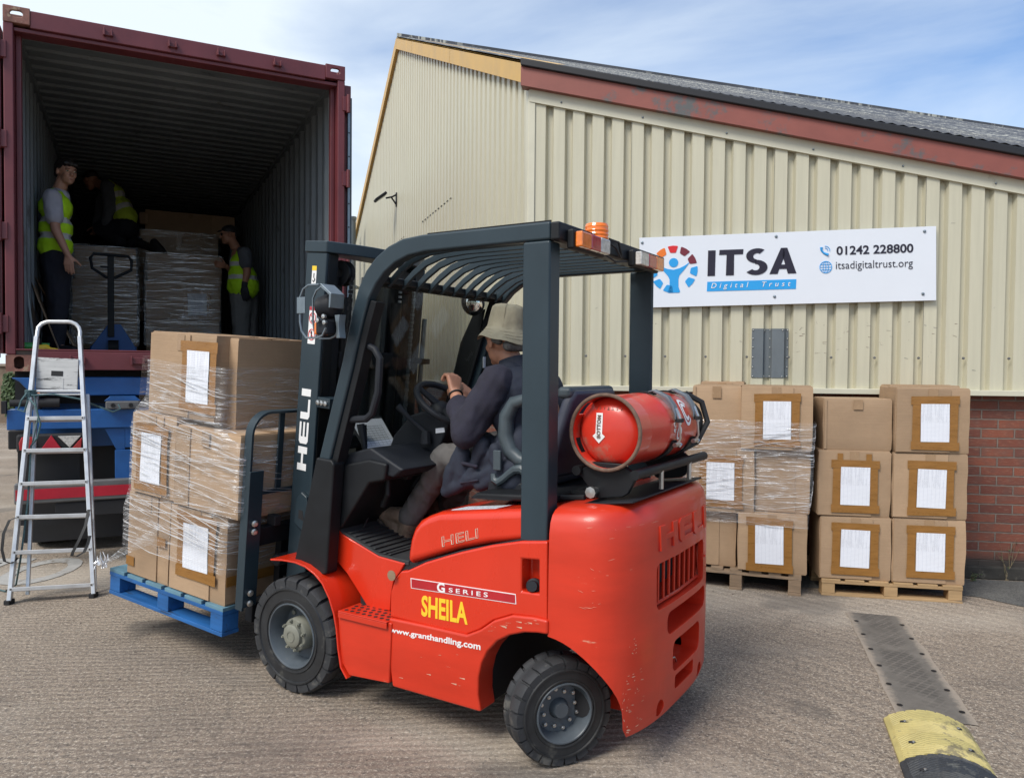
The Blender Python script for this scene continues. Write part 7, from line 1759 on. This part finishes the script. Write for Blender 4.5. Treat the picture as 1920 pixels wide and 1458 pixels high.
for h_, k_, f in ((w3(452, 555, -.08), kn1, f1), (w3(462, 555, .09), kn2, f2)): cap(mb, h_, .09, k_, .06); cap(mb, k_, .058, f, .04); cap(mb, f, .035, f+Vector((-.15, -.03, .0)), .03)
fuse(mb, 'body', M['skin2'], p3, .0075, 2); face_bits(P, R3, p3, glasses=True)
mb = MB(); ell(mb, P(-.015, 0, .050), (.100, .084, .070), R3); cap(mb, P(.085, -.03, .055), .010, P(.12, -.02, .045), .008); cap(mb, P(.085, .03, .055), .010, P(.12, .02, .045), .008); cap(mb, P(-.07, -.03, .0), .03, P(-.07, .03, .0), .03)
fuse(mb, 'cap', M['shoe'], p3, .007, 2)
mb = MB(); hand(mb, wr_, (.1, 0, -1), (.1, 1, 0), (-1, 0, 0), 1.25, (.35, .4, .45, .5)); cap(mb, wr_.lerp(eb, .2), .038, wr_, .036); fuse(mb, 'glove', M['glove'], p3, .008, 2)
mb = MB(); cap(mb, shn, .080, shn.lerp(eb, .55), .076); cap(mb, shf, .075, shf.lerp(w3(436, 510, .2), .55), .07); cap(mb, shn, .07, shf, .07); fuse(mb, 'checked_shirt', M['greyshirt'], p3, .010, 3, wr=.006, wsc=12)
vest(p3, [(w3(455, 478, -.11), .072, w3(446, 476, .12), .072), (w3(452, 496, -.08), .135, w3(451, 496, .08), .135), (w3(454, 520, -.07), .170, w3(454, 520, .08), .165), (w3(456, 536, -.07), .190, w3(456, 536, .08), .180)], 'hivis',
    [lambda c: abs(c.z-w3(450, 523).z) < .028, lambda c: abs(c.z-w3(450, 499).z) < .028, lambda c: c.z > w3(450, 499).z and abs(c.x-w3(437, 490).x) < .03 and c.y < 0])
mb = MB()
for h_, k_, f in ((w3(452, 552, -.08), kn1, f1), (w3(462, 552, .09), kn2, f2)): cap(mb, h_, .135, k_, .10); cap(mb, k_, .098, f+Vector((0, 0, .03)), .08)
fuse(mb, 'trousers', M['palecloth'], p3, .011, 3, wr=.008, wsc=10)
for f in (f1, f2): mb = MB(); cap(mb, f+Vector((.03, 0, -.0)), .045, f+Vector((-.17, -.03, -.0)), .04); fuse(mb, 'shoe', M['shoe'], p3, .009, 2)

YS = 9.9
p2, w2 = worker(225, YS, 1.5+(683-463)/FPX*YS-.0, 'man in dusty hi-vis vest and grey jumper crouching on top of the left wrapped stack')
hc = w2(172, 341); mb = MB(); P, R3 = head(mb, hc, (-.80, .30, -.55), s=1.0)
cap(mb, hc+Vector((.03, 0, .0)), .055, w2(193, 352), .06); shn, shf = w2(204, 354, -.17), w2(200, 348, .17); eb = w2(207, 392, -.22); wr_ = w2(200, 420, -.2)
cap(mb, w2(212, 362), .12, w2(236, 410), .12); cap(mb, shn, .055, shf, .055); cap(mb, shn, .055, eb, .045); cap(mb, eb, .043, wr_, .03); hand(mb, wr_, (-.2, 0, -1), (-.1, 1, 0), (-1, 0, 0), 1., (.5, .5, .5, .5))
cap(mb, shf, .05, w2(190, 395, .2), .04); cap(mb, w2(190, 395, .2), .04, w2(182, 425, .15), .03); hand(mb, w2(182, 425, .15), (-.2, 0, -1), (0, -1, 0), (-1, 0, 0), 1., (.5, .5, .5, .5))
kk = [(w2(236, 428, -.1), w2(192, 430, -.13), w2(225, 455, -.12)), (w2(240, 428, .1), w2(212, 452, .12), w2(258, 455, .13))]
for h_, k_, f in kk: cap(mb, h_, .09, k_, .06); cap(mb, k_, .06, f, .045)
fuse(mb, 'body', M['skin2'], p2, .0075, 2); face_bits(P, R3, p2)
mb = MB(); ell(mb, P(-.022, 0, .040), (.098, .083, .080), R3); fuse(mb, 'hair', M['hair'], p2, .007, 2)
mb = MB(); cap(mb, shn, .085, eb, .072); cap(mb, eb, .070, wr_, .05); cap(mb, shf, .08, w2(190, 395, .2), .07); cap(mb, w2(190, 395, .2), .065, w2(182, 425, .15), .045); cap(mb, shn, .07, shf, .07); fuse(mb, 'grey_jumper', M['greyshirt'], p2, .010, 3, wr=.007, wsc=12)
ax_ = (w2(240, 412)-w2(208, 358)); axn = ax_.normalized(); o_ = w2(208, 358)
vest(p2, [(w2(207, 356, -.10), .085, w2(205, 352, .11), .085), (w2(215, 368, -.08), .135, w2(213, 366, .09), .135), (w2(228, 392, -.07), .142, w2(226, 390, .08), .142), (w2(236, 408, -.07), .145, w2(236, 408, .08), .145)], 'hivisdull',
    [lambda c: abs((c-o_).dot(axn)-.17) < .032, lambda c: abs((c-o_).dot(axn)-.33) < .032])
mb = MB()
for h_, k_, f in kk: cap(mb, h_, .14, k_, .10); cap(mb, k_, .10, f, .075)
fuse(mb, 'trousers', M['darktrouser'], p2, .011, 3, wr=.007, wsc=10)
mb = MB(); a_ = w2(262, 457, .0); cap(mb, a_, .055, w2(300, 470, -.05), .05); cap(mb, w2(290, 455, -.05), .05, w2(308, 474, -.05), .04); fuse(mb, 'shoe', M['shoe'], p2, .009, 2)

# ---------------------------------------------------------------- load inside the container
CM = Matrix.Translation(CL) @ Matrix.Rotation(CYAW, 4, 'Z'); GC = 'wrapped cartons inside the container'
def cplace(label, x0, x1, yt, yb, dy, dep, paper=None, z0=None, seed=0, mt='card', **k): return place(CM, 'cardboard_box', label, x0, x1, yt, yb, dy, dep, GC, paper, 0, z0, mt, seed, **k)
z0 = FZ+.12
_, q1 = cplace('bottom carton of the left wrapped stack behind the pallet truck', 134, 258, 590, 650, 4.0, .8, None, z0, 41)
_, q2 = cplace('middle carton with blurred label in the left wrapped stack', 136, 257, 525, 590, 4.0, .8, None, q1[3], 42)
_, q3 = cplace('top carton of the left wrapped stack that the crouching man is on', 140, 256, 463, 525, 4.0, .8, None, q2[3], 43)
_, r1 = cplace('bottom carton of the right wrapped stack in the container', 274, 412, 600, 652, 4.2, .8, None, z0, 44)
_, r2 = cplace('carton with white pallet sheet in the right wrapped stack', 274, 414, 530, 600, 4.2, .8, (352, 387, 551, 591), r1[3], 45)
_, r3 = cplace('top carton of the right wrapped stack beside the man in sunglasses', 277, 416, 478, 530, 4.2, .8, None, r2[3], 46)
for o_, q_ in ((pl, 0),):
    for nm, a, b, dy in (('wooden pallet under the left wrapped stack in the container', q1[0], q1[1], 4.0), ('wooden pallet under the right wrapped stack in the container', r1[0], r1[1], 4.2)):
        MP = CM @ TR(a, dy, FZ); pp_, k = pallet('wooden_pallet', nm, b-a, .8, MP, 'woodold', 'woodold', 'short', .125); deck(pp_, b-a, .8, .112*k, .128*k, 'woodold', 6, .04)
filmwrap('stretch_film', 'shiny stretch film round the left stack inside the container', CM, [(z0+.02, rec(q1[0]-.02, q1[1]+.02, 3.97, 4.85)), (q2[3], rec(q1[0]-.02, q1[1]+.02, 3.97, 4.85)), (q3[3]+.012, rec(q3[0]-.02, q3[1]+.02, 3.97, 4.85))], 'filmheavy', 260, 21, .12)
filmwrap('stretch_film', 'shiny stretch film round the right stack inside the container', CM, [(z0+.02, rec(r1[0]-.02, r1[1]+.02, 4.17, 5.05)), (r2[3], rec(r1[0]-.02, r1[1]+.02, 4.17, 5.05)), (r3[3]+.012, rec(r3[0]-.02, r3[1]+.02, 4.17, 5.05))], 'filmheavy', 260, 22, .15)
_, s1_ = cplace('wrapped carton standing behind the two front stacks in the container', 262, 410, 436, 560, 5.2, .9, None, FZ+.5, 47)
cplace('brown carton on top at the back of the container load', 272, 440, 400, 436, 5.4, .6, None, s1_[3], 48)
cplace('pale carton side at the back between crouching man and brown carton', 262, 277, 398, 420, 5.35, .04, None, None, 49)
filmwrap('stretch_film', 'stretch film with bright streaks on the rear stack in the container', CM, [(FZ+.6, rec(s1_[0]-.02, s1_[1]+.02, 5.17, 6.1)), (s1_[3]+.01, rec(s1_[0]-.02, s1_[1]+.02, 5.17, 6.1))], 'filmheavy', 160, 23, .12)
# cardboard sheets, poles and a long broom handle leaning at the left wall
for i, (a, b, tk, mt_, lab) in enumerate((((62, 515), (142, 657), .012, 'card2', 'torn cardboard sheet leaning at the left inside the container'), ((58, 530), (110, 657), .008, 'card2', 'narrow cardboard sheet leaning in front of the torn one'), ((42, 505), (70, 657), .008, 'contfloor', 'dark board leaning against the left container wall'))):
    yb = [1.6, 1.35, 1.1][i]; xa, za = planeX(CM, a[0], a[1], yb); xb_, zb_ = planeX(CM, b[0], b[1], yb)
    d = Vector((xb_-xa, 0, zb_-za)).normalized(); n_ = Vector((-d.z, 0, d.x))
    mb = MB(); A = Vector((xa, yb, za)); B = Vector((xb_, yb, max(zb_, FZ+.003))); W_ = .32
    rws = []
    for k in range(7):
        f = k/6; p = A.lerp(B, f); rws.append([p, p+Vector((0, W_, 0)), p+Vector((0, W_, 0))+n_*tk, p+n_*tk, p])
    rws[0] = [v+Vector((0, 0, .02*((-1)**j_))) for j_, v in enumerate(rws[0])]; rws[0][-1] = rws[0][0]
    mb.grid(rws); o = mb.build('cardboard_sheet', M[mt_], None); o.matrix_world = CM; tag(o, lab, 'cardboard sheet', 'sheets leaning inside the container')
for i, (a, b, lab) in enumerate((((31, 376), (64, 640), 'thin metal pole with orange tip leaning at the left container wall'), ((46, 520), (52, 655), 'short pole standing low beside the leaning sheets'))):
    yb = .9; xa, za = planeX(CM, a[0], a[1], yb); xb_, zb_ = planeX(CM, b[0], b[1], yb); e = empty('pole', tuple(CM @ Vector((xb_, yb, FZ))), (0, 0, CYAW), lab, 'pole')
    A = Vector((xa-xb_, 0, za-FZ)); MB().cyl((0, 0, .01), A, .013, 10).build('shaft', M['zinc'], e)
    if i == 0: MB().cyl(A*.93, A*1.0+Vector((0, 0, .002)), .018, 10).build('grip', M['orange'], e)
for px, mt_, lab in ((62, 'green', 'green plastic spray bottle lying just inside the container sill'), (78, 'yellow', 'yellow glove lying by the container sill')):
    x, z = planeX(CM, px, 650, .35); e = empty('spray_bottle' if mt_ == 'green' else 'glove', tuple(CM @ Vector((x, .35, FZ))), (0, 0, CYAW+.4), lab, 'bottle' if mt_ == 'green' else 'glove')
    if mt_ == 'green': MB().lathe([(-.08, 0), (-.078, .03), (.03, .03), (.05, .012), (.075, .012), (.076, 0)], (0, 0, .032), (1, 0, 0), 16).box(.06, .11, -.01, .01, .03, .06).build('bottle_body', M[mt_], e)
    else:
        mb = MB(); cap(mb, (-.05, 0, .02), .022, (.03, 0, .022), .03)
        for k in range(4): cap(mb, (.03, -.03+.02*k, .02), .011, (.09, -.045+.03*k, .014), .009)
        cap(mb, (-.0, .03, .02), .012, (.03, .06, .015), .010); fuse(mb, 'glove_body', M[mt_], e, .006, 2)
# hand pallet truck
jx, jz = planeX(CM, 213, 655, 2.9); jk = empty('pallet_truck', tuple(CM @ Vector((jx, 2.9, FZ))), (0, 0, CYAW), 'blue hand pallet truck with black loop handle parked inside the container', 'pallet truck')
def J(px, py, dy=0.): x, z = planeX(CM, px, py, 2.9+dy); return (x-jx, dy, z-FZ)
bw = J(257, 655)[0]-J(170, 655)[0]
MB().prism([(-bw/2, .04), (bw/2, .04), (bw/2-.01, .09), (.07, .34), (-.05, .34), (-bw/2+.01, .09)], -.01, .02).build('body_plate', M['jackblue'], jk, bevel=.006)
MB().box(-bw/2, -bw/2+.15, .02, 1.1, .05, .10).box(bw/2-.15, bw/2, .02, 1.1, .05, .10).build('fork', M['jackblue'], jk, bevel=.006)
MB().lathe([(-.05, .0), (-.05, .08), (.05, .08), (.05, 0)], (.0, -.06, .085), (1, 0, 0), 20).build('steer_wheel', M['grime'], jk)
zt3 = J(208, 478)[2]; hx = J(208, 560)[0]; MB().box(hx-.032, hx+.032, -.05, -.015, .20, zt3-.02).build('tow_bar', M['black'], jk, bevel=.005)
hl, hr = J(170, 495)[0], J(247, 495)[0]; zmid, zlow = J(208, 505)[2], J(208, 521)[2]
MB().tube([(hl+.03, -.03, zt3), (hr-.03, -.03, zt3-.01), (hr, -.03, zt3-.05), (hr-.005, -.03, zmid), (hx+.04, -.03, zlow), (hx-.04, -.03, zlow), (hl+.015, -.03, zmid), (hl, -.03, zt3-.05)], .017, 8, True).build('loop_handle', M['plastic'], jk)
MB().box(hx-.10, hx-.01, -.03, -.02, zmid+.01, zmid+.03).build('release_lever', M['grime'], jk, bevel=.003)

# ---------------------------------------------------------------- step ladder leaning in front of the trailer
def proj(P):
    v = cam.matrix_world.inverted() @ Vector(P); return 960+FPX*v.x/-v.z, 729-FPX*v.y/-v.z
FLt, FRt = gnd(18, 1132, .0), gnd(176, 1119, .0); TLt, TRt = at(69, 632, 5.24), at(150, 632, 5.32)
ld = empty('step_ladder', tuple((FLt+FRt)/2), label='worn aluminium step ladder with a paint marked platform leaning on the trailer', cat='ladder'); lo = (FLt+FRt)/2
def lb(mb, nm, mt, **k): return mb.build(nm, M[mt], ld, **k)
fl2, fr2, tl2, tr2 = FLt-lo, FRt-lo, TLt-lo, TRt-lo
nrm = (fr2-fl2).cross(tl2-fl2).normalized(); nrm = nrm*(-1 if nrm.y > 0 else 1)
def bar(a, b, wdt, th, side=None):
    a, b = Vector(a), Vector(b); d = (b-a).normalized(); s_ = nrm.cross(d).normalized(); mb = MB()
    vs = [p+s_*x*wdt/2+nrm*y*th/2 for p in (a, b) for x, y in ((-1, -1), (1, -1), (1, 1), (-1, 1))]
    return mb.add(vs, [(0, 1, 2, 3), (4, 5, 6, 7)]+[(i, (i+1) % 4, (i+1) % 4+4, i+4) for i in range(4)])
lb(bar(fl2+Vector((0, 0, .02)), tl2, .024, .055), 'stile', 'alu', bevel=.003); lb(bar(fr2+Vector((0, 0, .02)), tr2, .024, .055), 'stile', 'alu', bevel=.003)
upv = ((tl2-fl2).normalized()+(tr2-fr2).normalized()).normalized(); acr = (tr2-tl2).normalized(); hh = (at(110, 600, 5.28)-lo-(tl2+tr2)/2).dot(upv)
hoop = [tl2, tl2+upv*hh*.35+acr*.003]+[tl2+acr*(.075-.075*math.cos(R_(t)))+upv*(hh*.35+hh*.65*math.sin(R_(t))) for t in (25, 50, 75, 90)]
wv = (tr2-tl2).length; hoop += [tr2-acr*(.075-.075*math.cos(R_(t)))+upv*(hh*.35+hh*.65*math.sin(R_(t))) for t in (90, 75, 50, 25)]+[tr2+upv*hh*.35, tr2]
lb(MB().tube(hoop, .013, 8), 'top_hoop', 'alu')
def onst(A, B, y):
    lo_, hi_ = 0., 1.
    for _ in range(30):
        m_ = (lo_+hi_)/2
        if proj(lo+A.lerp(B, m_))[1] > y: lo_ = m_
        else: hi_ = m_
    return A.lerp(B, (lo_+hi_)/2)
for yl, yr in ((786, 785), (846, 844), (908, 904), (970, 966), (1036, 1030), (1105, 1096)):
    a, b = onst(fl2, tl2, yl), onst(fr2, tr2, yr); d = (b-a).normalized()
    vs = []
    for p in (a+d*-.006, b-d*-.006): vs += [p+Vector((0, 0, -.014))-nrm*-.035, p+Vector((0, 0, .012))-nrm*-.035, p+Vector((0, 0, .012))-nrm*.045, p+Vector((0, 0, -.010))-nrm*.045]
    s_ = lb(MB().add(vs, [(0, 1, 2, 3), (4, 5, 6, 7)]+[(i, (i+1) % 4, (i+1) % 4+4, i+4) for i in range(4)]), 'tread', 'alu', bevel=.003)
    mb = MB()
    for q_ in (a+d*.006, b-d*.006): mb.lathe([(0, .005), (.003, .004), (.004, 0)], q_+nrm*.036, nrm, 8)
    mb.build('rivets', M['grime'], s_)
# platform board, tray bar and folded back legs
pa3, pb3 = at(66, 728, 5.17)-lo, at(145, 731, 5.22)-lo; up3 = (at(69, 669, 5.19)-lo)-pa3
def slab(a, b, u_, th): 
    vs = [a, b, b+u_, a+u_]; return MB().add(vs+[v+nrm*-th for v in vs], [(0, 1, 2, 3), (4, 5, 6, 7), (0, 1, 5, 4), (1, 2, 6, 5), (2, 3, 7, 6), (3, 0, 4, 7)])
pf = lb(slab(pa3, pb3, up3, .02), 'platform', 'whiteworn', bevel=.006)
slab(pa3+up3*.42+(pb3-pa3)*.36+nrm*.002, pa3+up3*.42+(pb3-pa3)*.64+nrm*.002, up3*.16, .003).build('dark_label', M['grime'], ld, smooth=False)
slab(pa3+up3*.0+(pb3-pa3)*.50+nrm*.002, pa3+up3*.0+(pb3-pa3)*.66+nrm*.002, up3*.36, .003).build('tape_marks', M['whiteworn'], ld, smooth=False)
a, b = onst(fl2, tl2, 733), onst(fr2, tr2, 733); lb(MB().tube([a, b], .010, 8).tube([a-Vector((0, 0, .022)), b-Vector((0, 0, .022))], .007, 8), 'tray_bar', 'alu')
bk_ = Vector((.0, .10, .0)); bl2, br2 = onst(fl2, tl2, 740)+bk_*.6, onst(fr2, tr2, 740)+bk_*.6; gl2, gr2 = gnd(168, 1117)-lo+Vector((0, .04, 0)), None
lb(bar(fl2+Vector((.05, .10, .03)), bl2, .02, .03), 'back_leg', 'alu', bevel=.002); lb(bar(gl2+Vector((0, .03, .02)), br2, .02, .03), 'back_leg', 'alu', bevel=.002)
for p in (fl2, fr2): lb(MB().box(p.x-.020, p.x+.016, p.y-.03, p.y+.03, 0, .03), 'rubber_foot', 'grime', bevel=.004)
# rope tied round the ladder and a black strap hanging from it
r0 = onst(fl2, tl2, 735)+lo; r1_ = at(150, 748, 5.2); 
mb = MB().tube([r0, r0+Vector((.03, -.04, -.02)), (r0+r1_)/2+Vector((0, -.02, .01)), r1_, at(185, 762, 5.5), at(212, 772, 5.52), at(226, 766, 5.54), at(222, 758, 5.56)], .006, 6)
mb.tube([r0+Vector((0, -.04, 0)), at(40, 750, 5.05), at(34, 768, 5.05), at(46, 772, 5.05), at(52, 752, 5.05), r0+Vector((0, -.04, -.03)), at(66, 760, 5.05), at(76, 795, 5.05), at(70, 820, 5.05), at(58, 836, 5.05), at(56, 880, 5.0), at(52, 940, 4.95), at(45, 1000, 4.9), at(38, 1050, 4.85), gnd(30, 1096, .01), gnd(10, 1108, .01), gnd(-20, 1100, .01)], .006, 6)
for k in range(4): mb.tube([r0+Vector((.028*math.cos(t*PI/6), -.0+.045*math.sin(t*PI/6), -.012*k+.01)) for t in range(12)], .006, 6, True)
mb.tube([at(64, 742, 5.05), at(72, 780, 5.05), at(63, 822, 5.06), at(60, 834, 5.06)], .005, 6)
tag(mb.build('rope', M['rope']), 'blue green rope knotted round the left ladder stile and trailing to the ground', 'rope')
def ribbon(path, wd_, nm, lab):
    mb = MB(); rows = [[Vector(p)+Vector((-wd_/2, 0, 0)), Vector(p)+Vector((wd_/2, .002, 0)), Vector(p)+Vector((wd_/2, .006, 0)), Vector(p)+Vector((-wd_/2, .004, 0)), Vector(p)+Vector((-wd_/2, 0, 0))] for p in path]
    mb.grid(rows); tag(mb.build(nm, M['strap']), lab, 'strap')
ribbon([at(166, 955, 4.88), at(160, 985, 4.84), at(148, 1012, 4.80), at(136, 1035, 4.78), at(134, 1042, 4.78), at(143, 1043, 4.80), at(157, 1035, 4.82), at(164, 1020, 4.84), at(168, 1004, 4.86)], .018, 'webbing_strap', 'black webbing strap looped over the right side of the ladder bottom')
ribbon([at(30, 970, 4.86), at(17, 975, 4.80), at(6, 1000, 4.77), at(3, 1030, 4.76), at(8, 1052, 4.76), at(20, 1056, 4.78), at(34, 1045, 4.84)], .016, 'webbing_strap', 'black webbing strap hanging off the left ladder stile')

# ---------------------------------------------------------------- speed bump sections at the lower right
ya, yb_ = (gnd(1660, 1352)+gnd(1812, 1367))/2, (gnd(1690, 1435)+gnd(1864, 1455))/2; dY = (yb_-ya); bl_ = dY.length; ba = math.atan2(dY.y, dY.x)+PI/2
BW = .325
def bump(nm, lab, mt, cat, y0, y1, yoff, cham=False):
    e = empty(nm, (ya.x, ya.y, 0), (0, 0, ba), lab, 'speed bump', 'speed bump sections')
    mb = MB(); n = 64; rws = []
    def hgt(x): q = abs(x)/(BW/2); return .008+.054*(math.cos(min(1, q)*PI/2)**.8 if q < 1 else 0)
    m_ = 200
    for j in range(m_+1):
        y = y0+(y1-y0)*j/m_; row = [(-BW/2, y, .0)]
        for i in range(n+1):
            x = BW/2*(2*i/n-1); z = hgt(x)
            s_ = ((y*30+abs(x)*14+(3 if x > 0 else 0)) % 1); blk = int(math.floor((y+10)*9.5)) % 2
            s_ = ((y*64+(x if blk else -x)*26) % 1)
            if abs(x) < BW/2*.90: z += .0045*(1 if s_ < .5 else 0)
            row.append((x, y, z))
        row.append((BW/2, y, .0)); rws.append(row)
    mb.grid(rws)
    for k in (0, m_): mb.add(rws[k], [tuple(range(len(rws[k])))])
    mb.build('ramp', M[mt], e, ang=25)
    for yy in (y0+(y1-y0)*.27, y0+(y1-y0)*.75):
        for x in (-.098, .098):
            z = hgt(x)+.004; o = MB().ball((x, yy, z-.002), (.018, .010, .004), 14, 6).build('bolt_pocket', M['grime'], e)
            MB().lathe([(0, .007), (.004, .006), (.005, 0)], (x+.002, yy, z+.000), (0, 0, 1), 8).build('fixing_bolt', M['steel'], e)
bump('speed_bump', 'scuffed yellow rubber speed bump section with ridged surface at the lower right', 'yellowrubber', 'speed bump', -bl_, 0, 0)
bump('speed_bump', 'black rubber speed bump section following the yellow one at the picture edge', 'blackrubber', 'speed bump', -bl_*2.15, -bl_-.004, 0)

# ---------------------------------------------------------------- weeds at the wall foot
def weed(base, h, n, lab, seed, leafy=.5):
    r = random.Random(seed); e = empty('weed', tuple(base), label=lab, cat='weed'); ms, ml = MB(), MB()
    for i in range(n):
        a = r.uniform(0, 2*PI); sp = r.uniform(.05, .45)*h; hh_ = h*r.uniform(.5, 1); pts = []
        for k in range(7): f = k/6; pts.append(Vector((math.cos(a)*sp*f**1.5+.01*math.sin(k+i), math.sin(a)*sp*f**1.5*.4-.02*f, hh_*f*(1-.15*f))))
        ms.tube(pts, [.0022*(1-.8*k/6) for k in range(7)], 4)
        for k in range(2, 7):
            for q_ in range(3):
                if r.random() < leafy: 
                    p = pts[k]; d = Vector((r.uniform(-1, 1), r.uniform(-1, .4), r.uniform(-.4, .8))).normalized(); s_ = d.orthogonal().normalized(); l = r.uniform(.010, .022)
                    ml.add([p, p+d*l*.5+s_*l*.22, p+d*l, p+d*l*.5-s_*l*.22], [(0, 1, 2, 3)])
    ms.build('stems', M['stem'], e); 
    if ml.v: ml.build('leaves', M['leaf'], e, smooth=False)
wb = lambda px, py: gnd(px, py)
weed(wb(1888, 1088), .42, 7, 'tall dry weed growing up the brick wall at the right', 1, .25)
weed(wb(1908, 1084), .16, 16, 'low green weed clump at the wall foot at the right edge', 2, .9)
weed(wb(1822, 1090), .10, 8, 'tiny tuft beside the bottom carton corner at the wall foot', 3, .6)

# ---------------------------------------------------------------- loose grit on the yard
r = random.Random(77); mb = MB()
for i in range(420):
    u_ = r.random(); y = 2.4+4.5*u_; x = r.uniform(-.75, .72)*y; s_ = r.uniform(.0015, .0045)*(1.6 if r.random() < .08 else 1)
    mb.ball((x, y, s_*.5), (s_*r.uniform(.8, 1.5), s_, s_*.7), 6, 4)
tag(mb.build('loose_grit', mat('grit', (.16, .13, .11), .9, var=.5, scale=3)), kind='stuff')
# ---------------------------------------------------------------- every fixing becomes a part of its own
def split_obj(o, newname):
    me = o.data; n = len(me.vertices); par = list(range(n))
    def find(a):
        while par[a] != a: par[a] = par[par[a]]; a = par[a]
        return a
    for e in me.edges: par[find(e.vertices[0])] = find(e.vertices[1])
    gr = {}
    for p in me.polygons: gr.setdefault(find(p.vertices[0]), []).append(p)
    if len(gr) < 2: o.name = newname; return
    for ps in gr.values():
        ids = sorted({i for p in ps for i in p.vertices}); mp_ = {a: b for b, a in enumerate(ids)}
        m2 = bpy.data.meshes.new(newname); m2.from_pydata([me.vertices[i].co for i in ids], [], [[mp_[i] for i in p.vertices] for p in ps])
        for m_ in me.materials: m2.materials.append(m_)
        for p, q in zip(m2.polygons, ps): p.use_smooth = q.use_smooth; p.material_index = q.material_index
        m2.update(); m2.set_sharp_from_angle(angle=R_(35))
        c = bpy.data.objects.new(newname, m2); C.objects.link(c); c.parent = o.parent; c.matrix_parent_inverse = o.matrix_parent_inverse.copy(); c.matrix_basis = o.matrix_basis.copy()
        for md in o.modifiers:
            if md.type == 'BEVEL': b = c.modifiers.new('bevel', 'BEVEL'); b.width = md.width; b.segments = md.segments; b.limit_method = 'ANGLE'; b.angle_limit = md.angle_limit
    bpy.data.objects.remove(o)
ren = {'cladding_bolts': 'cladding_bolt', 'cradle_bolts': 'cradle_bolt', 'carriage_roller': 'carriage_roller', 'mast_cross_member': 'mast_cross_member', 'rivets': 'rivet', 'wheel_nuts': 'wheel_nut',
       'trim_screws': 'trim_screw', 'bracket_bolts': 'bracket_bolt', 'light_bolts': 'light_bolt', 'cap_screws': 'cap_screw', 'buffer_bolts': 'buffer_bolt', 'eyebrows': 'eyebrow', 'eyes': 'eye', 'air_tanks': 'air_tank',
       'mat_ribs': 'mat_rib', 'lap_joint': 'lap_joint', 'carriage_plate': 'carriage_plate', 'carriage_bar': 'carriage_bar', 'chassis_rail': 'chassis_rail', 'door_seal': 'door_seal', 'bottle_emblem': 'bottle_emblem', 'mast_flange': 'mast_flange', 'fork': 'fork', 'cowl_hoses': 'cowl_hose', 'hydraulic_levers': 'hydraulic_lever', 'clamp': 'clamp', 'hat_stitching': None, 'fixing_holes': None}
for o in list(bpy.data.objects):
    if o.type != 'MESH': continue
    base = o.name.split('.')[0]
    if ren.get(base): split_obj(o, ren[base])
